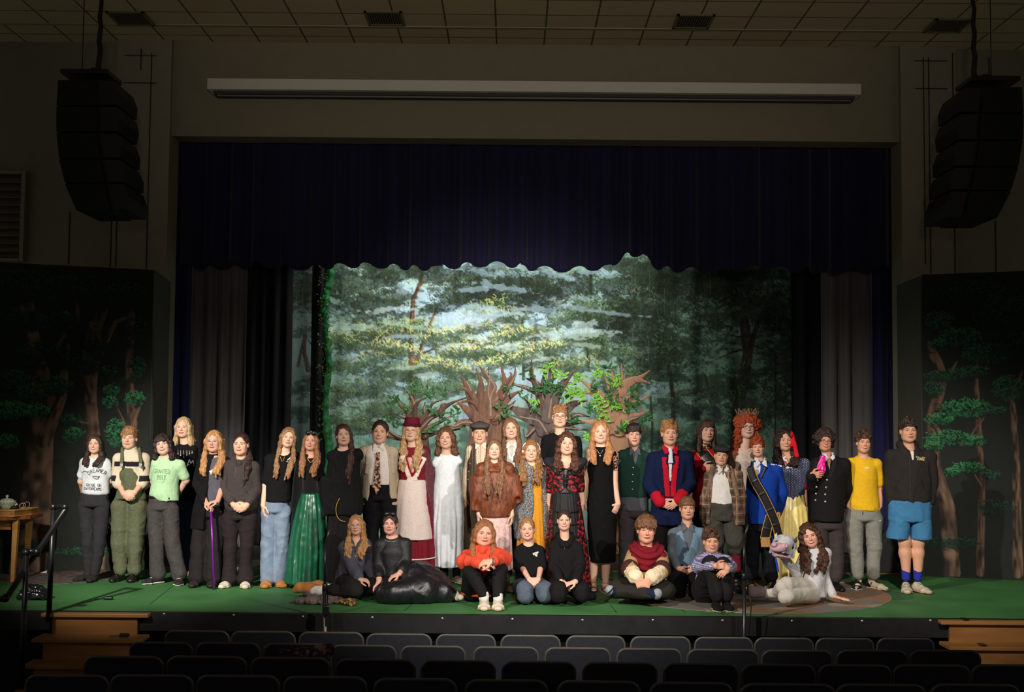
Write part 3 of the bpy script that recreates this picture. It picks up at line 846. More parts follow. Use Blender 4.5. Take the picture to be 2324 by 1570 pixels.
def buttons(S, pts, m, r=.008, Yoff=-.13, target=None, name='button'):
    for (px, py) in pts:
        if target is not None:
            org = np.array(S.org); bv = target.get('bv') if isinstance(target, dict) else None
        p = surf(S, target, px, py) if target is not None else W(px, py, S.Y + Yoff)
        mb = MB(); mb.lathe(p + V3(0, -.006, 0), [(r * .4, -.002), (r, 0), (r, .004), (r * .8, .010)], 12, 'y'); mb.build(name, m, S.root, True)
_bvc = {}
def surf(S, target, px, py, off=.002):
    if target.name not in _bvc:
        _bvc[target.name] = BVHTree.FromPolygons([v.co for v in target.data.vertices], [tuple(p.vertices) for p in target.data.polygons])
    org = np.array(S.org); w_ = W(px, py, S.Y - .5); d = (Vector(w_) - Vector((0, 0, CAM_H))).normalized()
    h = _bvc[target.name].ray_cast(Vector((0, 0, CAM_H)) - Vector(org), d)
    if h[0] is None: return W(px, py, S.Y - .12)
    return np.array(h[0] - d * off) + org
def ribbon(S, name, pts, wd, th, m, target=None, off=.006, parent=None, sd=None):
    """a strip of cloth through photo pixels laid on target (or through world points when target is None)"""
    P3 = [surf(S, target, *p, off=off) for p in pts] if target is not None else [np.array(p, float) for p in pts]
    F = SDF()
    for a, b in zip(P3[:-1], P3[1:]):
        ax = nrm(b - a); side = np.cross(ax, (0, 1, 0)) if sd is None else sd
        F.loft(a, b, side, wd, th, wd, th, k=.006, capf=1)
    return piece(S, name, F, m, min(.005, max(.003, th * .8)), None)
def cord(S, name, pts, r, m, target=None, off=.003):
    P3 = [surf(S, target, *p, off=off) for p in pts] if target is not None else [np.array(p, float) for p in pts]
    for _ in range(2):
        Q = [P3[0]]
        for a, b in zip(P3[:-1], P3[1:]): Q += [a * .75 + b * .25, a * .25 + b * .75]
        P3 = Q + [P3[-1]]
    mb = MB(); mb.tube(P3, r, 6); return mb.build(name, m, S.root, True)

def limbs(S, name, m, chains, vox=None, disp=None, k=.02, clip=.003, extra=None, pl=None):
    """cloth or skin over jointed limbs: chains of [(px, py, dy, radius), ...]"""
    F = SDF()
    for ch in chains:
        q = [(W(a, b, S.Y + c), r) for a, b, c, r in ch]
        q = [(V3(p[0], p[1], max(p[2], r * .9)), r) for p, r in q]
        for (p0, r0), (p1, r1) in zip(q[:-1], q[1:]): F.cap(p0, p1, r0, r1, k)
    if extra: extra(F)
    if pl: F.plane(*pl)
    return piece(S, name, F, m, vox, disp or folds(.007, 9, 9, int(S.N[0] * 31) % 83 + 2), clip)
# ================================================================ the setting
M_wall = mat('painted_wall', (128, 120, 102), .85, var=.05, scale=6, bump=.04)
M_pil = mat('painted_pilaster', (132, 124, 106), .85, var=.05, scale=6, bump=.04)
M_black = mat('matte_black', (16, 15, 15), .7, var=.25, scale=14, bump=.1)
M_black2 = mat('black_lip_board', (22, 21, 21), .6, var=.35, scale=9, bump=.12)
M_metal_blk = mat('black_pipe', (20, 20, 22), .35, var=.1, scale=30, bump=.03, spec=.5)
M_joint = mat('wall_joint', (52, 48, 40), .9, var=0, bump=0)
WY = 15.6
def quad(name, pts, m, kind=None, parent=None, thick=None):
    mb = MB()
    if thick is None: mb.add(pts, [tuple(range(len(pts)))])
    else: mb.prism(pts, thick)
    o = mb.build(name, m, parent)
    if kind: o['kind'] = kind
    return o
# floors
mg = mat('green_stage_floor', (70, 124, 70), .62, rgb2=(52, 98, 54), scale=1.6, thr=(.38, .68), var=.10, bump=.05, detail=8, spec=.3)
o = quad('floor', [(-8, 11.4, 0), (9, 11.4, 0), (9, 14.62, 0), (-8, 14.62, 0)], mg, 'structure', thick=(0, 0, -.03)); o.name = 'floor_green_apron'
mdk = mat('black_stage_floor', (52, 54, 50), .45, var=.3, scale=5, bump=.05, detail=8)
o = quad('floor_back', [(-8, 14.62, -.004), (9, 14.62, -.004), (9, 22, -.004), (-8, 22, -.004)], mdk, 'structure', thick=(0, 0, -.03))
o = quad('trim_wood_strip', [(-8, 14.58, .003), (9, 14.58, .003), (9, 14.70, .003), (-8, 14.70, .003)], mat('worn_wood_edge', (170, 134, 92), .6, var=.3, scale=12, stretch=(.3, 4, 1)), 'structure', thick=(0, 0, -.01))
mb = MB()
for p_, q_ in (((918, 1386), (940, 1366)), ((340, 1371), (392, 1330)), ((1555, 1390), (1530, 1366)), ((2000, 1330), (2120, 1352)), ((1400, 1391), (1385, 1372))):
    a_ = W(p_[0], p_[1], Yfloor(*p_)); b_ = W(q_[0], q_[1], Yfloor(*q_)); a_[1] = max(a_[1], 11.41); a_[2] = b_[2] = .001; n_ = nrm(np.cross(b_ - a_, (0, 0, 1))) * .004
    mb.add([a_ - n_, a_ + n_, b_ + n_, b_ - n_], [(0, 1, 2, 3)])
mb.build('trim_floor_seams', mat('floor_seam', (26, 50, 32), .8, var=0, bump=0))['kind'] = 'structure'
# fascia of the stage, with the lip board
mb = MB(); mb.box((.5, 11.36, -.085), (17, .08, .165)); o = mb.build('trim_stage_lip', M_black2); o['kind'] = 'structure'
mb = MB(); mb.box((.5, 11.55, -.62), (17, .08, .9)); o = mb.build('wall_stage_front', M_black); o['kind'] = 'structure'
# auditorium floor, sloping up towards the camera
o = quad('floor_auditorium', [(-9, -3, .62), (9, -3, .62), (9, 7.6, -.62), (9, 11.6, -1.0), (-9, 11.6, -1.0), (-9, 7.6, -.62)], mat('dark_carpet', (26, 26, 32), .95, var=.2, scale=60), 'structure', thick=(0, 0, -.1))
# proscenium walls
def wxz(px, py, Y): return W(px, py, Y)
XL, XR = W(381, 500, WY)[0], W(2046, 500, WY)[0]
ZT = W(1210, 313, WY)[2]; ZC = W(1210, 98, WY)[2]
PXL = W(262, 300, WY)[0]; PXR = W(2168, 300, WY)[0]
def wallbox(name, x0, x1, y0, y1, z0, z1, m, kind='structure'):
    mb = MB(); mb.box(((x0 + x1) / 2, (y0 + y1) / 2, (z0 + z1) / 2), (x1 - x0, y1 - y0, z1 - z0)); o = mb.build(name, m)
    if kind: o['kind'] = kind
    return o
wallbox('wall_left', -10.5, PXL, WY + .12, WY + .5, -1, ZC + .1, M_wall)
wallbox('wall_right', PXR, 11.5, WY + .12, WY + .5, -1, ZC + .1, M_wall)
wallbox('column_left', PXL, XL, WY - .02, WY + .42, -.02, ZC + .1, M_pil)
wallbox('column_right', XR, PXR, WY - .02, WY + .42, -.02, ZC + .1, M_pil)
wallbox('wall_above_stage', XL, XR, WY + .06, WY + .42, ZT, ZC + .1, M_wall)
# control joints in the walls
mb = MB()
for px, a, b in ((157, 480, 600), (252, 480, 606), (264, 480, 606), (338, 120, 620), (320, 110, 160), (2098, 130, 600), (2110, 130, 620), (2165, 120, 620), (2260, 500, 620), (2245, 130, 200)):
    p = W(px, a, WY - .022 if 262 < px < 381 or 2046 < px < 2168 else WY + .118); q = W(px, b, p[1])
    mb.box(((p[0] + q[0]) / 2, p[1], (p[2] + q[2]) / 2), (.012, .012, abs(p[2] - q[2])))
for x0, x1, y in ((283, 355, 126), (280, 355, 188), (2075, 2150, 138), (2078, 2150, 201)):
    p = W(x0, y, WY - .022); q = W(x1, y, WY - .022); mb.box(((p[0] + q[0]) / 2, p[1], p[2]), (q[0] - p[0], .012, .012))
mb.build('trim_wall_joints', M_joint)['kind'] = 'structure'
# ceiling of square tiles
def tile_mat():
    m = bpy.data.materials.new('ceiling_tile'); m.use_nodes = True; nt = m.node_tree; N = nt.nodes; L = nt.links; b = N['Principled BSDF']
    b.inputs['Roughness'].default_value = .9; b.inputs['Specular IOR Level'].default_value = .1
    tc = N.new('ShaderNodeTexCoord'); mp = N.new('ShaderNodeMapping'); mp.inputs['Location'].default_value = (.12, 0, 0)
    br = N.new('ShaderNodeTexBrick'); br.offset = 0; br.inputs['Scale'].default_value = 1
    br.inputs['Brick Width'].default_value = .61; br.inputs['Row Height'].default_value = .53; br.inputs['Mortar Size'].default_value = .012; br.inputs['Mortar Smooth'].default_value = .2
    br.inputs['Color1'].default_value = (*lin((196, 178, 146)), 1); br.inputs['Color2'].default_value = (*lin((188, 170, 138)), 1); br.inputs['Mortar'].default_value = (*lin((96, 90, 70)), 1)
    L.new(tc.outputs['Object'], mp.inputs[0]); L.new(mp.outputs[0], br.inputs['Vector']); L.new(br.outputs['Color'], b.inputs['Base Color'])
    return m
MT = tile_mat()
o = quad('ceiling', [(-10.5, WY + .2, ZC), (11.5, WY + .2, ZC), (11.5, WY - .62, ZC), (-10.5, WY - .62, ZC)], MT, 'structure', thick=(0, 0, .05))
o = quad('ceiling_main', [(-10.5, WY - .70, ZC - .02), (11.5, WY - .70, ZC - .02), (11.5, -3, ZC - .02), (-10.5, -3, ZC - .02)], MT, 'structure', thick=(0, 0, .05))
o = quad('trim_ceiling_strip', [(-10.5, WY - .61, ZC - .015), (11.5, WY - .61, ZC - .015), (11.5, WY - .71, ZC - .03), (-10.5, WY - .71, ZC - .03)], mat('ceiling_trim', (160, 154, 124), .8, var=0, bump=0), 'structure', thick=(0, 0, .03))
# ceiling vents
MV = mat('vent_dark', (40, 38, 34), .6, var=0, bump=0); MVF = mat('vent_frame', (110, 104, 84), .6, var=0, bump=0)
for i, (x0, x1, y0, y1) in enumerate(((262, 332, 33, 49), (842, 905, 32, 49), (1541, 1606, 39, 56), (2112, 2190, 48, 66))):
    zc = ZC - .022; pts = []
    for (x, y) in ((x0, y0), (x1 - (8 if i < 2 else -0), y0), (x1, y1), (x0, y1)): pass
    cx, cy = (x0 + x1) / 2, (y0 + y1) / 2; Yc = Yfloor(cx, cy, zc); X = W(cx, cy, Yc)[0]
    t = thing('ceiling_vent', ['square slatted ceiling vent above the left hanging loudspeaker', 'slatted ceiling vent left of centre above the projection screen case', 'slatted ceiling vent right of centre above the projection screen case', 'square slatted ceiling vent above the right hanging loudspeaker'][i], 'vent', (X, Yc, zc), 'ceiling vents')
    mb = MB()
    for sx, sy, a, b_ in ((-.21, 0, .03, .5), (.21, 0, .03, .5), (0, -.235, .45, .03), (0, .235, .45, .03)): mb.box((X + sx, Yc + sy, zc - .008), (a, b_, .02))
    mb.build('frame', MVF, t)
    mb = MB(); mb.box((X, Yc, zc - .001), (.42, .46, .006)); mb.build('backing', MV, t)
    mb = MB()
    for k in range(13): mb.box((X - .18 + .03 * k, Yc, zc - .010), (.008, .44, .014))
    mb.build('slats', MVF, t)
# projection screen case
p = W(470, 178, WY - .3); q = W(1955, 187, WY - .3); z0 = W(1162, 207, WY - .3)[2]; z1 = W(1162, 182.5, WY - .3)[2]
t = thing('projection_screen_case', 'long white projection screen case mounted on the wall above the stage', 'screen case', ((p[0] + q[0]) / 2, WY - .15, z0))
mb = MB(); mb.box(((p[0] + q[0]) / 2, WY - .12, (z0 + z1) / 2), (q[0] - p[0], .34, z1 - z0)); mb.build('case', mat('white_case', (205, 200, 190), .5, var=.03, scale=4, bump=.02), t, bevel=.006)
mb = MB(); mb.box(((p[0] + q[0]) / 2, WY - .10, z0 - .02), (q[0] - p[0] - .12, .22, .04)); mb.build('slot', mat('case_slot', (60, 58, 54), .6, var=0, bump=0), t)
mb = MB(); mb.tube([(p[0] + .1, WY - .17, z0 - .05), (q[0] - .1, WY - .17, z0 - .05)], .012, 8); mb.build('bottom_bar', mat('case_bar', (130, 126, 118), .5, var=0, bump=0), t, True)
# louvre at the far left
t = thing('wall_louvre', 'tall metal air louvre with horizontal blades on the left wall', 'louvre', (W(0, 585, WY)[0], WY + .1, W(0, 585, WY)[2]))
xl, xr = W(-60, 500, WY)[0], W(44, 500, WY)[0]; zb = W(20, 585, WY)[2]; zt = W(20, 393, WY)[2]
mb = MB(); mb.box((xr + .02, WY + .08, (zb + zt) / 2), (.05, .1, zt - zb + .08)); mb.box(((xl + xr) / 2, WY + .08, zt + .02), (xr - xl, .1, .04)); mb.box(((xl + xr) / 2, WY + .08, zb - .02), (xr - xl, .1, .04)); mb.build('frame', M_pil, t)
mb = MB()
for k in range(11):
    z = zb + (k + .5) * (zt - zb) / 11; mb.prism([(xl, WY + .02, z - .03), (xr, WY + .02, z - .03), (xr, WY + .11, z + .035), (xl, WY + .11, z + .035)], (0, .005, .012))
mb.build('blades', mat('louvre_blade', (96, 82, 66), .6, var=.05, bump=0), t)

# ---------------------------------------------------------------- curtains
def curtain(name, px0, px1, top, bot, Y, m, amp=.05, period=.16, seed=0, label='', cat='curtain', sc=None, nz=40, group=None, gather=1.0):
    """a pleated cloth sheet hanging at depth Y; bot may be a function of px"""
    x0 = W(px0, 900, Y)[0]; x1 = W(px1, 900, Y)[0]; n = max(12, int((x1 - x0) / .012)); r = random.Random(seed)
    xs = np.linspace(x0, x1, n + 1)
    ph = np.cumsum(1 + .45 * vnoise(np.stack([xs * 5, xs * 0 + seed, xs * 0], 1), seed)) * (x1 - x0) / (n + 1)
    f = np.sin(ph / period * 2 * math.pi); f = np.sign(f) * np.abs(f) ** .7
    f2 = vnoise(np.stack([xs * 9, xs * 0 + seed, xs * 0], 1), seed + 1)
    pxs = np.linspace(px0, px1, n + 1)
    V = []
    for j in range(nz + 1):
        t = j / nz
        for i in range(n + 1):
            zt = W(pxs[i], top, Y)[2]; b = bot(pxs[i], f[i]) if callable(bot) else bot; zb = W(pxs[i], b, Y)[2] if b is not None else .02
            V.append((xs[i], Y + amp * (f[i] * (.55 + .45 * t) + .5 * f2[i]), zt + (zb - zt) * t))
    V = np.array(V); idx = np.arange((n + 1) * (nz + 1)).reshape(nz + 1, n + 1)
    F = np.stack([idx[:-1, :-1].ravel(), idx[1:, :-1].ravel(), idx[1:, 1:].ravel(), idx[:-1, 1:].ravel()], 1)
    o = mesh_np(name, V, F, m, None, True, org=V3((x0 + x1) / 2, Y, V[:, 2].min()))
    sdm = o.modifiers.new('thick', 'SOLIDIFY'); sdm.thickness = .006
    tag(o, label, cat, group); return o
M_navy = mat('navy_velvet', (20, 17, 52), .85, var=.25, scale=30, bump=.1, sheen=.1, stretch=(1, 1, .1))
M_navyleg = mat('navy_velvet_leg', (22, 22, 70), .85, var=.25, scale=30, bump=.1, sheen=.2, stretch=(1, 1, .1))
M_greyd = mat('charcoal_drape', (92, 86, 86), .8, var=.22, scale=26, bump=.1, sheen=.3, stretch=(1, 1, .06))
M_blkd = mat('black_drape', (18, 17, 22), .9, var=.2, scale=26, bump=.1, stretch=(1, 1, .08))
def valb(px, f):
    b = 602 + (px - 400) * .007 + 5 * f + 3 * math.sin(px * .021)
    if 1375 < px < 1500: b -= 30 * math.sin((px - 1375) / 125 * math.pi) ** 1.5
    if 1000 < px < 1180: b -= 4
    return b
curtain('valance_curtain', 372, 2050, 290, valb, 16.15, M_navy, .075, .34, 3, 'deep navy pleated valance curtain hanging across the top of the stage opening', nz=30)
curtain('leg_curtain', 368, 428, 560, None, 16.45, M_navyleg, .05, .17, 5, 'narrow navy leg curtain at the left edge of the stage opening', group=None)
curtain('leg_curtain', 1982, 2052, 560, None, 16.45, M_navyleg, .05, .17, 6, 'narrow navy leg curtain at the right edge of the stage opening')
curtain('drape', 417, 556, 540, None, 16.75, M_greyd, .05, .23, 7, 'charcoal pleated drape left of the painted backdrop beside the navy leg')
curtain('drape', 1866, 1986, 540, None, 16.75, M_greyd, .05, .23, 8, 'charcoal pleated drape right of the painted backdrop beside the navy leg')
curtain('drape', 548, 660, 540, None, 17.25, M_blkd, .05, .2, 9, 'black drape between the left charcoal drape and the painted backdrop')
curtain('drape', 1798, 1878, 540, None, 17.25, M_blkd, .05, .2, 10, 'black drape between the painted backdrop and the right charcoal drape')
curtain('drape', 704, 742, 540, None, 17.45, M_blkd, .04, .12, 11, 'narrow black drape hanging just left of the tall green vine')
for px, nm in ((421, 'left'), (1980, 'right')):
    mb = MB(); a = W(px, 560, 16.6); mb.tube([(a[0], 16.6, 0.0), (a[0], 16.6, a[2])], .012, 8); tag(mb.build('pipe', mat('steel_pipe', (120, 124, 134), .4, var=0, bump=0, metal=.5), None, True), 'thin steel upright pipe at the %s charcoal drape edge' % nm, 'pipe')
# back wall and wings so that nothing shows through beside the drapes
wallbox('wall_back', -9, 10, 19.6, 19.8, -.1, 7, M_black)
# ---------------------------------------------------------------- painting on cloth and boards
class Canvas:
    def __init__(s, x0, y0, x1, y1, st, base):
        s.x0, s.y0, s.st = x0, y0, st; s.w = int((x1 - x0) / st) + 1; s.h = int((y1 - y0) / st) + 1
        s.a = np.ones((s.h, s.w, 3)) * np.array(lin(base))
        s.PX, s.PY = np.meshgrid(x0 + st * np.arange(s.w), y0 + st * np.arange(s.h))
    def n2(s, sx, sy, seed): return vnoise(np.stack([s.PX.ravel() / sx, s.PY.ravel() / sy, s.PX.ravel() * 0], 1), seed).reshape(s.PX.shape)
    def blob(s, cx, cy, rx, ry, col, op=1.0, rag=.45, seed=0, ns=14, rot=0):
        x = s.PX - cx; y = s.PY - cy; c, d = math.cos(rot), math.sin(rot); x, y = x * c + y * d, -x * d + y * c
        r = np.sqrt((x / rx) ** 2 + (y / ry) ** 2) + rag * s.nz(seed, ns)
        k = np.clip((1.05 - r) / .25, 0, 1) * op
        s.a = s.a * (1 - k[..., None]) + np.array(lin(col)) * k[..., None]
    def nz(s, seed, ns):
        if not hasattr(s, '_c'): s._c = {}
        q = (seed % 7, ns)
        if q not in s._c: s._c[q] = s.n2(ns, ns * .55, q[0]) * .7 + s.n2(ns * .35, ns * .2, q[0] + 9) * .5
        return s._c[q]
    def dab(s, x, y, dx, dy, w, col, op=.8):
        L = math.hypot(dx, dy); n = max(2, int(L / s.st) + 1); c = np.array(lin(col))
        for i in range(n):
            t = i / (n - 1); X = int(round((x + dx * t - s.x0) / s.st)); Y = int(round((y + dy * t - s.y0) / s.st)); r = int(max(0, w * (1 - .6 * t) / s.st / 2))
            if 0 <= X < s.w and 0 <= Y < s.h:
                b = s.a[max(0, Y - r):Y + r + 1, max(0, X - r):X + r + 1]; b[:] = b * (1 - op) + c * op
    def branch(s, pts, w0, w1, col, hi=None, seed=0):
        r = random.Random(seed); P = np.array(pts, float); seg = np.sqrt((np.diff(P, axis=0) ** 2).sum(1)); tot = seg.sum(); cc = np.array(lin(col)); ch = np.array(lin(hi or col))
        D = np.full(s.PX.shape, 1e9); T = np.zeros_like(D); SS = np.zeros_like(D); acc = 0
        for a, b, l in zip(P[:-1], P[1:], seg):
            ab = b - a; t = np.clip(((s.PX - a[0]) * ab[0] + (s.PY - a[1]) * ab[1]) / (l * l + 1e-9), 0, 1)
            ex = s.PX - a[0] - t * ab[0]; ey = s.PY - a[1] - t * ab[1]; d = np.hypot(ex, ey); m = d < D
            D[m] = d[m]; T[m] = (acc + t[m] * l) / tot; SS[m] = ex[m]; acc += l
        wd = (w0 + (w1 - w0) * T) / 2; k = np.clip((wd - D) / 1.2 + .5, 0, 1)
        bark = .5 + .5 * vnoise(np.stack([(SS * 6.0 / np.maximum(w0, 6)).ravel(), (T * tot / 22).ravel(), T.ravel() * 0 + seed], 1), seed).reshape(D.shape)
        c = cc + (ch - cc) * np.clip(bark * 1.2 - .2 + .35 * SS / np.maximum(wd, 1), 0, 1)[..., None]
        s.a = s.a * (1 - k[..., None]) + c * k[..., None]
    def foliage(s, cx, cy, rx, ry, dark, mid, hi, n, seed, ln=9, hi_side=(-.3, -.8), hifrac=.35):
        r = random.Random(seed); tl = r.uniform(-.28, .28)
        s.blob(cx, cy + ry * .15, rx * .9, ry * .95, dark, .74, .9, seed, max(8, int(rx * .28)), tl)
        for q in range(3): s.blob(cx + rx * r.uniform(-.9, .9), cy + ry * r.uniform(-1.3, 1.3), rx * r.uniform(.18, .42), ry * r.uniform(.4, .9), dark, .5, .9, seed + q, 14, r.uniform(-.6, .6))
        for i in range(n):
            a = r.uniform(0, 6.28); q = math.sqrt(r.random()); x = cx + rx * q * math.cos(a); y = cy + ry * q * math.sin(a)
            y += (x - cx) * math.tan(tl) + ry * r.gauss(0, .35)
            up = (-(y - cy - (x - cx) * math.tan(tl)) / ry) * .7 + r.uniform(-.5, .5)
            c = hi if up > 1 - 2 * hifrac * .9 else (mid if up > -.35 else dark)
            c = tuple(max(0, min(255, v * r.uniform(.85, 1.12))) for v in c)
            an = r.uniform(-2.3, -.8) if r.random() < .75 else r.uniform(-3.14, 3.14)
            s.dab(x, y, ln * math.cos(an) * r.uniform(.6, 1.3), ln * .6 * math.sin(an), 2.4, c, .75)
    def done(s): return s.a.reshape(-1, 3)
def painted_sheet(name, cv, Yfn, m, label, cat, fold=None, thick=.006, parent=None, org=None, topfn=None):
    PX = cv.PX.ravel(); PY = cv.PY.ravel()
    if topfn is not None: PY = PY + (topfn(PX) - cv.y0) * np.clip(1 - (PY - cv.y0) / 260.0, 0, 1)
    V = np.array([W(x, y, Yfn(x)) for x, y in zip(PX, PY)])
    if fold is not None: V[:, 1] += fold(V[:, 0])
    V[:, 2] = np.maximum(V[:, 2], .012)
    idx = np.arange(len(V)).reshape(cv.h, cv.w)
    F = np.stack([idx[:-1, :-1].ravel(), idx[1:, :-1].ravel(), idx[1:, 1:].ravel(), idx[:-1, 1:].ravel()], 1)
    if org is None: org = V3(V[:, 0].mean(), V[:, 1].mean(), V[:, 2].min())
    o = mesh_np(name, V, F, m, parent, True, cv.done(), org=None if parent is not None else org)
    if label: tag(o, label, cat)
    if thick:
        sdm = o.modifiers.new('thick', 'SOLIDIFY'); sdm.thickness = thick; sdm.offset = -1
    return o
M_paint = mat('painted_canvas', (255, 255, 255), .9, var=.05, scale=20, bump=.05, attr=True, spec=.1)
cv = Canvas(640, 540, 1812, 1232, 2.0, (118, 146, 134))
n1 = cv.n2(190, 60, 3); n2 = cv.n2(60, 22, 5)
sky = np.array(lin((176, 200, 200))); sk2 = np.array(lin((160, 186, 212))); teal = np.array(lin((110, 146, 130))); dk = np.array(lin((48, 62, 56)))
g = np.exp(-(((cv.PX - 1090) / 330) ** 2 + ((cv.PY - 770) / 190) ** 2))
cv.a = teal + (sky - teal) * np.clip(g + .25 * n1, 0, 1)[..., None]
k = np.clip(g * 1.1 + n2 * .8 - .35, 0, .8)[..., None]; cv.a = cv.a * (1 - k) + sk2 * k
k = np.clip(((cv.PX - 1330) / 420) + n1 * .3, 0, .5)[..., None]; cv.a = cv.a * (1 - k) + np.array(lin((84, 112, 98))) * k
k = np.clip(((760 - cv.PX) / 60) + n1 * .2, 0, .75)[..., None]; cv.a = cv.a * (1 - k) + np.array(lin((70, 76, 84))) * k
BK = (62, 44, 36); BH = (158, 112, 92)
cv.branch([(938, 1010), (936, 850), (932, 780), (938, 680), (955, 640), (962, 590)], 20, 7, BK, BH, 1)
cv.branch([(934, 850), (952, 800), (966, 760), (985, 715), (992, 700)], 13, 5, BK, BH, 2)
cv.branch([(962, 800), (990, 790), (1000, 806)], 5, 2, BK, BH, 3)
for (pts, a_, b_) in (([(1188, 860), (1186, 740), (1184, 660), (1180, 620)], 7, 3), ([(1335, 830), (1336, 730), (1340, 640), (1344, 590)], 9, 8),
                      ([(700, 840), (690, 800), (694, 760)], 12, 6), ([(676, 830), (690, 760)], 8, 4), ([(1530, 1180), (1528, 900), (1518, 830)], 14, 9), ([(1540, 900), (1620, 880)], 3, 2),
                      ([(1668, 1180), (1672, 960), (1690, 850), (1698, 800), (1690, 730)], 30, 22), ([(1700, 800), (1712, 760), (1722, 728)], 16, 9), ([(1696, 790), (1660, 800), (1620, 818)], 6, 2), ([(1700, 780), (1740, 796)], 6, 2), ([(1690, 765), (1640, 758)], 5, 2),
                      ([(1380, 700), (1350, 680), (1290, 672)], 3, 1), ([(1615, 900), (1600, 850)], 7, 4), ([(1730, 900), (1738, 860)], 6, 4), ([(730, 820), (700, 770)], 6, 3), ([(1476, 900), (1480, 960), (1478, 1100)], 5, 5), ([(1590, 1000), (1592, 1150)], 5, 5), ([(1760, 800), (1758, 1150)], 5, 5)):
    cv.branch(pts, a_, b_, (44, 40, 38), (78, 66, 58), int(a_ * 7 + b_))
DKF, MDF, HIF, YEL = (32, 38, 30), (66, 84, 60), (104, 128, 92), (196, 200, 122)
def band(cx, cy, rx, ry, hi, n, sd, dark=DKF, mid=MDF, fr=.3, ln=9): cv.foliage(cx, cy, rx, ry, dark, mid, hi, n, sd, ln, hifrac=fr)
r = random.Random(8)
for (cx, cy, rx, ry) in ((800, 640, 110, 46), (700, 640, 70, 50), (900, 610, 80, 26), (1010, 615, 110, 24), (850, 690, 90, 34), (1130, 660, 120, 30), (1060, 650, 90, 28), (1200, 640, 110, 28), (1010, 690, 60, 18), (1180, 690, 90, 22), (1270, 655, 90, 26), (1420, 640, 120, 46), (1540, 640, 150, 50), (1700, 640, 140, 50), (1440, 740, 110, 50), (1360, 720, 70, 30), (1560, 770, 120, 48), (1500, 830, 110, 40), (1640, 870, 110, 40), (1720, 930, 90, 40), (1780, 820, 50, 90), (1620, 720, 60, 26), (1460, 700, 80, 30), (1740, 700, 80, 40)):
    band(cx, cy, rx, ry, (98, 118, 90), int(rx * ry * .15), r.randrange(999), (34, 40, 32), (52, 66, 50), .14)
for (cx, cy, rx, ry, yl) in ((960, 745, 62, 16, 1), (900, 755, 60, 18, 1), (1020, 775, 60, 18, 1), (1085, 745, 50, 14, 1), (1170, 752, 60, 16, 1), (1230, 760, 50, 12, 1), (1030, 805, 70, 16, 1), (1090, 790, 70, 18, 1), (1150, 800, 70, 20, 1), (1210, 815, 60, 16, 1), (800, 780, 70, 22, 1), (850, 760, 50, 16, 1), (860, 810, 60, 18, 1), (770, 770, 40, 16, 1), (790, 830, 60, 18, 0), (900, 850, 60, 18, 0), (980, 840, 70, 18, 1), (1060, 840, 80, 18, 0), (1270, 790, 70, 18, 0), (1330, 770, 60, 16, 0), (1300, 830, 70, 18, 1), (1390, 800, 60, 16, 0), (830, 880, 80, 20, 0), (760, 900, 50, 24, 0), (1000, 880, 90, 18, 0), (1100, 700, 50, 16, 1), (1140, 715, 60, 16, 1), (1340, 700, 50, 20, 0), (1290, 720, 50, 16, 0), (1400, 860, 60, 24, 0), (880, 930, 90, 20, 0), (800, 960, 80, 20, 0)):
    band(cx, cy, rx, ry, (176, 182, 112) if yl else (120, 148, 118), int(rx * ry * .22), r.randrange(999), (52, 66, 48), (92, 114, 82), .42 if yl else .3, 8)
for i in range(26):
    cx = r.gauss(1110, 120); cy = r.gauss(775, 42); cv.blob(cx, cy, r.uniform(26, 80), r.uniform(4, 11), r.choice([(196, 216, 218), (184, 208, 196), (186, 202, 224)]), .42, .95, i, 18, r.uniform(-.15, .2))
for i in range(14):
    cx = r.uniform(960, 1400); cy = r.uniform(612, 720); cv.blob(cx, cy, r.uniform(24, 60), r.uniform(3, 8), (160, 184, 204), .4, .9, i, 16, r.uniform(-.2, .3))
for (cx, cy, rx, ry) in ((1000, 760, 60, 12), (1060, 796, 70, 12), (1150, 762, 60, 12), (1230, 790, 60, 12), (1120, 826, 90, 12), (900, 790, 60, 14), (1010, 830, 60, 12)):
    band(cx, cy, rx, ry, (212, 212, 148), int(rx * ry * .30), r.randrange(999), (66, 82, 64), (104, 128, 98), .46, 7)
for (cx, cy, rx, ry) in ((690, 750, 60, 12), (690, 880, 60, 16), (700, 940, 60, 16), (1560, 930, 90, 20), (1620, 1000, 120, 20), (1500, 990, 80, 20)):
    band(cx, cy, rx, ry, (88, 104, 92), int(rx * ry * .1), r.randrange(999), (40, 48, 46), (58, 72, 66), .15)
# streaks of dripped paint
for i in range(900):
    x = r.uniform(640, 1810); y = r.uniform(600, 1150); cv.dab(x, y, 0, r.uniform(15, 70), 1, r.choice([(60, 78, 68), (96, 120, 106), (40, 50, 46)]), .22)
fold = lambda x: .028 * np.sin(x * 9 + np.sin(x * 2.3) * 2) + .012 * np.sin(x * 23)
painted_sheet('painted_backdrop', cv, lambda x: 18.3, M_paint, 'wide painted forest backdrop cloth with sky and pine branches hung across the stage', 'backdrop', fold)

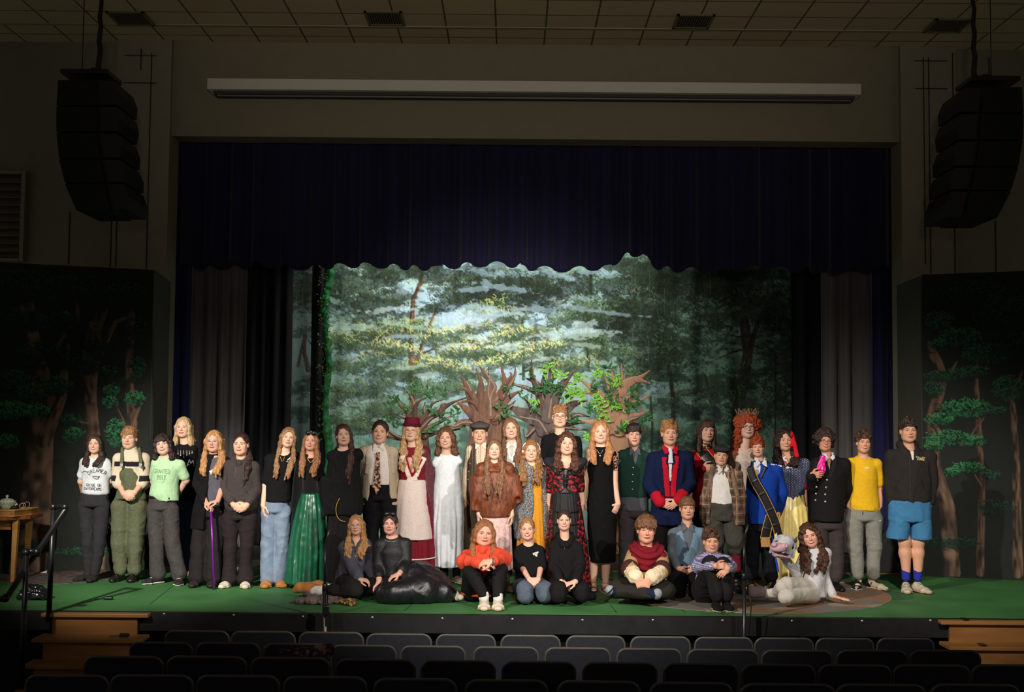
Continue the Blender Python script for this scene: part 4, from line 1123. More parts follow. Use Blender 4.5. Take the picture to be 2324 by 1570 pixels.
# side flats with painted dark forests
def flat_canvas(cv, trunks, leaves, side):
    r = random.Random(4 + side)
    k = np.clip(cv.n2(90, 60, 2) * .5 + .3, 0, 1)[..., None]; cv.a = cv.a * (1 - k) + np.array(lin((26, 30, 26))) * k
    for pts, w0, w1 in trunks: cv.branch(pts, w0, w1, (42, 34, 29), (118, 92, 74), int(w0 * 3 + pts[0][0]) % 50)
    for (cx, cy, rx, ry, br) in leaves:
        cv.blob(cx, cy + 4, rx, ry, (22, 34, 28), .9, .6, int(cx) % 7, 12)
        hi = [(40, 78, 56), (44, 102, 66), (58, 138, 84)][br]; mid = [(30, 56, 44), (32, 78, 54), (36, 104, 66)][br]
        for i in range(int(rx * ry * [.12, .2, .26][br])):
            a = r.uniform(0, 6.28); q = math.sqrt(r.random()); x = cx + rx * q * math.cos(a); y = cy + ry * q * math.sin(a)
            c = hi if (cy - y) / ry + r.uniform(-.5, .5) > .05 else mid
            c = tuple(v * r.uniform(.8, 1.15) for v in c); cv.dab(x, y, r.uniform(-4, 4), r.uniform(-3, 3), 4, c, .7)
M_flat = mat('painted_flat_board', (255, 255, 255), .75, var=.08, scale=12, bump=.05, attr=True, spec=.2)
def yl_(x): return 13.95 + (x + 10) * .0014
cv = Canvas(-120, 585, 350, 1330, 2.2, (36, 38, 35))
flat_canvas(cv, [([(60, 1300), (78, 1180), (92, 1000), (100, 900), (70, 760), (58, 650)], 84, 30), ([(100, 1000), (140, 900), (152, 780)], 34, 12), ([(215, 1300), (222, 1120), (212, 1000), (205, 900), (220, 740), (238, 690)], 46, 16), ([(206, 900), (190, 820), (216, 700)], 30, 12), ([(218, 820), (262, 720), (300, 700)], 16, 6), ([(292, 1060), (300, 960), (292, 830), (300, 690), (292, 640)], 26, 10), ([(290, 980), (262, 920), (258, 900)], 12, 4), ([(300, 960), (318, 918)], 12, 6), ([(150, 700), (176, 720), (168, 640)], 14, 6), ([(130, 780), (180, 700)], 10, 3), ([(135, 950), (200, 960)], 5, 3)],
 [(30, 860, 42, 22, 1), (70, 890, 34, 20, 1), (20, 930, 50, 22, 2), (85, 930, 30, 16, 2), (20, 1000, 24, 18, 2), (125, 870, 40, 22, 1), (160, 990, 22, 16, 1), (255, 884, 20, 12, 2), (250, 912, 18, 14, 2), (306, 904, 24, 18, 2), (262, 980, 22, 34, 2), (312, 830, 20, 26, 1), (160, 950, 26, 12, 1), (170, 980, 22, 10, 2), (250, 840, 20, 12, 1), (180, 820, 50, 26, 0), (90, 800, 60, 30, 0), (220, 780, 40, 20, 0), (60, 640, 90, 40, 0), (180, 640, 80, 36, 0), (290, 650, 50, 36, 0), (310, 740, 28, 36, 0), (130, 720, 70, 26, 0), (50, 720, 60, 30, 0), (300, 860, 28, 10, 0), (60, 1240, 70, 14, 0), (200, 1250, 80, 10, 1), (240, 1140, 16, 50, 0)], 0)
painted_sheet('forest_flat', cv, yl_, M_flat, 'tall painted forest flat at the left of the stage behind the left cast members', 'painted flat', None, .03, topfn=lambda x: 595 + .05 * x)
ZL = W(347, 612, yl_(347))[2]
a = W(348, 612, yl_(348)); b_ = W(384, 640, WY - .06)
mb = MB(); mb.prism([(a[0], a[1], .01), (b_[0], b_[1], .01), (b_[0], b_[1], b_[2]), (a[0], a[1], a[2])], (.02, -.01, 0))
tag(mb.build('flat_return_panel', mat('bare_flat_panel', (74, 72, 64), .8, var=.12, scale=4, bump=.05)), 'plain dark return panel angled back from the left forest flat to the wall', 'painted flat')
def yr_(x): return 14.42 - (x - 2092) * .0014
cv = Canvas(2092, 612, 2440, 1330, 2.2, (34, 36, 34))
flat_canvas(cv, [([(2160, 1300), (2150, 1150), (2120, 1060), (2112, 960), (2140, 860), (2128, 820), (2108, 780)], 40, 20), ([(2225, 1300), (2228, 1100), (2222, 980), (2216, 880), (2214, 820)], 18, 10), ([(2220, 960), (2196, 1000), (2180, 1010)], 7, 3), ([(2224, 960), (2244, 930)], 6, 3), ([(2225, 1100), (2208, 1070)], 6, 3), ([(2310, 1300), (2306, 1060), (2300, 940), (2288, 860)], 24, 12), ([(2150, 860), (2170, 820)], 12, 4), ([(2130, 980), (2110, 950)], 14, 6), ([(2300, 900), (2320, 840)], 10, 4)],
 [(2130, 720, 34, 22, 1), (2180, 760, 50, 24, 1), (2240, 800, 60, 24, 1), (2150, 850, 56, 12, 1), (2120, 880, 24, 16, 1), (2200, 840, 50, 12, 1), (2190, 925, 60, 22, 2), (2130, 950, 34, 14, 2), (2150, 992, 60, 16, 2), (2210, 1000, 30, 12, 2), (2120, 1010, 22, 12, 2), (2196, 1060, 40, 12, 2), (2160, 1070, 20, 10, 2), (2250, 1075, 24, 10, 1), (2200, 660, 90, 30, 0), (2290, 700, 60, 50, 0), (2290, 880, 40, 30, 1), (2260, 930, 24, 10, 1), (2130, 780, 22, 16, 1), (2300, 780, 50, 30, 0), (2160, 1230, 60, 14, 0), (2260, 1150, 40, 16, 0), (2240, 720, 50, 20, 0)], 1)
painted_sheet('forest_flat', cv, yr_, M_flat, 'tall painted forest flat at the right of the stage', 'painted flat', None, .03, topfn=lambda x: 623 - .035 * (x - 2092))
a = W(2091, 626, 14.42); b_ = W(2038, 648, WY - .06)
mb = MB(); mb.prism([(a[0], a[1], .01), (b_[0], b_[1], .01), (b_[0], b_[1], b_[2]), (a[0], a[1], a[2])], (-.02, -.01, 0))
tag(mb.build('flat_return_panel', _mats['bare_flat_panel']), 'plain dark return panel angled back from the right forest flat to the wall', 'painted flat')

# ---------------------------------------------------------------- green vine column
Yv = 17.3
F = SDF(); r = random.Random(2); prev = None
for i in range(24):
    py = 560 + i * 30; p = W(742 + 5 * math.sin(i * .9) + r.uniform(-2, 2), py, Yv); p[2] = max(p[2], .05)
    if prev is not None: F.cap(prev, p, r.uniform(.032, .052), r.uniform(.03, .05), .03)
    prev = p
V, Fc = F.mesh(.014); V = finish(V, Fc, folds(.014, 12, 4, 4, (1, 0, .4)))
t = thing('beanstalk_vine', 'tall twisted green cloth vine hanging at the left of the painted backdrop', 'stage vine', (prev[0], Yv, .0))
mesh_np('vine_stem', V, Fc, mat('green_cloth_vine', (24, 96, 54), .6, var=.2, scale=9), t)
def oakleaf(mb, c, d, n, L, wd):
    """a lobed leaf with thickness"""
    d = nrm(d); n = nrm(np.array(n, float) - d * np.dot(n, d)); s = np.cross(d, n); prof = [(0, .05), (.12, .34), (.24, .16), (.38, .50), (.50, .22), (.64, .44), (.76, .20), (.88, .26), (1, 0)]
    top_ = [c + d * L * a + s * wd * w_ + n * (.10 * L * math.sin(a * 3)) for a, w_ in prof]; bot_ = [c + d * L * a - s * wd * w_ + n * (.10 * L * math.sin(a * 3)) for a, w_ in prof[:-1][::-1]]
    mid = [c + d * L * a + n * (.10 * L * math.sin(a * 3) - .012) for a, w_ in prof]
    nn = len(prof); vs = top_ + mid + [c + d * L * a - s * wd * w_ + n * (.10 * L * math.sin(a * 3)) for a, w_ in prof]
    fs = [(i, i + 1, nn + i + 1, nn + i) for i in range(nn - 1)] + [(nn + i, nn + i + 1, 2 * nn + i + 1, 2 * nn + i) for i in range(nn - 1)]
    mb.add(vs, fs)
mb = MB()
for i in range(170):
    py = r.uniform(590, 1000); c = W(736 + r.uniform(-14, 14), py, Yv - .06); oakleaf(mb, c, (r.uniform(-1, 1), -.3, r.uniform(-1, 1)), (0, -1, .2), r.uniform(.03, .06), .02)
mb.build('vine_leaves', mat('vine_leaf', (84, 112, 40), .6, var=.2, scale=20, bump=0), t, True)['kind'] = 'stuff'

# ---------------------------------------------------------------- cut-out trees
def cutout_tree(name, Y, trunk, branches, m, label, mh=None, sprigs=(), seed=0, layers=True):
    base = W(trunk[0][0], trunk[0][1], Y); t = thing(name, label, 'cut-out tree', (base[0], Y, 0), 'plywood cut-out trees')
    rr = random.Random(seed)
    def strip(pts, w0, w1, Yl, F, th=.009):
        # a curved flat board tapering from w0 to w1 px
        P = [np.array(p, float) for p in pts]; Q = []
        for i in range(len(P) - 1):
            p0 = P[max(i - 1, 0)]; p1 = P[i]; p2 = P[i + 1]; p3 = P[min(i + 2, len(P) - 1)]
            for k in range(4):
                u = k / 4; Q.append(.5 * ((2 * p1) + (-p0 + p2) * u + (2 * p0 - 5 * p1 + 4 * p2 - p3) * u * u + (-p0 + 3 * p1 - 3 * p2 + p3) * u ** 3))
        Q.append(P[-1]); n = len(Q); u_ = MP(Yl) / 2
        for i in range(n - 1):
            f0, f1 = i / (n - 1), (i + 1) / (n - 1); r0 = (w0 * (1 - f0) ** 1.1 + w1 * f0) * u_; r1 = (w0 * (1 - f1) ** 1.1 + w1 * f1) * u_
            a_, b_ = W(*Q[i], Yl), W(*Q[i + 1], Yl); F.loft(a_, b_, np.cross(b_ - a_, (0, 1, 0)), max(r0, .012), th, max(r1, .010), th, k=.004, capf=max(1, min(r0 / th, 8)))
    def made(nm, F, m_, vox=.012):
        V, Fc = F.mesh(vox, .001); return mesh_np(nm, V, Fc, m_, t, True)
    F = SDF(); tp = [(trunk[0][0], trunk[0][1])] + list(trunk[1:-1]); strip(tp, trunk[-1][0] * 1.1, trunk[-1][1] * 1.35, Y, F, .022)
    bz = W(tp[0][0], tp[0][1], Y); hw = trunk[-1][0] * MP(Y) * .55
    F.loft((bz[0], Y, 0), (bz[0], Y, bz[2] + .05), (1, 0, 0), hw * 1.15, .022, hw * .95, .022, k=.01, capf=1); made('trunk', F, m, .014)
    for i, (pts, w0) in enumerate(branches):
        yy = Y - .035 - .028 * (i % 3)
        F = SDF(); strip(pts, w0, 2.2, yy, F); made('branch', F, m if (i % 3 or mh is None) else mh)
        if i % 2 == 0:
            F = SDF(); strip([(x + w0 * .12, y) for x, y in pts[:-1] + [tuple((np.array(pts[-1]) + np.array(pts[-2])) / 2)]], w0 * .15, 1.0, yy - .012, F, .005); made('paint_streak', F, MHL, .006)
    for (x, y, n, bright) in sprigs:
        mb = MB()
        c0 = W(x, y, Y - .17)
        for k in range(n):
            a = rr.uniform(-3.14, 3.14); d = (math.cos(a), rr.uniform(-.6, .1), math.sin(a) * .9 + .15); c = c0 + V3(rr.uniform(-.06, .06), rr.uniform(-.05, .03), rr.uniform(-.05, .05))
            oakleaf(mb, c, d, (rr.uniform(-.5, .5), -1, rr.uniform(-.2, .7)), rr.uniform(.06, .095), .042)
        mb.build('leaf_sprig', MLF[bright], t, True)
MHL = mat('bark_highlight', (156, 132, 120), .6, var=.2, scale=20, bump=0)
MLF = [mat('silk_leaf_dark', (62, 112, 62), .4, var=.2, scale=14, bump=0, spec=.5), mat('silk_leaf_bright', (134, 190, 76), .4, var=.2, scale=14, bump=0, spec=.5)]
MB1 = mat('bark_paint_brown', (136, 92, 70), .6, rgb2=(92, 62, 52), scale=7, stretch=(3, 1, .7), thr=(.4, .65), bump=.05, detail=3)
MB2 = mat('bark_paint_grey', (116, 94, 88), .6, rgb2=(72, 56, 56), scale=7, stretch=(3, 1, .7), thr=(.4, .65), bump=.05, detail=3)
MB3 = mat('bark_paint_dark', (104, 70, 56), .6, rgb2=(56, 40, 42), scale=7, stretch=(3, 1, .7), thr=(.4, .65), bump=.05, detail=3)
MB4 = mat('bark_paint_tan', (190, 142, 112), .6, rgb2=(160, 118, 94), scale=4, stretch=(2, 1, .7), thr=(.4, .65), bump=.03, detail=3)
def zz(pts): return [(820 + u / 3.32, 780 + v / 3.32) for u, v in pts]
cutout_tree('cutout_tree', 16.9, zz([(440, 830), (430, 700), (430, 600)]) + [(44, 32)],
 [(zz([(425, 640), (400, 520), (385, 430), (340, 355)]), 20), (zz([(400, 560), (410, 470), (440, 430), (490, 405)]), 14), (zz([(400, 620), (330, 560), (230, 520)]), 16), (zz([(390, 580), (330, 500), (280, 450), (255, 390)]), 16), (zz([(440, 640), (520, 560), (600, 530), (655, 520)]), 18), (zz([(430, 600), (500, 520), (540, 450), (620, 420)]), 15), (zz([(450, 660), (570, 600), (650, 560), (740, 515)]), 16), (zz([(470, 700), (600, 660), (740, 640), (800, 600)]), 13), (zz([(420, 700), (330, 720), (220, 670), (170, 600)]), 18), (zz([(400, 740), (200, 700), (120, 680), (30, 655)]), 11), (zz([(480, 560), (470, 500), (480, 440)]), 9), (zz([(560, 540), (640, 470), (720, 430), (830, 395)]), 16), (zz([(160, 700), (90, 640), (40, 610)]), 8), (zz([(600, 560), (600, 470), (640, 450)]), 10)],
 MB3, 'low dark brown cut-out tree behind the person in the burgundy hat', MB1,
 [(820 + u / 3.32, 780 + v / 3.32, 7, b) for u, v, b in ((385, 340, 0), (425, 305, 0), (250, 420, 0), (220, 455, 0), (490, 370, 0), (530, 370, 0), (620, 375, 0), (340, 510, 0), (540, 500, 0), (195, 570, 0), (270, 600, 0), (560, 640, 0), (620, 560, 0), (700, 500, 0), (790, 600, 0), (650, 620, 0), (500, 660, 0), (700, 560, 0))], 3)
cutout_tree('cutout_tree', 16.6, zz([(990, 800), (975, 620), (950, 500)]) + [(104, 60)],
 [(zz([(940, 560), (850, 440), (800, 330), (750, 240)]), 42), (zz([(930, 520), (900, 400), (900, 280), (865, 190)]), 30), (zz([(960, 540), (960, 400), (990, 320), (930, 230), (890, 165)]), 36), (zz([(985, 560), (1040, 420), (1080, 300), (1045, 140)]), 44), (zz([(1060, 400), (1120, 300), (1155, 240), (1160, 165)]), 20), (zz([(930, 600), (800, 500), (720, 430)]), 34), (zz([(920, 620), (780, 590), (700, 620), (640, 610)]), 22), (zz([(900, 480), (820, 370), (740, 320)]), 22), (zz([(960, 420), (950, 360), (960, 300), (960, 170)]), 16), (zz([(1010, 580), (1080, 440), (1150, 380), (1220, 350)]), 28), (zz([(1000, 560), (1110, 480), (1160, 430)]), 18), (zz([(1090, 300), (1130, 240), (1120, 215)]), 10), (zz([(990, 440), (1040, 390), (1100, 330), (1150, 290)]), 16), (zz([(900, 470), (800, 430), (690, 470)]), 14)],
 MB1, 'brown cut-out tree with bare branches behind the flat cap and striped shirt', None,
 [(820 + u / 3.32, 780 + v / 3.32, 7, b) for u, v, b in ((1110, 340, 0), (1230, 380, 0), (1050, 470, 0), (1080, 520, 0))], 5)
cutout_tree('cutout_tree', 16.75, zz([(1400, 840), (1400, 660), (1390, 560)]) + [(100, 52)],
 [(zz([(1400, 640), (1370, 480), (1340, 360), (1280, 230), (1285, 120)]), 44), (zz([(1380, 560), (1250, 540), (1170, 500), (1070, 455)]), 52), (zz([(1400, 560), (1420, 400), (1420, 280), (1430, 120)]), 34), (zz([(1380, 420), (1320, 300), (1240, 260)]), 26), (zz([(1340, 380), (1240, 330), (1160, 310), (1135, 295)]), 16), (zz([(1420, 560), (1440, 440), (1500, 330), (1570, 240), (1625, 185)]), 38), (zz([(1490, 340), (1560, 300), (1620, 305)]), 14), (zz([(1440, 600), (1560, 480), (1640, 440), (1700, 430)]), 30), (zz([(1440, 640), (1600, 540), (1720, 550)]), 26), (zz([(1440, 680), (1560, 610), (1690, 595)]), 18), (zz([(1380, 660), (1320, 580), (1230, 560), (1130, 540)]), 34), (zz([(1420, 300), (1460, 200), (1470, 150)]), 14), (zz([(1440, 620), (1600, 640), (1710, 650)]), 16), (zz([(1370, 300), (1385, 200), (1335, 175)]), 16), (zz([(1300, 640), (1240, 700), (1220, 640)]), 12), (zz([(1290, 560), (1270, 470), (1220, 400)]), 14)],
 MB2, 'large grey-brown cut-out tree behind the tallest person', MB3,
 [(820 + u / 3.32, 780 + v / 3.32, 8, b) for u, v, b in ((1250, 225, 0), (1400, 175, 1), (1405, 205, 1), (1480, 215, 1), (1500, 240, 1), (1460, 285, 0), (1390, 330, 0), (1310, 355, 0), (1390, 300, 0), (1510, 350, 0), (1300, 440, 1), (1300, 480, 0), (1540, 400, 0), (1560, 560, 0), (1440, 330, 0), (1600, 600, 0), (1590, 370, 1))], 7)
cutout_tree('cutout_tree', 16.5, zz([(1900, 840), (1910, 660), (1920, 560)]) + [(88, 56)],
 [(zz([(1910, 640), (1900, 500), (1930, 380), (1965, 290), (1960, 155)]), 50), (zz([(1950, 360), (2020, 290), (2100, 255), (2175, 200)]), 30), (zz([(2080, 270), (2120, 280), (2180, 300)]), 14), (zz([(1930, 560), (1990, 470), (2090, 440), (2180, 372)]), 36), (zz([(1990, 430), (2060, 380), (2100, 335)]), 20), (zz([(1880, 560), (1830, 440), (1740, 340), (1640, 265)]), 44), (zz([(1840, 460), (1740, 380), (1620, 360)]), 20), (zz([(1900, 420), (1870, 330), (1830, 230)]), 24), (zz([(1930, 660), (1990, 560), (2080, 540), (2170, 500)]), 36), (zz([(2060, 560), (2110, 520), (2110, 480)]), 14), (zz([(1960, 620), (2080, 650), (2185, 625)]), 18), (zz([(1880, 640), (1800, 600), (1720, 590), (1640, 570)]), 30), (zz([(1860, 600), (1800, 520), (1760, 500)]), 20), (zz([(1920, 300), (1890, 240), (1895, 165)]), 16), (zz([(1880, 520), (1900, 440), (1870, 360)]), 22), (zz([(1950, 600), (1980, 520), (2040, 480)]), 24)],
 MB4, 'tan cut-out tree with bright green leaves, rightmost of the cut-out trees', MB4,
 [(820 + u / 3.32, 780 + v / 3.32, 8, b) for u, v, b in ((1640, 245, 1), (1620, 280, 1), (1780, 210, 1), (1800, 225, 1), (1870, 185, 0), (1910, 265, 1), (1920, 290, 1), (1640, 370, 1), (1650, 400, 1), (1590, 355, 1), (1590, 385, 1), (1780, 400, 1), (1770, 430, 1), (1800, 460, 1), (1750, 340, 0), (1880, 370, 0), (1740, 480, 0), (1720, 500, 0), (1800, 530, 1), (1820, 560, 1), (1890, 420, 0), (1900, 470, 1), (1940, 480, 1), (2040, 360, 0), (2060, 370, 0), (2040, 470, 0), (2090, 440, 0), (2010, 470, 0), (2160, 530, 0), (2140, 580, 0), (1990, 610, 1), (1980, 640, 0), (1700, 700, 1), (2100, 620, 0))], 9, False)
# ================================================================ things round the stage
# painted stone disc and rug
def disc(name, cx, cy, r, z, m, label, cat, rim):
    mb = MB(); mb.lathe((cx, cy, z), [(r, 0), (r, .004), (r - .01, .006)], 96); o = mb.build('cloth', m, None)
    o.name = name; tag(o, label, cat)
    return o
def stone_mat(name, c1, c2, c3, mortar, sc):
    m = bpy.data.materials.new(name); m.use_nodes = True; nt = m.node_tree; N = nt.nodes; L = nt.links; b = N['Principled BSDF']; b.inputs['Roughness'].default_value = .6
    tc = N.new('ShaderNodeTexCoord'); vo = N.new('ShaderNodeTexVoronoi'); vo.inputs['Scale'].default_value = sc; vo.distance = 'CHEBYCHEV'
    L.new(tc.outputs['Object'], vo.inputs['Vector'])
    cr = N.new('ShaderNodeValToRGB'); cr.color_ramp.interpolation = 'CONSTANT'; el = cr.color_ramp.elements
    el[0].position = 0; el[0].color = (*lin(c1), 1); el[1].position = .35; el[1].color = (*lin(c2), 1); e = el.new(.65); e.color = (*lin(c3), 1)
    sx = N.new('ShaderNodeSeparateXYZ'); L.new(vo.outputs['Color'], sx.inputs[0]); L.new(sx.outputs[0], cr.inputs[0])
    nz = N.new('ShaderNodeTexNoise'); nz.inputs['Scale'].default_value = 9; L.new(tc.outputs['Object'], nz.inputs['Vector'])
    mx = N.new('ShaderNodeMix'); mx.data_type = 'RGBA'; mx.inputs['B'].default_value = (*lin(mortar), 1)
    mr = N.new('ShaderNodeMath'); mr.operation = 'MULTIPLY'; mr.inputs[1].default_value = .45; L.new(nz.outputs['Fac'], mr.inputs[0]); L.new(mr.outputs[0], mx.inputs['Factor']); L.new(cr.outputs[0], mx.inputs['A'])
    L.new(mx.outputs['Result'], b.inputs['Base Color']); return m
disc('painted_stone_disc', W(1684, 1337, 13.03)[0], 13.03, 1.50, .0005, stone_mat('painted_stone', (150, 112, 86), (122, 118, 112), (168, 150, 130), (86, 70, 56), 3.2), 'round painted stone paving disc on the green floor under the right group', 'floor disc', None)
disc('round_rug', W(137, 1300, 13.75)[0], 13.72, .64, .0005, mat('rug_grey_brown', (112, 98, 90), .95, rgb2=(58, 48, 46), scale=16, stretch=(.6, 2, 1), thr=(.4, .6), bump=.2), 'round mottled grey-brown rug behind the girl in the grey tee', 'rug', None)
# round patch of duller, mottled green on the floor
mb = MB(); c = W(1990, 1350, Yfloor(1990, 1350)); mb.lathe((c[0], c[1], .0004), [(.36, 0), (.36, .0012)], 40)
o = mb.build('trim_floor_patch', mat('mottled_dark_green', (58, 84, 58), .7, rgb2=(46, 100, 60), scale=5, thr=(.4, .6))); o['kind'] = 'structure'
# lip board fixings and seams
Mscrew = mat('steel_screw', (190, 180, 170), .3, var=0, bump=0, metal=.8)
scr = []
for i, (px, py) in enumerate(((372, 1393), (530, 1396), (687, 1399), (845, 1401), (1004, 1403), (1163, 1405), (1322, 1407), (1482, 1407), (1640, 1408), (1798, 1409), (1957, 1409), (2112, 1408))):
    p = W(px, py, 11.315); mb = MB(); mb.lathe((p[0], 11.318, p[2]), [(.004, -.006), (.012, -.004), (.012, .003)], 12, 'y')
    o = mb.build('screw_cup', Mscrew, None, True); tag(o, 'small steel screw cup, one of the row along the black stage lip', 'screw', 'screw cups along the stage lip')
# speakers
def line_array(px0, side, label, cable_px):
    # a hanging column of five cabinets seen from the side, curving inwards
    Yc = 13.2; f = side
    # outline rows in px of the left one: top to bottom (outer x, inner x, y)
    if side < 0: rows = [(131, 258, 180), (127, 266, 240), (127, 265, 300), (133, 272, 360), (146, 282, 415), (172, 288, 478)]
    else: rows = [(2320, 2190, 196), (2324, 2180, 256), (2322, 2176, 318), (2312, 2168, 378), (2296, 2158, 432), (2264, 2150, 495)]
    t = thing('hanging_loudspeaker', label, 'loudspeaker', (W((rows[5][0] + rows[5][1]) / 2, rows[5][2], Yc)[0], Yc, W(rows[5][0], rows[5][2], Yc)[2]))
    cab = mat('speaker_cabinet', (14, 13, 13), .6, var=.2, scale=30, bump=.05); gr = mat('speaker_grille', (24, 20, 22), .5, var=.3, scale=120, bump=.3, spec=.4)
    for i in range(5):
        (a0, b0, y0), (a1, b1, y1) = rows[i], rows[i + 1]
        m0 = a0 + (b0 - a0) * .68; m1 = a1 + (b1 - a1) * .68
        q = .985
        pts = [W(a0, y0 + 1, Yc), W(m0, y0 + 1, Yc), W(m1, y1 - 1, Yc), W(a1, y1 - 1, Yc)]
        mb = MB(); mb.prism(pts, (0, .75, 0)); c = mb.build('cabinet', cab, t, bevel=.01)
        n0 = a0 + (b0 - a0) * .74; n1 = a1 + (b1 - a1) * .74; bm = b0 + (5 if side < 0 else -5)
        mb = MB(); mb.prism([W(n0, y0 + 3, Yc), W(b0, y0 + 3, Yc), W((b0 + b1) / 2 - 4 * side * 0 + (6 if side < 0 else -6), (y0 + y1) / 2, Yc), W(b1, y1 - 3, Yc), W(n1, y1 - 3, Yc)], (0, .70, 0)); mb.build('grille', gr, c)
        mb = MB(); mb.prism([W(m0, y0 + 1, Yc + .03), W(n0, y0 + 2, Yc + .03), W(n1, y1 - 2, Yc + .03), W(m1, y1 - 1, Yc + .03)], (0, .66, 0)); mb.build('horn_slot', mat('horn_grey', (40, 38, 36), .6, var=0, bump=0), c)
    a = W(rows[0][0] + 20 * -side, rows[0][2] - 2, Yc + .3); b = W(rows[0][1], rows[0][2] - 4, Yc + .3)
    mb = MB(); mb.box(((a[0] + b[0]) / 2, Yc + .35, a[2] + .03), (abs(b[0] - a[0]), .5, .05)); mb.box((a[0] + .3 * -side, Yc + .35, a[2] + .08), (.07, .08, .1)); mb.build('fly_bracket', M_metal_blk, t, bevel=.005)
    p = W(cable_px, rows[0][2], Yc + .3); topz = ZC - .02
    mb = MB(); mb.tube([(p[0] + .01 * math.sin(i * 2.1), Yc + .3, p[2] - .02 + (topz - p[2]) * i / 12) for i in range(13)], [.034 - .012 * (i / 12) for i in range(13)], 8); mb.build('cable_bundle', M_metal_blk, t, True)
    p = W(cable_px + 38 * side, rows[0][2] - 4, Yc + .35); mb = MB(); mb.tube([(p[0], Yc + .35, p[2]), (p[0], Yc + .35, topz)], .006, 6); mb.build('suspension_wire', M_metal_blk, t, True)
line_array(0, -1, 'black curved line array loudspeaker hanging at the left of the stage', 224)
line_array(0, 1, 'black curved line array loudspeaker hanging at the right of the stage', 2212)
# floor monitor behind the tall boy
c = W(1995, 1262, 15.0)
t = thing('floor_monitor', 'grey wedge floor monitor speaker behind the two boys at the right', 'loudspeaker', (c[0], 15.0, 0))
def Wz(px, py, Y):
    p = W(px, py, Y); p[2] = max(p[2], 0.0); return p
x0, x1, x2 = W(1958, 1290, 14.75)[0], W(2092, 1290, 14.75)[0], W(2026, 1200, 14.75)[0]; zt = W(2026, 1208, 14.75)[2]
mb = MB(); mb.prism([(x0, 14.75, 0), (x1, 14.75, 0), (x1, 14.75, zt * .8), (x2, 14.75, zt), (x0, 14.75, .10)], (0, .62, 0)); mb.build('cabinet', mat('monitor_grey', (58, 58, 60), .6, var=.15, scale=20), t, bevel=.01)
mb = MB(); mb.lathe((x0 + (x1 - x0) * .72, 14.745, zt * .45), [(.03, -.012), (.10, -.006), (.12, .002)], 24, 'y'); mb.build('cup_handle', mat('monitor_dark', (20, 20, 22), .5, var=0, bump=0), t, True)
# handrail on the left steps
t = thing('handrail', 'black pipe handrail running up the left wooden steps', 'handrail', (W(115, 1370, 11.3)[0], 11.3, -.95))
def pipe(name, pts, r=.024): mb = MB(); mb.tube(pts, r, 12); return mb.build(name, M_metal_blk, t, True)
A = W(122, 1150, 11.25); B = W(118, 1370, 11.25); D_ = W(60, 1252, 10.75); pipe('post', [(A[0], 11.25, A[2]), (A[0] - .015, 11.25, -.05)])
pipe('post', [(D_[0], 10.75, D_[2]), (D_[0] - .01, 10.75, -.9)])
top_ = [W(122, 1149, 11.25), W(148, 1149, 11.2), W(150, 1156, 11.2), W(100, 1230, 11.0), W(62, 1284, 10.8), W(14, 1358, 10.5), W(-10, 1360, 10.4)]
pipe('rail', top_, .026); pipe('rail', [W(60, 1252, 10.75), W(84, 1250, 10.8), W(86, 1258, 10.85)], .024)
for p_ in (W(122, 1150, 11.25), W(148, 1150, 11.2), W(60, 1253, 10.75), W(84, 1252, 10.8), W(12, 1357, 10.5)):
    F = SDF(); F.ell(p_, (.036, .036, .036)); V, Fc = F.mesh(.008); mesh_np('elbow_fitting', V, Fc, M_metal_blk, t)
# wooden steps
Mw = mat('honey_pine', (160, 112, 60), .45, rgb2=(126, 84, 42), scale=2.2, stretch=(.7, 6, 6), thr=(.35, .7), bump=.04, detail=6, spec=.4)
Mw2 = mat('pine_riser', (152, 104, 56), .5, rgb2=(116, 76, 38), scale=2.6, stretch=(.6, 4, 4), thr=(.35, .7), bump=.04, detail=6)
def steps(x0, x1, label, n=4, px=None):
    t = thing('wooden_steps', label, 'steps', ((x0 + x1) / 2, 11.0, -.95))
    for k in range(n):
        z = -.005 - .19 * k; yf = 11.24 - .21 * k
        mb = MB(); mb.box(((x0 + x1) / 2, yf + .13, z - .016), (x1 - x0, .28, .034)); mb.build('tread', Mw, t, bevel=.006)
        mb = MB(); mb.box(((x0 + x1) / 2 - .01, yf + .05, (z - .033 - .95) / 2), (x1 - x0 - .20, .03, .95 + z - .035)); mb.build('riser', Mw2, t)
xa = W(94, 1384, 11.24)[0]; xb = W(337, 1384, 11.24)[0]
steps(xa, xb, 'honey pine steps with a black handrail at the left front of the stage')
xa2 = W(2135, 1396, 11.24)[0]; steps(xa2, xa2 + 1.2, 'honey pine steps at the right front of the stage')
mb = MB()
for k in range(2):
    a = W([2195, 2235][k], [1397, 1453][k], 11.24 - .21 * k); mb.box((a[0], 11.30 - .21 * k, -.0 - .19 * k + .006), (.05, .10, .008))
tag(mb.build('floor_clip', M_metal_blk), 'small black clips lying on the right wooden steps', 'clip')
# small black adapters
for (px, py, z, yy, lab) in ((246, 1361, 0, None, 'small black cable adapter lying on the stage edge above the left steps'), (283, 1423, -.19, 11.12, 'small black cable adapter lying on the second left step')):
    Y = yy or Yfloor(px, py, z); p = W(px, py, Y); F = SDF(); F.loft((p[0] - .035, Y, z + .018), (p[0] + .035, Y, z + .018), (0, 1, 0), .022, .017, .022, .017, k=.01, capf=.5)
    t = thing('cable_adapter', lab, 'adapter', (p[0], Y, z)); V, Fc = F.mesh(.005, z + .001); mesh_np('adapter_body', V, Fc, M_metal_blk, t)
    mb = MB(); mb.tube([(p[0] - .03, Y, z + .012), (p[0] - .09, Y + .01, z + .008), (p[0] - .13, Y - .01, z + .006)], .004, 6); mb.build('cable', M_metal_blk, t, True)
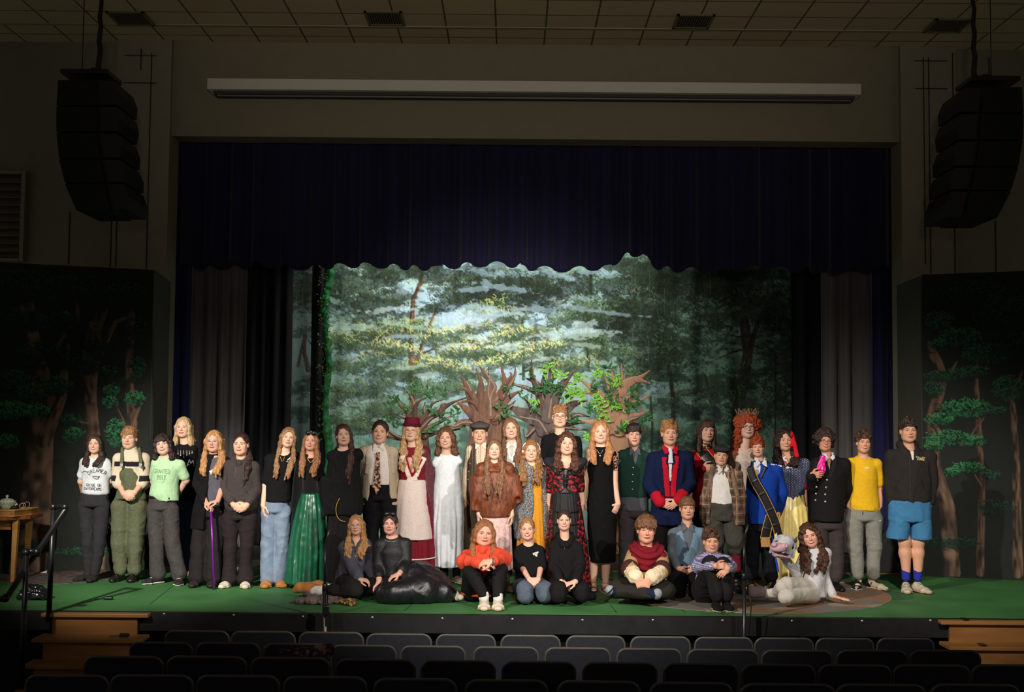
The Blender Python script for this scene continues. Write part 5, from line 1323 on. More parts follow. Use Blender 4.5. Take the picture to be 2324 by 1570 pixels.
# black bag
p = W(76, 1358, Yfloor(76, 1360)); F = SDF(); Yb = p[1]; px_ = p[0]
F.loft((px_ - .12, Yb, .045), (px_ + .12, Yb, .040), (0, 1, 0), .07, .05, .08, .045, k=.03); F.loft((px_ - .06, Yb, .08), (px_ + .06, Yb, .07), (0, 1, 0), .05, .06, .04, .05, k=.05)
V, Fc = F.mesh(.007, .001); V = finish(V, Fc, folds(.016, 22, 22, 3)); V[:, 2] = np.maximum(V[:, 2], .002)
tag(mesh_np('plastic_bag', V, Fc, mat('glossy_black_plastic', (20, 20, 22), .2, var=.2, scale=20, bump=.3, spec=.6), None), 'crumpled glossy black bag on the floor beside the left handrail', 'bag')
# cloth heap
p = W(735, 1368, Yfloor(735, 1370)); F = SDF(); a = p
F.loft(W(675, 1362, p[1]) * V3(1, 1, 0) + V3(0, 0, .03), a + V3(0, 0, .03), (0, 1, 0), .05, .022, .08, .035, k=.03); F.loft(a + V3(0, 0, .03), W(765, 1366, p[1]) * V3(1, 1, 0) + V3(0, 0, .03), (0, 1, 0), .07, .04, .05, .03, k=.03)
F.cap(W(688, 1352, p[1] + .1) * V3(1, 1, 0) + V3(0, .1, .07), a + V3(-.1, .05, .03), .014, .03, .02)
V, Fc = F.mesh(.006, .001); V = finish(V, Fc, folds(.014, 20, 20, 8)); V[:, 2] = np.maximum(V[:, 2], .003)
tag(mesh_np('crumpled_scarf', V, Fc, mat('mauve_grey_cloth', (132, 112, 106), .9, rgb2=(96, 80, 78), scale=9), None), 'crumpled mauve-grey cloth lying on the stage edge behind a microphone stand', 'cloth')
F = SDF(); b1 = W(768, 1366, p[1]) * V3(1, 1, 0); b2 = W(800, 1380, p[1] - .12) * V3(1, 1, 0)
F.loft(b1 + V3(0, .03, .025), b2 + V3(0, 0, .02), (0, 1, 0), .04, .022, .035, .02, k=.02); F.cap(W(775, 1372, p[1]) * V3(1, 1, 0) + V3(0, 0, .02), W(805, 1372, p[1]) * V3(1, 1, 0) + V3(0, .02, .02), .03, .02, .02)
V, Fc = F.mesh(.006, .001); V = finish(V, Fc, folds(.013, 24, 24, 5)); V[:, 2] = np.maximum(V[:, 2], .003)
tag(mesh_np('crumpled_leaf_cloth', V, Fc, mat('brown_patterned_cloth', (92, 60, 42), .9, rgb2=(170, 140, 70), scale=26, thr=(.5, .62)), None), 'crumpled brown and gold patterned cloth on the stage edge beside the mauve cloth', 'cloth')
# microphone stands in front of the stage
def micstand(px, ptop, pbot, Y, label, top_dx=3):
    zb = -.93; p = W(px, pbot, Y); q = W(px, ptop, Y)
    t = thing('microphone_stand', label, 'microphone stand', (p[0], Y, zb))
    mb = MB(); mb.tube([(p[0], Y, zb), (p[0], Y, p[2] + (q[2] - p[2]) * .5)], .017, 10); mb.build('lower_pole', M_metal_blk, t, True)
    mb = MB(); mb.tube([(p[0], Y, p[2] + (q[2] - p[2]) * .48), (p[0], Y, q[2])], .011, 10); mb.build('upper_pole', M_metal_blk, t, True)
    mb = MB(); mb.lathe((p[0], Y, zb), [(.15, 0), (.15, .012), (.04, .03), (.02, .04)], 24); mb.build('base', M_metal_blk, t, True)
    mb = MB(); mb.lathe((p[0], Y, p[2] + (q[2] - p[2]) * .46), [(.016, 0), (.022, .01), (.022, .06), (.016, .07)], 14); mb.build('clutch', M_metal_blk, t, True)
    mb = MB(); mb.tube([(p[0], Y, q[2]), (p[0] + .012 * top_dx * .5, Y, q[2] + .06), (p[0] + .012 * top_dx, Y, q[2] + .12)], [.008, .011, .009], 10); mb.build('microphone', mat('mic_metal', (70, 66, 64), .35, var=0, bump=0, metal=.6), t, True)
    mb = MB(); mb.tube([(p[0] + .01, Y - .01, q[2] - .1), (p[0] + .03, Y - .015, q[2] - .5), (p[0] + .025, Y - .015, p[2] + .3), (p[0] + .06, Y - .02, p[2] + .1), (p[0] + .03, Y, p[2] - .3)], .004, 6); mb.build('cable', M_metal_blk, t, True)
    return t
t = micstand(735, 1232, 1435, 11.15, 'thin black microphone stand before the stage near the long green skirt')
p = W(738, 1385, 11.13); mb = MB(); mb.box((p[0] + .01, 11.13, p[2]), (.05, .05, .09)); mb.build('clamp', M_metal_blk, t, bevel=.008)
p = W(738, 1430, 11.13); mb = MB(); mb.tube([(p[0], 11.13, p[2] - .03), (p[0], 11.13, p[2] + .03)], .012, 8); mb.build('white_tape', mat('white_tape', (180, 175, 150), .7, var=0, bump=0), t)
t = micstand(1689, 1222, 1400, 11.15, 'thin black microphone stand before the stage near the cow head puppet')
# table at the far left
Mo = mat('oak_table', (196, 140, 78), .5, rgb2=(166, 112, 58), scale=3, stretch=(1, 1, 5), thr=(.4, .65), bump=.03, detail=6)
Mred = mat('red_brown_top', (158, 84, 52), .45, rgb2=(128, 64, 40), scale=3, stretch=(1, 6, 4), bump=.03)
Yt = 13.2; t = thing('table', 'small wooden table at the far left edge of the stage', 'table', (W(0, 1311, Yt)[0], Yt, 0))
zt = W(20, 1172, Yt)[2]; x1 = W(58, 1180, Yt)[0]; xl0 = x1 - 1.0
mb = MB(); mb.prism([(xl0, Yt - .1, zt), (x1 - .17, Yt - .1, zt), (x1, Yt + .12, zt), (x1, Yt + .5, zt), (xl0, Yt + .5, zt)], (0, 0, -.035)); mb.build('tabletop', Mred, t, bevel=.004)
zr = W(20, 1203, Yt)[2]
mb = MB(); mb.box((xl0 + .42, Yt + .08, (zt - .035 + zr) / 2), (.80, .03, zt - .035 - zr)); mb.build('apron', Mo, t)
fx = W(35, 1190, Yt)[0]
for (dx, dy) in ((0, 0), (-.72, 0), (0, .36), (-.72, .36)):
    mb = MB(); s0, s1 = .030, .018; a = (fx + dx - .01, Yt + .05 + dy); z0, z1 = 0, zt - .035
    mb.add([(a[0] - s1 - .02, a[1] - s1, z0), (a[0] + s1 - .02, a[1] - s1, z0), (a[0] + s1 - .02, a[1] + s1, z0), (a[0] - s1 - .02, a[1] + s1, z0), (a[0] - s0, a[1] - s0, z1), (a[0] + s0, a[1] - s0, z1), (a[0] + s0, a[1] + s0, z1), (a[0] - s0, a[1] + s0, z1)], [(3, 2, 1, 0), (4, 5, 6, 7), (0, 1, 5, 4), (1, 2, 6, 5), (2, 3, 7, 6), (3, 0, 4, 7)])
    mb.build('leg', Mo, t)
zb0 = zt + .001; zb1 = W(20, 1157, Yt)[2]
t = thing('wooden_box', 'shallow honey wooden box with angled corner resting on the table', 'box', (W(30, 1170, Yt)[0], Yt + .1, zb0))
xr1 = W(38, 1165, Yt)[0]; xr2 = W(69, 1160, Yt + .2)[0]
mb = MB(); mb.prism([(xl0 + .1, Yt - .06, zb0 + .006), (xr1, Yt - .06, zb0 + .006), (xr2, Yt + .22, zb0 + .006), (xr2, Yt + .40, zb0 + .006), (xl0 + .1, Yt + .40, zb0 + .006)], (0, 0, zb1 - zb0 - .006)); mb.build('body', mat('box_wood', (184, 128, 62), .5, rgb2=(150, 98, 44), scale=12, bump=.05), t)
for z in (zb0 + .004, zb1 - .004):
    mb = MB(); mb.prism([(xl0 + .09, Yt - .07, z), (xr1 + .004, Yt - .07, z), (xr2 + .012, Yt + .215, z), (xr2 + .012, Yt + .41, z), (xl0 + .09, Yt + .41, z)], (0, 0, .008)); mb.build('rim', mat('box_rim', (206, 162, 96), .5, var=.1, scale=20), t)
zc_ = zb1 + .006; p = W(13, 1150, Yt + .05)
t = thing('sugar_bowl', 'white and green patterned china bowl with a knobbed lid on the box', 'bowl', (p[0], Yt + .08, zc_))
Mch = mat('patterned_china', (222, 226, 208), .25, rgb2=(150, 176, 150), scale=60, thr=(.5, .6), bump=0, spec=.5)
mb = MB(); mb.lathe((p[0], Yt + .08, zc_), [(.04, 0), (.045, .008), (.075, .035), (.088, .065), (.092, .072)], 28); mb.build('bowl_body', Mch, t, True)
mb = MB(); mb.lathe((p[0], Yt + .08, zc_ + .070), [(.094, 0), (.088, .012), (.055, .034), (.022, .042), (.008, .046), (.008, .054), (.018, .062), (.014, .074), (.002, .078)], 28); mb.build('lid', Mch, t, True)
mb = MB()
for s in (-1, 1): mb.tube([(p[0] + s * .085, Yt + .08, zc_ + .03), (p[0] + s * .112, Yt + .08, zc_ + .05), (p[0] + s * .09, Yt + .08, zc_ + .068)], .006, 8)
mb.build('handles', Mch, t, True)
t = thing('bracelet_tangle', 'loops of beige cord lying on the box end beside the china bowl', 'cord', (W(52, 1150, Yt)[0], Yt + .15, zc_))
for (px, py, rr, dy) in ((60, 1150, .034, .05), (51, 1153, .030, 0), (48, 1155, .025, .04)):
    c = W(px, py, Yt + .12 + dy); mb = MB(); mb.tube([(c[0] + rr * math.cos(a), c[1] + .02 * math.sin(a), max(zc_ + .004, zc_ + rr + rr * math.sin(a))) for a in np.linspace(0, 6.283, 22)[:-1]], .0035, 6, True); mb.build('loop', mat('beige_cord', (176, 140, 112), .7, var=0, bump=0), t, True)
c = W(33, 1148, Yt + .1); t = thing('trinket', 'small dark trinket with a white knob beside the china bowl', 'trinket', (c[0], Yt + .1, zc_))
mb = MB(); mb.lathe((c[0], Yt + .1, zc_), [(.045, 0), (.05, .012), (.04, .03), (.02, .036)], 20); mb.build('trinket_base', mat('trinket_dark', (26, 22, 30), .3, var=0, bump=0), t, True)
mb = MB(); mb.lathe((c[0], Yt + .1, zc_ + .034), [(.006, 0), (.018, .008), (.020, .020), (.010, .030), (.002, .032)], 16); mb.build('trinket_knob', mat('trinket_white', (226, 214, 204), .4, var=0, bump=0), t, True)
# scrap of paper
p = W(99, 1289, 14.0); mb = MB(); mb.add([(p[0] - .05, 13.98, .003), (p[0] + .05, 13.96, .003), (p[0] + .03, 14.03, .03), (p[0] - .03, 14.02, .012)], [(0, 1, 2, 3)]); tag(mb.build('paper_scrap', mat('white_paper', (220, 220, 214), .8, var=0, bump=0)), 'small white paper scrap lying on the round rug at the left', 'paper')

# ---------------------------------------------------------------- seats
M_seat = mat('seat_shell', (42, 42, 48), .5, var=.12, scale=30, bump=.06, spec=.4); M_rim = mat('seat_rim', (84, 80, 72), .4, var=.08, scale=30, bump=.03, spec=.5); M_cush = mat('navy_upholstery', (34, 38, 62), .95, var=.15, scale=80)
def seat_proto(wd):
    t = thing('auditorium_seat', 'seat', 'auditorium seat', (0, 0, 0)); h = .56; n = 7
    def outline(w_, hh, rad, z0):
        pts = [(-w_ * .46, z0), (w_ * .46, z0)]
        for k in range(n): a = k / (n - 1) * math.pi / 2; pts.append((w_ / 2 - rad + rad * math.cos(a) if k else w_ / 2, hh - rad + rad * math.sin(a)))
        for k in range(n): a = math.pi / 2 + k / (n - 1) * math.pi / 2; pts.append((-w_ / 2 + rad + rad * math.cos(a), hh - rad + rad * math.sin(a)))
        return pts
    o1 = outline(wd, .0, .07, -h); tilt = lambda z: -.14 * (z + 0)    # the back leans towards the viewer at the top
    tl = lambda p, y: (p[0], y - .16 * (p[1] + h) , p[1])
    mb = MB(); mb.prism([tl(p, .0) for p in o1], (0, .035, 0)); mb.build('backrest', M_seat, t, bevel=.006)
    # raised rim
    mb = MB(); rim = [tl(p, .008) for p in outline(wd, 0, .07, -h)[1:]] ; rim = [tl((wd * .46, -h), .008)] + rim[1:] + [tl((-wd * .46, -h), .008)]
    mb.tube(rim, .010, 8); mb.build('rim', M_rim, t, True)
    F = SDF(); F.loft((-wd * .38, .075, -.30), (wd * .38, .075, -.30), (0, 0, 1), .22, .035, .22, .035, k=.01, capf=1); V, Fc = F.mesh(.02); mesh_np('back_cushion', V, Fc, M_cush, t)
    F = SDF(); F.loft((-wd * .36, .30, -.50), (wd * .36, .30, -.50), (0, 1, 0), .20, .04, .20, .04, k=.01, capf=1); V, Fc = F.mesh(.02); mesh_np('seat', V, Fc, M_cush, t)
    mb = MB(); mb.box((-wd / 2 - .012, .17, -.27), (.022, .36, .04)); mb.build('armrest', M_metal_blk, t, bevel=.01)
    mb = MB(); mb.box((-wd / 2 - .012, .15, -.59), (.02, .06, .60)); mb.box((-wd / 2 - .012, .15, -.885), (.022, .30, .02)); mb.build('leg', M_metal_blk, t)
    return t
proto = seat_proto(.52); pchild = list(proto.children)
ROWS = [([(382, 524), (531, 672), (684, 826), (836, 979), (993, 1123), (1139, 1269), (1286, 1415), (1431, 1562), (1575, 1703), (1710, 1840), (1848, 1976), (1986, 2112)], 1429, 1444, 10.5, .08),
        ([(303, 441), (453, 593), (605, 745), (756, 900), (913, 1056), (1077, 1220), (1238, 1382), (1400, 1542), (1558, 1716), (1726, 1882), (1895, 2050), (2060, 2215)], 1455, 1471, 9.7, 0),
        ([(202, 376), (388, 563), (577, 750), (768, 942), (960, 1122), (1142, 1303), (1324, 1486), (1506, 1668), (1682, 1842), (1854, 2013), (2022, 2190), (2198, 2360)], 1486, 1503, 8.7, 0),
        ([(72, 254), (262, 444), (456, 638), (651, 834), (854, 1035), (1060, 1240), (1267, 1447), (1475, 1655), (1678, 1885), (1893, 2090), (2105, 2300)], 1527, 1546, 7.75, 0)]
NR = ['nearest row', 'second row', 'third row', 'fourth row']; first = True
for ri, (cols, ya, yb, Y, _) in enumerate(ROWS):
    for ci, (x0, x1) in enumerate(cols):
        f = (x0 - 380) / 1730.0; py = ya + (yb - ya) * min(1, max(0, f * 1.25)) - (2 if f < .2 else 0); p = W((x0 + x1) / 2, py, Y); wd = (x1 - x0) * MP(Y)
        t = proto if first else proto.copy()
        if not first:
            COL.objects.link(t)
            for ch in pchild: c = ch.copy(); COL.objects.link(c); c.parent = t
        first = False
        t.location = Vector((p[0], Y, p[2] - .006)); t.scale = (wd / .52, 1, 1)
        t['label'] = 'dark folding auditorium seat, %s from the left in the %s from the stage' % (['first', 'second', 'third', 'fourth', 'fifth', 'sixth', 'seventh', 'eighth', 'ninth', 'tenth', 'eleventh', 'last'][ci], NR[ri])
        t['group'] = 'auditorium seats'
# scarf over a seat
p = W(727, 1490, 8.95); F = SDF(); q = W(690, 1478, 8.9); F.loft(W(668, 1478, 8.75), p + V3(0, -.1, .0), (0, 0, 1), .02, .03, .06, .05, k=.04); F.cap(p + V3(.0, -.1, .02), W(738, 1478, 8.9), .06, .05, .04); F.loft(p + V3(0, -.1, 0), W(718, 1524, 8.75), (1, 0, 0), .07, .04, .05, .03, k=.04)
F.cap(W(640, 1476, 8.75), W(670, 1480, 8.75), .012, .02, .02)
V, Fc = F.mesh(.008); V = finish(V, Fc, folds(.02, 18, 18, 3))
tag(mesh_np('patterned_scarf', V, Fc, mat('scarf_plum_floral', (70, 44, 62), .9, rgb2=(150, 112, 118), scale=22, thr=(.5, .6)), None), 'dark plum floral scarf thrown over a third-row seat back', 'scarf')
# ================================================================ people: the standing cast, left to right
def CL(dy=-.15, c=.5): return dict(d=(.85, dy, -.45), n=(0, 1, .1), c=c)
def CR(dy=-.15, c=.5): return dict(d=(-.85, dy, -.45), n=(0, 1, .1), c=c)
def vneck(S, depth=.12, w=.05):
    def f(F): F.loft(S.N + V3(0, -.12, .03), S.N + V3(0, -.13, -depth), (1, 0, 0), w, .08, .006, .08, k=.006, neg=True)
    return f
def openfront(S, rows, w0=.05, w1=.08):
    """cut the front of a jacket open between photo rows"""
    def f(F):
        p = [W(x, y, S.Y - .15) for (y, x) in rows]; n = len(p) - 1
        for i, (a, b) in enumerate(zip(p[:-1], p[1:])):
            wa = w0 + (w1 - w0) * i / n; wb = w0 + (w1 - w0) * (i + 1) / n
            F.loft(a, b, (1, 0, 0), wa, .13, wb, .13, k=.008, capf=.3, neg=True)
    return f
def skirt(S, name, m, rows, n=22, amp=.012, clip=None, k=.04, cen=None, vox=None, dy=0.0, col=None, seed=1, base=.1, label=None):
    F = SDF(); secs(F, S.Y, rows, k=k, dy=dy)
    z1 = W(rows[0][1], rows[0][0], S.Y)[2]; z0 = W(rows[-1][1], rows[-1][0], S.Y)[2]; c = W((rows[0][1] + rows[0][2]) / 2, rows[0][0], S.Y)
    F.plane((0, 0, max(z0, .004)), (0, 0, -1))
    return piece(S, name, F, m, vox or .009, pleats(n, amp, z0, z1, (c[0], S.Y + dy), seed, base), .004, col, label)
def feet(S, m, sole, dl=(-.35, -1), dr=(.35, -1), **k):
    for a, d in zip(S.ank, (dl, dr)): shoe(S, a, d, m, sole, **k)
DEN_B = fab((44, 43, 46), 'black_denim', scale=90, var=.2); DEN_G = fab((66, 62, 62), 'washed_grey_denim', scale=40, var=.22); DEN_L = fab((112, 128, 150), 'light_blue_denim', scale=14, var=.12, rgb2=(128, 142, 162), thr=(.3, .8))
BLK = fab((20, 19, 21), 'black_cotton'); BLKV = fab((16, 15, 17), 'black_velvet', sheen=.3); BLKS = mat('black_satin', (20, 20, 23), .35, var=.1, scale=30, bump=.05, spec=.5)
SOLE_W = mat('cream_rubber', (214, 204, 184), .6, var=.05, bump=0); SOLE_K = mat('black_rubber', (18, 17, 17), .6, var=.1, bump=0)
LEA_K = mat('black_leather', (22, 20, 20), .35, var=.1, scale=20, bump=.05, spec=.5); WHITE = fab((224, 220, 214), 'white_cotton'); GOLD = mat('gold_trim', (214, 160, 72), .4, var=.1, scale=80, metal=.3)
SILVER = mat('silver_metal', (200, 198, 190), .3, var=0, bump=0, metal=.8); LACE = mat('white_laces', (210, 204, 192), .8, var=0, bump=0)
INK = mat('dark_print', (72, 72, 80), .9, var=0, bump=0); INKW = mat('pale_print', (206, 204, 200), .9, var=0, bump=0)

# 1 girl in a grey graphic tee
S = make_person(13.43, (217, 985, 1028), (181, 1042, 252, 1043), 'person with long dark hair in a pale grey printed T-shirt, leftmost of all',
    yaw=4, smile=3, brow=(44, 30, 26), eye=(60, 42, 32), aL=[(175, 1092, .03), (190, 1122, .17)], aR=[(257, 1092, .05), (236, 1124, .19)], skin=(228, 182, 156))
o = top(S, 'tshirt', fab((204, 208, 212), 'grey_jersey'), [(1062, 190, 246, .108), (1090, 188, 247, .108), (1116, 187, 248, .115), (1121, 190, 246, .11)], .30, (.060, .064, .05), sr=.056)
pants(S, 'jeans', DEN_B, (1122, 181, 247), [(196, 1148, 0), (199, 1232, -.02), (201, 1298, .02)], [(231, 1148, 0), (226, 1232, -.04), (215, 1299, -.02)], (.098, .070, .054))
feet(S, mat('black_suede', (34, 31, 31), .9, var=.15), SOLE_K, (-.6, -1), (.0, -1))
decal(S, 'shirt_print', letters('DREAMER', 199, 1063, 42, 8, .5, .75) + letters('GUIDE ON', 196, 1097, 33, 6, .42, 0, .04) + letters('DAYDREAMS', 191, 1105, 39, 6, .42, 0, .05) + line([(210, 1081), (214, 1086), (222, 1087), (226, 1080), (222, 1082), (215, 1081), (210, 1081)], .7) + line([(185, 1072), (192, 1069), (200, 1071)], .5), INK, o)
hair(S, (58, 42, 36), 'long', .08, 1.0, wav=.003, hairline=.05)
# 2 overalls
S = make_person(13.43, (295, 968, 1018), (258, 1033, 340, 1033), 'person in olive overalls over a cream and black striped sweater, hands clasped',
    yaw=3, smile=0, brow=(110, 80, 56), eye=(70, 60, 52), aL=[(257, 1090, -.02), (280, 1120, -.19)], aR=[(336, 1090, -.02), (306, 1117, -.18)], hL=dict(d=(.7, -.1, -.5), n=(.2, 1, .1), c=.55), hR=dict(d=(-.75, -.25, -.55), n=(0, 1, .1), c=.5), skin=(224, 176, 150))
def stripe(V):
    c = np.ones((len(V), 3)) * np.array(lin((206, 190, 166))); z = V[:, 2]; b0, b1 = W(295, 1057, 13.43)[2], W(295, 1046, 13.43)[2]; s0, s1 = W(295, 1087, 13.43)[2], W(295, 1078, 13.43)[2]
    x = np.abs(V[:, 0] - S.N[0]); c[(z > b0) & (z < b1) & (x < .155)] = lin((24, 24, 32)); c[(z > s0 - .02) & (z < s1) & (x > .125)] = lin((24, 24, 32)); return c
KN = mat('cream_knit', (255, 255, 255), .95, var=.1, scale=90, bump=.3, attr=True)
F = SDF(); shoulders(F, S, .062); secs(F, S.Y, [(1058, 264, 333, .115), (1100, 268, 329, .115), (1128, 268, 326, .115)], k=.04)
for a_, e_, w_ in S.arm.values(): F.cap(a_, e_, .066, .060, .02); F.cap(e_, e_ + (w_ - e_) * .22, .060, .056, .02); q = e_ + (w_ - e_) * .22; F.cap(q - (w_ - e_) * .06, q + (w_ - e_) * .04, .066, .064, .01)
F.cap(S.N + V3(0, 0, .0), S.N + V3(0, 0, .035), .068, .066, .02); F.ell(S.N + V3(0, 0, .07), (.052, .052, .05), k=.008, neg=True)
piece(S, 'sweater', F, KN, None, folds(.006, seed=4), None, stripe)
OLV = fab((88, 92, 70), 'olive_canvas', scale=40, var=.16)
F = SDF(); y = S.Y
secs(F, y, [(1060, 275, 320, .132), (1078, 271, 324, .135), (1104, 268, 327, .13), (1132, 262, 332, .132)], k=.03)
for pts in ([(275, 1150, 0), (272, 1232, 0), (273, 1292, .02)], [(313, 1150, 0), (308, 1232, -.01), (306, 1292, .01)]):
    p = [W(a, b, y + c) for a, b, c in pts]; F.cap(p[0], p[1], .105, .088, .03); F.cap(p[1], p[2], .088, .066, .03); F.cap(p[2], p[2] + V3(0, 0, .03), .074, .074, .01)
S.ank = [W(271, 1292, y + .02), W(302, 1292, y + .01)]
ov = piece(S, 'overalls', F, OLV, None, folds(.007, 8, 9, 12), .004)
for x in (276, 319):
    ribbon(S, 'strap', [S.N + V3((x - 297) * .0040, .06, .05), S.N + V3((x - 297) * .0042, -.03, .045), W(x, 1046, y - .125), W(x, 1056, y - .14)], .019, .006, OLV)
    mb = MB(); c = W(x, 1055, y - .155); mb.box(c, (.036, .010, .030)); mb.box(c + V3(0, -.004, -.022), (.014, .012, .02)); mb.build('buckle', SILVER, S.root, bevel=.003)
decal(S, 'pocket_seam', line([(279, 1072), (317, 1074)], .4) + line([(285, 1100), (313, 1101)], .4) + line([(280, 1074), (281, 1098)], .3) + line([(316, 1074), (314, 1099)], .3), fab((58, 60, 44), 'seam_olive'), ov)
feet(S, LEA_K, mat('dark_brown_rubber', (40, 24, 20), .5, var=0, bump=0), (-.15, -1), (.15, -1), boot=.05, laces=LEA_K)
hair(S, (140, 102, 66), 'short', vol=1.06, fringe=2, wav=.004, curl=.002, hairline=.05)
# 3 mint tee
S = make_person(13.25, (371, 983, 1031), (343, 1043, 421, 1046), 'person with dark bangs in a mint green T-shirt and wide grey jeans',
    roll=-9, yaw=5, smile=2, brow=(40, 26, 26), skin=(232, 186, 164), aL=[(340, 1092, .06), (356, 1122, .2)], aR=[(432, 1090, .05), (402, 1124, .12)], hR=dict(d=(-.5, .5, -.7), n=(-.5, .5, .2), c=.4))
o = top(S, 'tshirt', fab((172, 206, 164), 'mint_jersey'), [(1066, 347, 409, .112), (1098, 345, 404, .112), (1124, 340, 405, .12), (1136, 358, 404, .118)], .36, (.062, .064, .05))
decal(S, 'shirt_print', letters('GRANTED', 349, 1064, 36, 9, .5, 0, .03) + letters('MILK', 357, 1077, 20, 11, .6, 0, .03) + line([(349, 1057), (392, 1060)], .3) + line([(354, 1092), (374, 1092), (366, 1096)], .3), mat('faded_green_print', (132, 162, 122), .9, var=0, bump=0), o)
mb = MB(); mb.tube([W(x, yy, S.Y - .10) for x, yy in ((336, 1126), (352, 1129), (370, 1131), (385, 1131))], .010, 8); mb.build('belt', LEA_K, S.root, True)
pants(S, 'jeans', DEN_G, (1130, 336, 402), [(352, 1156, 0), (356, 1232, -.02), (358, 1300, 0)], [(386, 1156, 0), (391, 1232, -.05), (407, 1301, -.04)], (.104, .082, .088))
feet(S, mat('black_canvas_shoe', (36, 34, 40), .8, var=.1), SOLE_W, (-.75, -1), (.2, -1), laces=LACE)
hair(S, (50, 34, 34), 'long', .02, 1.08, fringe=1, wav=.006, curl=.003)
# 4 tall blond behind
S = make_person(13.98, (417, 945, 992), (396, 1011, 450, 1013), 'tall person with blond hair in a black tee with a dripping white print',
    smile=1, brow=(160, 126, 92), eye=(90, 104, 110), skin=(236, 188, 162), aL=[(394, 1065, .08), (402, 1110, .15)], aR=[(452, 1065, .08), (446, 1110, .15)])
o = top(S, 'tshirt', BLK, [(1040, 402, 446, .11), (1080, 402, 446, .11), (1134, 400, 448, .12)], .32, (.062, .062, .05))
decal(S, 'shirt_print', sum([line([(x, 1022), (x, y)], .35) + line([(x - 1.4, y), (x + 1.4, y), (x, y - 2), (x - 1.4, y)], .4) for x, y in ((404, 1030), (410, 1034), (417, 1038), (424, 1034), (430, 1030), (436, 1028))], []) + line([(424, 1058), (430, 1042), (433, 1052), (438, 1044), (441, 1058)], .9) + line([(426, 1054), (440, 1056)], .8), INKW, o)
pants(S, 'jeans', fab((48, 62, 96), 'blue_denim', var=.2), (1134, 400, 446), [(410, 1155, 0), (412, 1225, 0), (414, 1288, 0)], [(436, 1155, 0), (438, 1225, 0), (434, 1288, 0)], (.096, .076, .072))
feet(S, mat('blush_leather', (186, 150, 136), .6, var=.1), SOLE_W)
hair(S, (188, 158, 116), 'long', .03, 1.0, part=.0, wav=.002)
# 5 woman with cane
S = make_person(13.08, (486, 976, 1025), (446, 1041, 524, 1041), 'person with glasses and golden hair standing with both hands on a purple cane',
    smile=1, brow=(120, 86, 58), skin=(222, 168, 146), aL=[(438, 1098, .0), (468, 1142, -.19)], aR=[(516, 1100, .0), (494, 1137, -.20)], hL=dict(d=(.75, -.4, -.25), n=(0, .1, -1), c=.75, t=-1), hR=dict(d=(-.8, -.4, -.15), n=(0, .1, -1), c=.7, t=1))
o = top(S, 'grey_top', fab((84, 82, 92), 'slate_jersey'), [(1064, 460, 512, .104), (1100, 458, 514, .104), (1148, 456, 514, .11)], .1, sides='')
decal(S, 'front_print', [[(465, 1054), (491, 1056), (490, 1071), (481, 1072), (479, 1078), (476, 1071), (466, 1068)]], INKW, o)
F = SDF(); shoulders(F, S, .064); secs(F, S.Y, [(1064, 452, 521, .120), (1110, 449, 519, .124), (1160, 436, 521, .13), (1200, 433, 524, .13)], k=.04)
sleeve(F, S, 'L', (.066, .058, .048), .96); sleeve(F, S, 'R', (.066, .058, .048), .96)
openfront(S, [(1035, 487), (1075, 486), (1130, 487), (1212, 484)], .055, .115)(F); F.plane((0, 0, W(480, 1200, S.Y)[2]), (0, 0, -1))
piece(S, 'cardigan', F, fab((20, 19, 21), 'black_knit', scale=110, bump=.4), None, folds(.006))
pants(S, 'trousers', fab((36, 32, 33), 'charcoal_trousers'), (1146, 452, 512), [(460, 1172, 0), (453, 1240, 0), (448, 1308, 0)], [(496, 1172, 0), (488, 1240, 0), (484, 1308, 0)], (.110, .094, .098))
feet(S, mat('dark_shoe', (40, 34, 34), .7, var=.1), SOLE_K, (-.1, -1), (.1, -1))
hair(S, (176, 128, 82), 'long', .20, 1.08, part=0, wav=.004, flow=(0, 0)); glasses(S, (214, 200, 196), .022)
cp = W(479, 1149, S.Y - .24); cq = W(486, 1326, S.Y - .24); cq[2] = 0.0
t = thing('walking_cane', 'thin shiny purple cane held upright by the person in the black cardigan', 'cane', (cq[0], cq[1], 0))
mb = MB(); mb.tube([cp + V3(0, 0, -.01), (cp + cq) / 2, cq + V3(0, 0, .03)], .0115, 12); mb.build('shaft', mat('purple_anodised', (122, 24, 148), .3, var=.05, bump=0, metal=.3, spec=.6), t, True)
mb = MB(); mb.tube([cp + V3(-.05, 0, -.004), cp + V3(0, -.006, .006), cp + V3(.06, 0, -.004)], .012, 10); mb.build('handle', LEA_K, t, True)
mb = MB(); mb.lathe(cq, [(.020, 0.001), (.020, .012), (.014, .04), (.012, .05)], 14); mb.build('rubber_tip', SOLE_K, t, True)
# 6 hoodie
S = make_person(13.05, (548, 981, 1032), (506, 1050, 588, 1052), 'person with a dark ponytail standing in a charcoal hoodie, hands clasped',
    yaw=-3, smile=1, brow=(40, 26, 22), skin=(230, 180, 152), aL=[(500, 1112, .0), (530, 1146, -.18)], aR=[(590, 1112, .0), (560, 1147, -.17)], hL=CL(), hR=CR(-.3))
F = SDF(); shoulders(F, S, .066); secs(F, S.Y, [(1074, 514, 581, .122), (1115, 508, 585, .13), (1148, 507, 583, .13), (1158, 514, 576, .12)], k=.04)
for sd in 'LR': sleeve(F, S, sd, (.070, .066, .050), .88)
F.cap(S.N + V3(-.06, .0, .02), S.N + V3(-.02, .07, .03), .034, .03, .02); F.cap(S.N + V3(.06, .0, .02), S.N + V3(.02, .07, .03), .034, .03, .02); F.cap(S.N + V3(-.06, .0, .02), S.N + V3(0, -.085, -.03), .028, .026, .02); F.cap(S.N + V3(.06, .0, .02), S.N + V3(0, -.085, -.03), .028, .026, .02); F.cap(S.N + V3(-.04, .08, .02), S.N + V3(.04, .08, .02), .045, .045, .03)
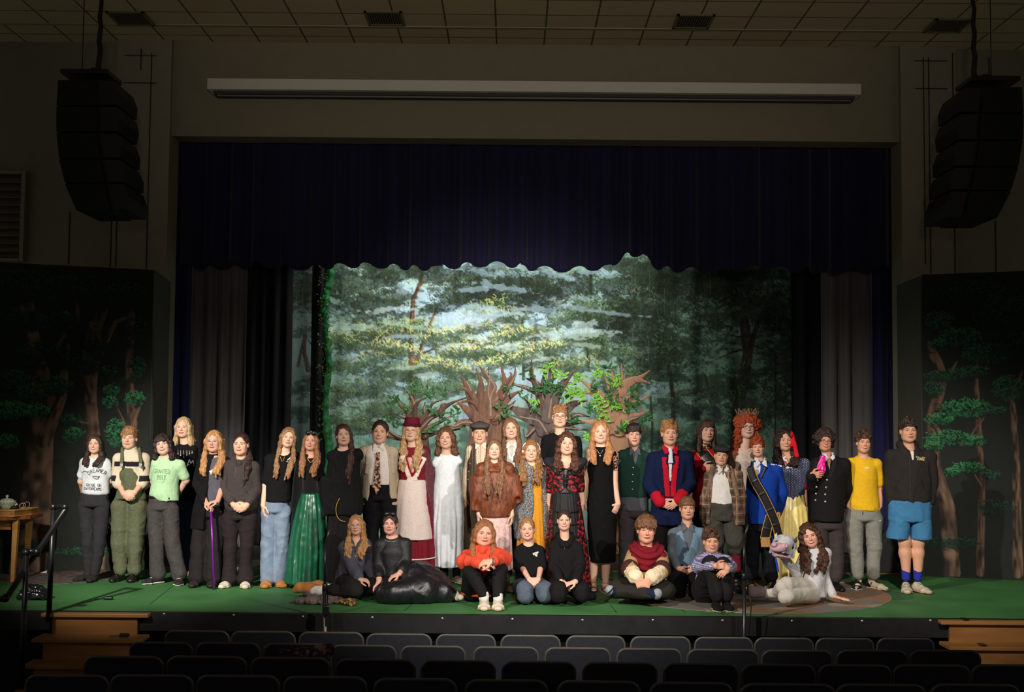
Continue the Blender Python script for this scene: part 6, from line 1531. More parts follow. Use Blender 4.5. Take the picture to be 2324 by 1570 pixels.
F.ell(S.N + V3(0, -.03, .05), (.050, .075, .06), k=.008, neg=True)
HOOD = fab((64, 57, 56), 'charcoal_fleece'); o = piece(S, 'hoodie', F, HOOD, None, folds(.007, seed=9))
decal(S, 'pocket_seam', line([(519, 1113), (519, 1113), (560, 1115)], .5) + line([(519, 1113), (507, 1140)], .4) + line([(560, 1115), (572, 1142)], .4), fab((40, 35, 35), 'hoodie_seam'), o)
cord(S, 'drawstring', [(538, 1040), (535, 1060), (532, 1088)], .004, fab((84, 78, 78), 'drawcord'), o, .006); cord(S, 'drawstring', [(552, 1042), (553, 1062), (552, 1088)], .004, fab((84, 78, 78), 'drawcord'), o, .006)
pants(S, 'leggings', fab((40, 33, 35), 'dark_plum_jersey'), (1150, 506, 580), [(523, 1178, 0), (523, 1238, -.02), (520, 1312, 0)], [(562, 1178, 0), (560, 1238, -.02), (557, 1312, 0)], (.112, .072, .066, .092))
feet(S, mat('cream_trainer', (206, 194, 176), .7, var=.1), SOLE_W, (-.25, -1), (.2, -1))
hair(S, (50, 32, 28), 'bun', tie=[(.055, .06, -.05), (.085, .0, .02), (.09, -.10, -.08), (.075, -.125, -.19), (.05, -.13, -.28)], label='ponytail hair drawn forward over one shoulder', vol=.97)
# 7 black tee light jeans
S = make_person(13.1, (655, 969, 1014), (600, 1034, 676, 1029), 'person leaning sideways in a black T-shirt and pale blue jeans',
    roll=8, yaw=12, smile=1, brow=(120, 90, 66), eye=(96, 90, 80), skin=(238, 192, 166), neck=(645, 1031), aL=[(594, 1100, -.02), (597, 1146, -.06)], aR=[(704, 1040, .16), (728, 1070, .20)], hL=dict(d=(.1, -.15, -1), n=(.9, .5, 0), c=.35), hR=dict(d=(.2, -.2, -1), n=(-.5, -1, 0), c=.4))
o = top(S, 'tshirt', BLK, [(1060, 604, 668, .112), (1100, 603, 662, .115), (1138, 600, 660, .122)], .40, (.062, .066, .05))
decal(S, 'chest_print', line([(652, 1044), (659, 1038), (657, 1046), (663, 1040), (661, 1049)], 1.0) + line([(650, 1047), (662, 1050)], .8), INKW, o)
pants(S, 'jeans', DEN_L, (1138, 601, 656), [(613, 1162, 0), (609, 1236, 0), (608, 1312, 0)], [(643, 1162, 0), (640, 1236, 0), (634, 1312, .03)], (.104, .080, .084))
UGG = mat('tan_suede', (176, 116, 62), .95, var=.12, scale=40)
feet(S, UGG, UGG, (-.0, -1), (.5, -1), w=.052)
hair(S, (146, 108, 74), 'long', .24, 1.05, wav=.004, part=.3, flow=(-.02, 0))
cord(S, 'necklace', [(636, 1036), (641, 1050), (646, 1036)], .0025, GOLD, o, .003)
# 8 green skirt
S = make_person(13.0, (706, 978, 1021), (674, 1041, 733, 1041), 'person standing in a black velvet bodice and long shiny emerald skirt',
    roll=4, yaw=3, smile=1, brow=(120, 80, 56), skin=(228, 170, 146), aL=[(668, 1098, .06), (672, 1150, .04)], aR=[(740, 1094, .1), (736, 1130, .14)])
top(S, 'bodice', BLKV, [(1064, 680, 727, .104), (1095, 682, 724, .104), (1116, 678, 728, .11), (1132, 698, 712, .11)], .1, sides='', neckcut=.085, neckz=-.005)
F = SDF(); shoulders(F, S, .062); secs(F, S.Y + .02, [(1064, 673, 733, .118), (1110, 671, 735, .118), (1182, 665, 738, .12)], k=.04); sleeve(F, S, 'L', (.062, .054, .046), .95); sleeve(F, S, 'R', (.062, .054, .046), .95)
openfront(S, [(1030, 705), (1070, 705), (1190, 705)], .085, .15)(F); F.plane((0, 0, W(705, 1184, S.Y)[2]), (0, 0, -1)); piece(S, 'cardigan', F, fab((22, 21, 24), 'black_cardigan'), None, folds(.005))
EM = mat('emerald_satin', (16, 98, 66), .28, var=.35, scale=5, bump=.25, spec=.7, stretch=(3, 3, .8), rgb2=(20, 52, 40), thr=(.42, .66))
skirt(S, 'skirt', EM, [(1118, 680, 728, .115), (1160, 670, 736, .15), (1240, 657, 738, .20), (1322, 648, 738, .24)], 15, .026, seed=3)
hair(S, (150, 104, 70), 'long', .20, 1.03, wav=.005, part=.0); cord(S, 'necklace', [W(698, 1040, S.Y - .11), W(705, 1052, S.Y - .125), W(713, 1040, S.Y - .11)], .003, GOLD)
H = S.H; mb = MB()
for s in (-1, 1): mb.lathe(H.pt((s * .034, -.062, .098)), [(.004, -.004), (.024, -.003), (.026, .003), (.004, .005)], 14, 'y'); mb.tube([H.pt((s * .058, -.06, .100)), H.pt((s * .08, .02, .04))], .003, 6)
mb.build('sunglasses', LEA_K, S.root, True)
# 9 black poncho
S = make_person(13.05, (780, 961, 1010), (742, 1026, 822, 1024), 'person with very long brown hair in a black draped poncho and long black skirt',
    roll=-5, yaw=10, smile=0, brow=(48, 32, 28), skin=(232, 184, 160), aL=[(752, 1088, .0), (768, 1124, .03)], aR=[(808, 1088, .03), (796, 1124, .05)])
F = SDF(); shoulders(F, S, .066, k=.06); secs(F, S.Y, [(1056, 742, 816, .135), (1100, 736, 821, .155), (1150, 733, 824, .165), (1166, 734, 822, .16)], k=.05)
F.loft(W(752, 1090, S.Y - .12), W(731, 1174, S.Y - .10), (1, 0, 0), .10, .05, .015, .03, k=.03); F.ell(S.N + V3(.0, -.04, .04), (.095, .10, .062), k=.01, neg=True)
piece(S, 'poncho', F, fab((26, 25, 27), 'black_wool', scale=90, bump=.3), None, folds(.012, 9, 3, 5, (.9, 0, .2)))
skirt(S, 'skirt', fab((30, 27, 29), 'black_skirt'), [(1130, 746, 812, .12), (1180, 742, 818, .14), (1250, 736, 822, .17), (1316, 733, 826, .20)], 14, .022, seed=6)
cord(S, 'gold_cord', [W(771, 1130, S.Y - .18), W(762, 1148, S.Y - .19), W(763, 1168, S.Y - .19), W(770, 1180, S.Y - .19), W(784, 1184, S.Y - .18)], .004, GOLD)
hair(S, (72, 46, 36), 'long', .34, 1.0, front='R', wav=.003, part=-.2, sidew=.045); hairm((72, 46, 36))
# 10 blazer and tie
S = make_person(13.35, (863, 952, 1006), (814, 1017, 903, 1019), 'person with dark hair tied back in a beige blazer, white shirt and floral tie',
    roll=3, smile=3, brow=(44, 28, 24), skin=(236, 182, 152), aL=[(816, 1075, .04), (820, 1128, .12)], aR=[(902, 1075, .06), (898, 1128, .14)])
o = top(S, 'shirt', fab((232, 216, 208), 'blush_white_shirt'), [(1045, 824, 894, .116), (1080, 828, 892, .114), (1100, 830, 890, .112)], .1, sides='', sr=.060)
points_collar(S, 'shirt_collar', WHITE)
F = SDF(); shoulders(F, S, .070); secs(F, S.Y + .01, [(1045, 818, 900, .128), (1090, 822, 898, .126), (1146, 818, 902, .13)], k=.04)
for sd in 'LR': sleeve(F, S, sd, (.068, .060, .052), .95)
openfront(S, [(1005, 861), (1050, 860), (1100, 861), (1155, 861)], .085, .150)(F); F.plane((0, 0, W(860, 1148, S.Y)[2]), (0, 0, -1))
BG = fab((190, 170, 146), 'beige_tweed', scale=120, var=.16); b = piece(S, 'blazer', F, BG, None, folds(.004))
for s, xs in ((-1, ((836, 1014), (835, 1032), (835, 1052), (832, 1074))), (1, ((888, 1014), (889, 1032), (889, 1052), (892, 1074)))):
    ribbon(S, 'lapel', xs, .022, .006, BG, b, .005)
FL = mat('floral_tie', (54, 40, 42), .6, rgb2=(216, 158, 120), scale=34, thr=(.48, .54), bump=.05)
F = SDF(); F.loft(W(858, 1027, S.Y - .13), W(858, 1034, S.Y - .14), (1, 0, 0), .022, .014, .016, .012, k=.01); F.loft(W(858, 1034, S.Y - .14), W(855, 1105, S.Y - .145), (1, 0, 0), .018, .008, .044, .008, k=.01, capf=.4); F.loft(W(855, 1105, S.Y - .145), W(854, 1121, S.Y - .145), (1, 0, 0), .044, .008, .004, .006, k=.006)
piece(S, 'tie', F, FL, .005)
pants(S, 'trousers', BLK, (1100, 828, 893), [(843, 1136, 0), (842, 1220, 0), (842, 1302, 0)], [(880, 1136, 0), (880, 1220, 0), (880, 1302, 0)], (.112, .086, .076)); feet(S, LEA_K, SOLE_K)
hair(S, (58, 38, 32), 'bun', vol=.98)
# 11 burgundy hat
S = make_person(13.45, (934, 952, 1000), (906, 1018, 974, 1016), 'person in a burgundy hat and long white apron over a red dress',
    roll=3, yaw=-3, smile=1, brow=(150, 112, 76), skin=(232, 186, 160), aL=[(902, 1075, .08), (900, 1120, .16)], aR=[(982, 1075, .06), (984, 1120, .14)])
RD = fab((126, 30, 44), 'burgundy_cotton')
o = top(S, 'dress', RD, [(1045, 908, 968, .112), (1086, 908, 967, .112), (1095, 908, 967, .112)], .36, (.066, .066, .05), neckcut=.085)
skirt(S, 'dress_skirt', RD, [(1090, 908, 967, .112), (1160, 902, 980, .17), (1240, 898, 986, .22), (1300, 896, 987, .24)], 18, .02, seed=2)
q = W(941.5, 1262, S.Y); mb = MB(); mb.tube([q + V3(.232 * math.sin(t), -.236 * math.cos(t), -.01 * math.cos(t)) for t in np.linspace(-.3, 1.5, 16)], .008, 6); mb.build('white_braid', WHITE, S.root, True)
skirt(S, 'apron', fab((232, 212, 204), 'blush_white_cotton', bump=.3), [(1088, 906, 966, .120), (1130, 900, 971, .165), (1180, 897, 979, .205), (1222, 896, 984, .235)], 9, .008, dy=-.02, seed=8, base=.2)
F = SDF(); yq = S.Y - .13
pk = fab((236, 178, 170), 'pink_yoke'); F.loft(W(934, 1040, S.Y - .08), W(936, 1072, S.Y - .095), (1, 0, 0), .10, .03, .02, .03, k=.01); piece(S, 'yoke', F, pk, .006)
for pts in ([(914, 1036), (920, 1058), (930, 1082)], [(963, 1038), (950, 1064), (940, 1084)], [(926, 1084), (936, 1090), (946, 1084)]):
    F = SDF(); P_ = [W(x, y, yq) for x, y in pts]
    for a, b in zip(P_[:-1], P_[1:]): F.loft(a, b, (1, 0, 0), .026, .012, .028, .012, k=.01)
    piece(S, 'ruffle', F, fab((240, 216, 200), 'cream_ruffle'), .005, folds(.006, 30, 30, 3, (.3, 0, 1)))
for pts in ([(922, 1036), (928, 1060), (935, 1080)], [(958, 1042), (948, 1062), (936, 1080)]): ribbon(S, 'velvet_trim', [W(x, y, yq - .018) for x, y in pts], .009, .006, fab((150, 20, 40), 'red_velvet'))
F = SDF(); shoulders(F, S, .068); secs(F, S.Y + .045, [(1045, 908, 980, .11), (1100, 906, 982, .11), (1180, 905, 988, .12)], k=.04); sleeve(F, S, 'R', (.072, .066, .056), .95); sleeve(F, S, 'L', (.060, .05, .04), .3)
openfront(S, [(1000, 930), (1060, 928), (1190, 926)], .17, .19)(F)
piece(S, 'sequin_cardigan', F, mat('burgundy_sequins', (84, 16, 30), .35, rgb2=(190, 70, 84), scale=150, thr=(.60, .66), bump=.5, spec=.7), None, folds(.004))
hair(S, (190, 150, 106), 'long', .26, 1.0, wav=.009, curl=.003, part=0); glasses(S, (170, 140, 100))
H = S.H; F = SDF(); H.cap(F, (0, .01, .070), (0, .012, .118), .090, .082, .02); F.plane(H.pt((0, 0, .150)), H.R @ V3(0, 0, 1)); F.plane(H.pt((0, 0, .052)), H.R @ V3(0, -.2, -1)); F.loft(H.pt((-.05, .0, .060)), H.pt((.05, .0, .060)), H.R @ V3(0, 1, 0), .105 * S.s, .014, .105 * S.s, .014, k=.02, capf=3.5)
piece(S, 'hat', F, fab((98, 26, 42), 'burgundy_felt'), .006)
mb = MB(); mb.tube([H.pt((.091 * math.sin(a), .01 - .092 * math.cos(a), .074)) for a in np.linspace(0, 6.283, 30)[:-1]], .008, 6, True); mb.build('hat_band', fab((72, 16, 32), 'hat_band'), S.root, True)
# 12 white dress
S = make_person(13.54, (1012, 969, 1017), (982, 1036, 1046, 1032), 'person with shoulder-length curly brown hair in a long sleeveless white dress',
    roll=-4, yaw=-2, smile=3, brow=(70, 46, 36), skin=(228, 178, 150), aL=[(980, 1090, .1), (990, 1130, .18)], aR=[(1050, 1086, .1), (1044, 1130, .18)], legs=[((998, 1150, 0), (1004, 1235, 0), (1008, 1300, 0)), ((1028, 1150, 0), (1034, 1235, 0), (1036, 1300, 0))], legr=(.07, .052, .036))
wd = fab((222, 224, 230), 'white_dress_cotton', bump=.12)
F = SDF(); shoulders(F, S, .046, k=.03); secs(F, S.Y, [(1052, 988, 1044, .105), (1084, 987, 1044, .106), (1110, 984, 1048, .125), (1180, 980, 1053, .16), (1285, 985, 1048, .17)], k=.04); F.ell(S.N + V3(0, -.03, .03), (.080, .09, .055), k=.01, neg=True)
for sd in (S.shL, S.shR): F.cap(sd + V3(0, 0, .0), sd + V3(.03 if sd is S.shR else -.03, -.01, -.03), .055, .045, .02)
F.plane((0, 0, W(1012, 1286, S.Y)[2]), (0, 0, -1))
piece(S, 'dress', F, wd, None, lambda V, N: pleats(16, .016, W(0, 1285, 13.54)[2], W(0, 1088, 13.54)[2], (S.N[0], S.Y), 3, .0)(V, N) + folds(.004)(V, N))
S.ank = [W(1008, 1300, S.Y), W(1036, 1300, S.Y)]
for a in S.ank:
    F = SDF(); F.cap(a + V3(0, 0, -.03), a + V3(0, 0, .07), .044, .046); piece(S, 'sock', F, BLK, .007)
feet(S, mat('taupe_shoe', (150, 132, 116), .8, var=.1), SOLE_W)
hair(S, (104, 68, 46), 'long', .04, 1.12, wav=.010, curl=.005, part=.1)
# 13 flat cap, waistcoat
def flatcap(S, m, dx=0, big=1.0):
    H = S.H; F = SDF()
    F.ell(H.pt((0, .014, .080)), V3(.100, .108, .040) * S.s * big, H.R, .01); F.ell(H.pt((0, -.045, .068)), V3(.086, .060, .026) * S.s * big, H.R, .02); H.ell(F, (0, .03, .05), (.086, .09, .05), .02)
    F.plane(H.pt((0, -.02, .044)), H.R @ V3(0, .12, -1))
    o = piece(S, 'flat_cap', F, m, .006)
    F = SDF(); F.ell(H.pt((0, -.092, .054)), V3(.062, .042, .010) * S.s, H.R @ np.array([[1, 0, 0], [0, .96, .28], [0, -.28, .96]]), .01); piece(S, 'cap_peak', F, m, .005)
TW = mat('grey_tweed', (76, 72, 68), .9, var=.3, scale=140, bump=.3)
S = make_person(13.75, (1089, 956, 1007), (1056, 1013, 1130, 1016), 'person in a grey flat cap, brown pinstripe waistcoat and cream striped shirt',
    smile=3, brow=(80, 56, 40), skin=(236, 180, 150), aL=[(1050, 1070, .04), (1056, 1130, .0)], aR=[(1132, 1070, .06), (1128, 1130, .08)])
def pin(V):
    c = np.ones((len(V), 3)) * np.array(lin((230, 212, 186))); c[(np.abs(((V[:, 0] / .022) % 1) - .5) < .16)] = lin((170, 132, 112)); return c
o = top(S, 'shirt', mat('cream_stripe', (255, 255, 255), .85, var=.05, bump=.1, attr=True), [(1040, 1066, 1126, .108), (1100, 1066, 1124, .108), (1120, 1066, 1124, .108)], .95, (.060, .052, .042), vox=.006, col=pin, disp=folds(.003))
points_collar(S, 'shirt_collar', fab((236, 220, 196), 'cream_collar'))
F = SDF(); shoulders(F, S, .062, k=.04); secs(F, S.Y, [(1040, 1060, 1128, .120), (1090, 1060, 1128, .120), (1122, 1058, 1128, .122), (1138, 1062, 1090, .12)], k=.04); openfront(S, [(1000, 1092), (1050, 1092), (1068, 1092)], .078, .045)(F); F.ell(S.N + V3(0, -.02, .05), (.08, .12, .08), k=.01, neg=True)
for sd in (S.shL, S.shR): q = 1 if sd is S.shR else -1; F.ell(sd + V3(q * .05, 0, -.02), (.05, .12, .10), k=.01, neg=True)
def pin2(V):
    c = np.ones((len(V), 3)) * np.array(lin((70, 56, 48))); c[(np.abs(((V[:, 0] / .034) % 1) - .5) < .08)] = lin((124, 100, 84)); return c
o = piece(S, 'waistcoat', F, mat('brown_pinstripe', (255, 255, 255), .9, var=.12, scale=90, attr=True), .006, folds(.003), None, pin2)
buttons(S, [(1067, 1052), (1064, 1070), (1062, 1088)], mat('copper_button', (170, 96, 50), .4, var=0, bump=0, metal=.4), .009, target=o)
pants(S, 'trousers', fab((96, 78, 64), 'brown_wool'), (1134, 1060, 1122), [(1072, 1160, 0), (1070, 1225, 0), (1070, 1290, 0)], [(1108, 1160, 0), (1110, 1225, 0), (1110, 1290, 0)], (.108, .090, .082)); feet(S, LEA_K, SOLE_K)
hair(S, (70, 46, 34), 'short', vol=.97); flatcap(S, TW)
# 14 fur cape
S = make_person(12.88, (1122, 996, 1041), (1082, 1054, 1166, 1054), 'person in a short brown fur cape and pale pink skirt with red earrings',
    yaw=2, smile=1, brow=(60, 40, 32), skin=(238, 192, 168), aL=[(1074, 1118, -.02), (1086, 1166, -.03)], aR=[(1166, 1118, -.02), (1162, 1168, -.06)], armr=(.042, .033, .023))
F = SDF(); shoulders(F, S, .070, k=.07); secs(F, S.Y, [(1076, 1078, 1174, .135), (1110, 1072, 1182, .15), (1140, 1076, 1176, .15), (1172, 1092, 1160, .145)], k=.05)
F.loft(W(1085, 1085, S.Y), W(1078, 1156, S.Y - .03), (1, 0, 0), .08, .11, .045, .08, k=.04); F.loft(W(1165, 1085, S.Y), W(1176, 1136, S.Y - .03), (1, 0, 0), .07, .11, .05, .08, k=.04)
F.loft(S.N + V3(-.05, -.05, -.0), S.N + V3(-.03, -.13, -.1), (1, 0, 0), .045, .04, .035, .03, k=.02); F.loft(S.N + V3(.05, -.05, -.0), S.N + V3(.03, -.13, -.1), (1, 0, 0), .045, .04, .035, .03, k=.02)
F.ell(S.N + V3(0, -.05, .05), (.058, .09, .075), k=.01, neg=True); F.ell(W(1081, 1150, S.Y - .13), (.034, .06, .07), k=.015, neg=True); F.ell(W(1176, 1136, S.Y - .10), (.035, .06, .04), k=.015, neg=True)
FUR = mat('brown_fur', (136, 72, 40), .5, rgb2=(78, 38, 24), scale=13, stretch=(2.4, 2.4, .8), thr=(.36, .7), bump=.7, detail=8, spec=.4)
piece(S, 'fur_cape', F, FUR, .0075, lambda V, N: folds(.004, 6, 4, 2)(V, N) + .003 * vnoise(V * V3(90, 90, 30), 4))
skirt(S, 'skirt', mat('pink_lace', (226, 196, 190), .9, rgb2=(206, 158, 156), scale=40, thr=(.45, .6), bump=.3), [(1168, 1096, 1158, .12), (1200, 1094, 1161, .14), (1292, 1092, 1164, .16)], 14, .012, seed=4)
S.ank = [W(1112, 1318, S.Y), W(1150, 1316, S.Y)]; bt = mat('brown_laced_boot', (98, 70, 52), .7, var=.2, scale=30)
feet(S, bt, SOLE_K, (-.1, -1), (.3, -1), boot=.11, laces=mat('boot_lace', (70, 50, 40), .8, var=0, bump=0))
S.hf = .07; hair(S, (124, 86, 60), 'long', .36, .98, wav=.003, part=0, sidew=.034)
for s in (-1, 1):
    p = S.H.pt((s * .080, -.012, -.058)); F = SDF(); F.ell(p, (.017, .012, .024)); piece(S, 'earring', F, mat('red_bead', (214, 20, 44), .4, var=0, bump=0), .005)
# 15 white blouse behind
S = make_person(14.2, (1159, 947, 995), (1136, 1012, 1190, 1016), 'person with long straight brown hair in a white blouse standing behind the fur cape',
    roll=-6, yaw=4, smile=3, brow=(80, 56, 44), skin=(234, 184, 158), aL=[(1132, 1070, .05), (1136, 1110, .1)], aR=[(1196, 1070, .05), (1190, 1110, .1)])
top(S, 'blouse', fab((220, 222, 224), 'white_blouse'), [(1040, 1142, 1190, .108), (1100, 1142, 1190, .108), (1130, 1142, 1190, .11)], .95, extra=vneck(S, .14, .05)); points_collar(S, 'blouse_collar', WHITE)
pants(S, 'trousers', BLK, (1128, 1142, 1190), [(1152, 1150, 0), (1152, 1210, 0), (1152, 1280, 0)], [(1180, 1150, 0), (1180, 1210, 0), (1180, 1280, 0)], (.10, .075, .07)); feet(S, LEA_K, SOLE_K)
hair(S, (122, 84, 58), 'long', .22, 1.02, wav=.004, part=.1)
# 16 shawl
S = make_person(13.0, (1205, 998, 1046), (1170, 1057, 1244, 1061), 'person with a white headband in a chunky grey knitted shawl over an orange dress',
    roll=3, yaw=3, smile=3, brow=(90, 60, 46), skin=(236, 184, 158), aL=[(1172, 1118, .06), (1180, 1160, .1)], aR=[(1248, 1118, .06), (1244, 1165, .1)])
top(S, 'bodice', fab((206, 140, 42), 'mustard_cotton'), [(1082, 1180, 1238, .108), (1120, 1180, 1236, .106), (1130, 1180, 1236, .108)], .1, sides='', neckcut=.08)
skirt(S, 'skirt', fab((206, 138, 40), 'mustard_skirt'), [(1122, 1182, 1236, .108), (1180, 1176, 1242, .14), (1242, 1172, 1246, .17), (1310, 1172, 1246, .19)], 18, .014, seed=9)
F = SDF(); shoulders(F, S, .072, k=.06); secs(F, S.Y, [(1084, 1168, 1246, .130), (1130, 1164, 1252, .135), (1200, 1166, 1256, .145), (1222, 1168, 1256, .14)], k=.05)
F.cap(S.N + V3(-.07, .02, .02), S.N + V3(.07, .02, .02), .05, .05, .03)
openfront(S, [(1040, 1210), (1075, 1220), (1120, 1222), (1240, 1222)], .030, .065)(F); F.ell(S.N + V3(.02, -.06, .04), (.075, .10, .075), k=.01, neg=True); F.plane((0, 0, W(1210, 1232, S.Y)[2]), (0, 0, -1))
KG = mat('grey_chunky_knit', (56, 56, 58), .95, rgb2=(150, 148, 146), scale=150, stretch=(1, 1, .6), thr=(.42, .60), bump=.6, detail=2)
piece(S, 'shawl', F, KG, None, lambda V, N: folds(.009)(V, N) + .003 * np.sin(V[:, 2] * 300) * np.sin(V[:, 0] * 220))
S.hf = .03; hair(S, (140, 98, 62), 'long', .20, 1.08, wav=.010, curl=.004, part=0)
mb = MB(); mb.tube([S.H.pt((.092 * math.sin(a), -.03 + .03 * math.cos(a), .012 + .094 * math.cos(a))) for a in np.linspace(-1.9, 1.9, 22)], .011, 8); mb.build('headband', fab((236, 206, 206), 'pink_white_band'), S.root, True)
S.ank = [W(1198, 1308, S.Y), W(1224, 1308, S.Y)]; feet(S, LEA_K, SOLE_K)
# 17 tall with glasses
S = make_person(14.45, (1270, 919, 969), (1229, 990, 1319, 993), 'tallest person, with glasses and a plain black T-shirt, in the back row',
    smile=0, brow=(130, 86, 60), skin=(240, 188, 160), neck=(1271, 985), aL=[(1224, 1050, .04), (1232, 1100, .08)], aR=[(1322, 1050, .04), (1312, 1100, .08)], jaw=1.05)
top(S, 'tshirt', BLK, [(1020, 1238, 1306, .118), (1080, 1242, 1302, .118), (1125, 1242, 1302, .12)], .36, (.066, .068, .05))
pants(S, 'trousers', BLK, (1125, 1242, 1300), [(1256, 1150, 0), (1256, 1210, 0), (1256, 1276, 0)], [(1288, 1150, 0), (1288, 1210, 0), (1288, 1276, 0)], (.10, .08, .075)); feet(S, LEA_K, SOLE_K)
hair(S, (150, 104, 70), 'short', vol=.98, fringe=3, curl=.002); glasses(S, (90, 76, 66), .021)
# 18 red brocade dress
BRC = mat('red_black_brocade', (24, 18, 20), .5, rgb2=(168, 36, 44), scale=34, thr=(.50, .58), bump=.15, detail=6, spec=.4)
S = make_person(12.8, (1286, 980, 1031), (1240, 1050, 1326, 1050), 'person with wavy brown hair in a black and red brocade gown',
    roll=3, yaw=3, smile=3, brow=(52, 34, 28), skin=(234, 182, 154), aL=[(1240, 1102, .06), (1246, 1140, .10)], aR=[(1326, 1102, .06), (1322, 1140, .10)], hL=dict(d=(.1, .2, -1), n=(1, 0, 0)))
o = top(S, 'bodice', BRC, [(1070, 1247, 1318, .118), (1100, 1252, 1312, .108), (1116, 1254, 1312, .108)], .62, (.060, .052, .046), neckcut=.0, extra=lambda F: F.ell(S.N + V3(0, -.05, -.005), (.125, .11, .085), k=.01, neg=True))
F = SDF(); secs(F, S.Y - .01, [(1062, 1266, 1300, .110), (1080, 1270, 1296, .118), (1106, 1272, 1292, .108), (1120, 1256, 1310, .112)], k=.03); piece(S, 'corset_front', F, BLKS, .006)
for i, y in enumerate((1074, 1084, 1094)): cord(S, 'lacing', [W(1271, y, S.Y - .135), W(1283, y + 4, S.Y - .140), W(1295, y, S.Y - .135)], .003, fab((70, 70, 74), 'grey_lace'))
F = SDF()
for s_, x0, x1 in ((-1, 1243, 1266), (1, 1325, 1302)):
    F.cap(S.N + V3(s_ * .06, .03, .01), W(x0 + 4 * s_ * -1, 1047, S.Y - .02), .030, .036, .02); F.cap(W(x0, 1047, S.Y - .02), W(x1, 1072, S.Y - .10), .040, .026, .02)
piece(S, 'stole_collar', F, fab((36, 34, 38), 'black_stole'), None, folds(.006))
skirt(S, 'overskirt', BRC, [(1108, 1252, 1312, .10), (1160, 1246, 1322, .13), (1240, 1238, 1334, .18), (1338, 1236, 1344, .22)], 12, .012, dy=.03, seed=5)
skirt(S, 'skirt', mat('black_crinkle', (34, 32, 34), .7, var=.2, scale=40, bump=.2), [(1112, 1256, 1310, .108), (1160, 1252, 1314, .15), (1240, 1248, 1318, .20), (1334, 1246, 1322, .24)], 26, .012, seed=7, base=.4)
for y, r0 in ((1158, .15), (1186, .165), (1215, .185)):
    mb = MB(); c = W(1283, y, S.Y); w_ = W(1314 + (y - 1160) * .06, y, S.Y)[0] - c[0]; mb.tube([c + V3(w_ * math.sin(a), -(r0 + .008) * math.cos(a), -.01 * math.cos(a)) for a in np.linspace(-1.5, 1.5, 18)], .007, 6); mb.build('skirt_band', BLKS, S.root, True)
hair(S, (82, 48, 36), 'long', .10, 1.10, wav=.012, curl=.003, part=-.2)
# 19 black dress
S = make_person(13.0, (1362, 953, 1005), (1328, 1017, 1406, 1022), 'person with long copper hair in a plain black midi dress and strappy heels',
    smile=3, brow=(150, 100, 66), skin=(240, 188, 162), aL=[(1322, 1085, .08), (1326, 1130, .1)], aR=[(1404, 1100, .0), (1403, 1143, -.06)], hR=dict(d=(-.45, -.15, -1), n=(-.5, .6, 0), c=.3, sp=.3),
    legs=[((1355, 1150, 0), (1350, 1240, 0), (1346, 1316, 0)), ((1380, 1150, 0), (1376, 1240, 0), (1374, 1318, 0))], legr=(.07, .054, .036))
F = SDF(); shoulders(F, S, .052, k=.03); secs(F, S.Y, [(1050, 1330, 1396, .112), (1090, 1338, 1392, .105), (1140, 1333, 1398, .125), (1200, 1334, 1398, .12), (1275, 1338, 1397, .115)], k=.03); F.plane((0, 0, W(1366, 1275, S.Y)[2]), (0, 0, -1)); F.ell(S.N + V3(0, -.03, .04), (.075, .09, .055), k=.01, neg=True)
piece(S, 'dress', F, fab((15, 14, 15), 'black_crepe'), None, folds(.005))
F = SDF(); a, e, w_ = S.arm['R']; F.cap(a, a + (e - a) * .48, .053, .046, .02); piece(S, 'lace_sleeve', F, mat('black_lace', (206, 150, 128), .8, rgb2=(24, 18, 18), scale=70, thr=(.46, .52), bump=.1), .006)
cord(S, 'necklace', [W(1354, 1020, S.Y - .115), W(1362, 1032, S.Y - .128), W(1369, 1020, S.Y - .115)], .002, SILVER)
F = SDF(); F.ell(W(1362, 1034, S.Y - .132), (.011, .006, .011)); piece(S, 'pendant', F, SILVER, .003)
S.ank = [W(1346, 1318, S.Y), W(1374, 1319, S.Y)]
for a in S.ank:
    F = SDF(); b = V3(a[0], a[1], 0); F.loft(b + V3(0, .05, .05), b + V3(.0, -.09, .022), (1, 0, 0), .030, .030, .036, .018, k=.02); F.loft(b + V3(.0, -.09, .022), b + V3(.0, -.15, .018), (1, 0, 0), .036, .018, .026, .012, k=.01); F.cap(b + V3(0, .02, .10), b + V3(0, .03, .04), .036, .030, .03); o = piece(S, 'foot', F, mat('foot_skin', (240, 188, 162), .5, var=.03, bump=0), .005)
    mb = MB(); mb.prism([b + V3(-.034, .09, .030), b + V3(-.040, -.08, .004), b + V3(-.02, -.16, .004), b + V3(.02, -.16, .004), b + V3(.040, -.08, .004), b + V3(.034, .09, .030)], (0, 0, .008)); mb.box(b + V3(0, .07, .016), (.05, .05, .03))
    for z, y in ((.05, -.09), (.115, .015)): mb.tube([b + V3(.044 * math.cos(t), y + .045 * math.sin(t) * (1 if z > .1 else .3), z + (.0 if z > .1 else .004) - (.035 * abs(math.cos(t)) if z < .1 else 0)) for t in np.linspace(3.3 if z < .1 else 0, 6.1 if z < .1 else 6.2, 12)], .005, 6)
    mb.build('heeled_sandal', LEA_K, S.root, True)
hair(S, (178, 120, 76), 'long', .17, 1.0, wav=.001, part=0)
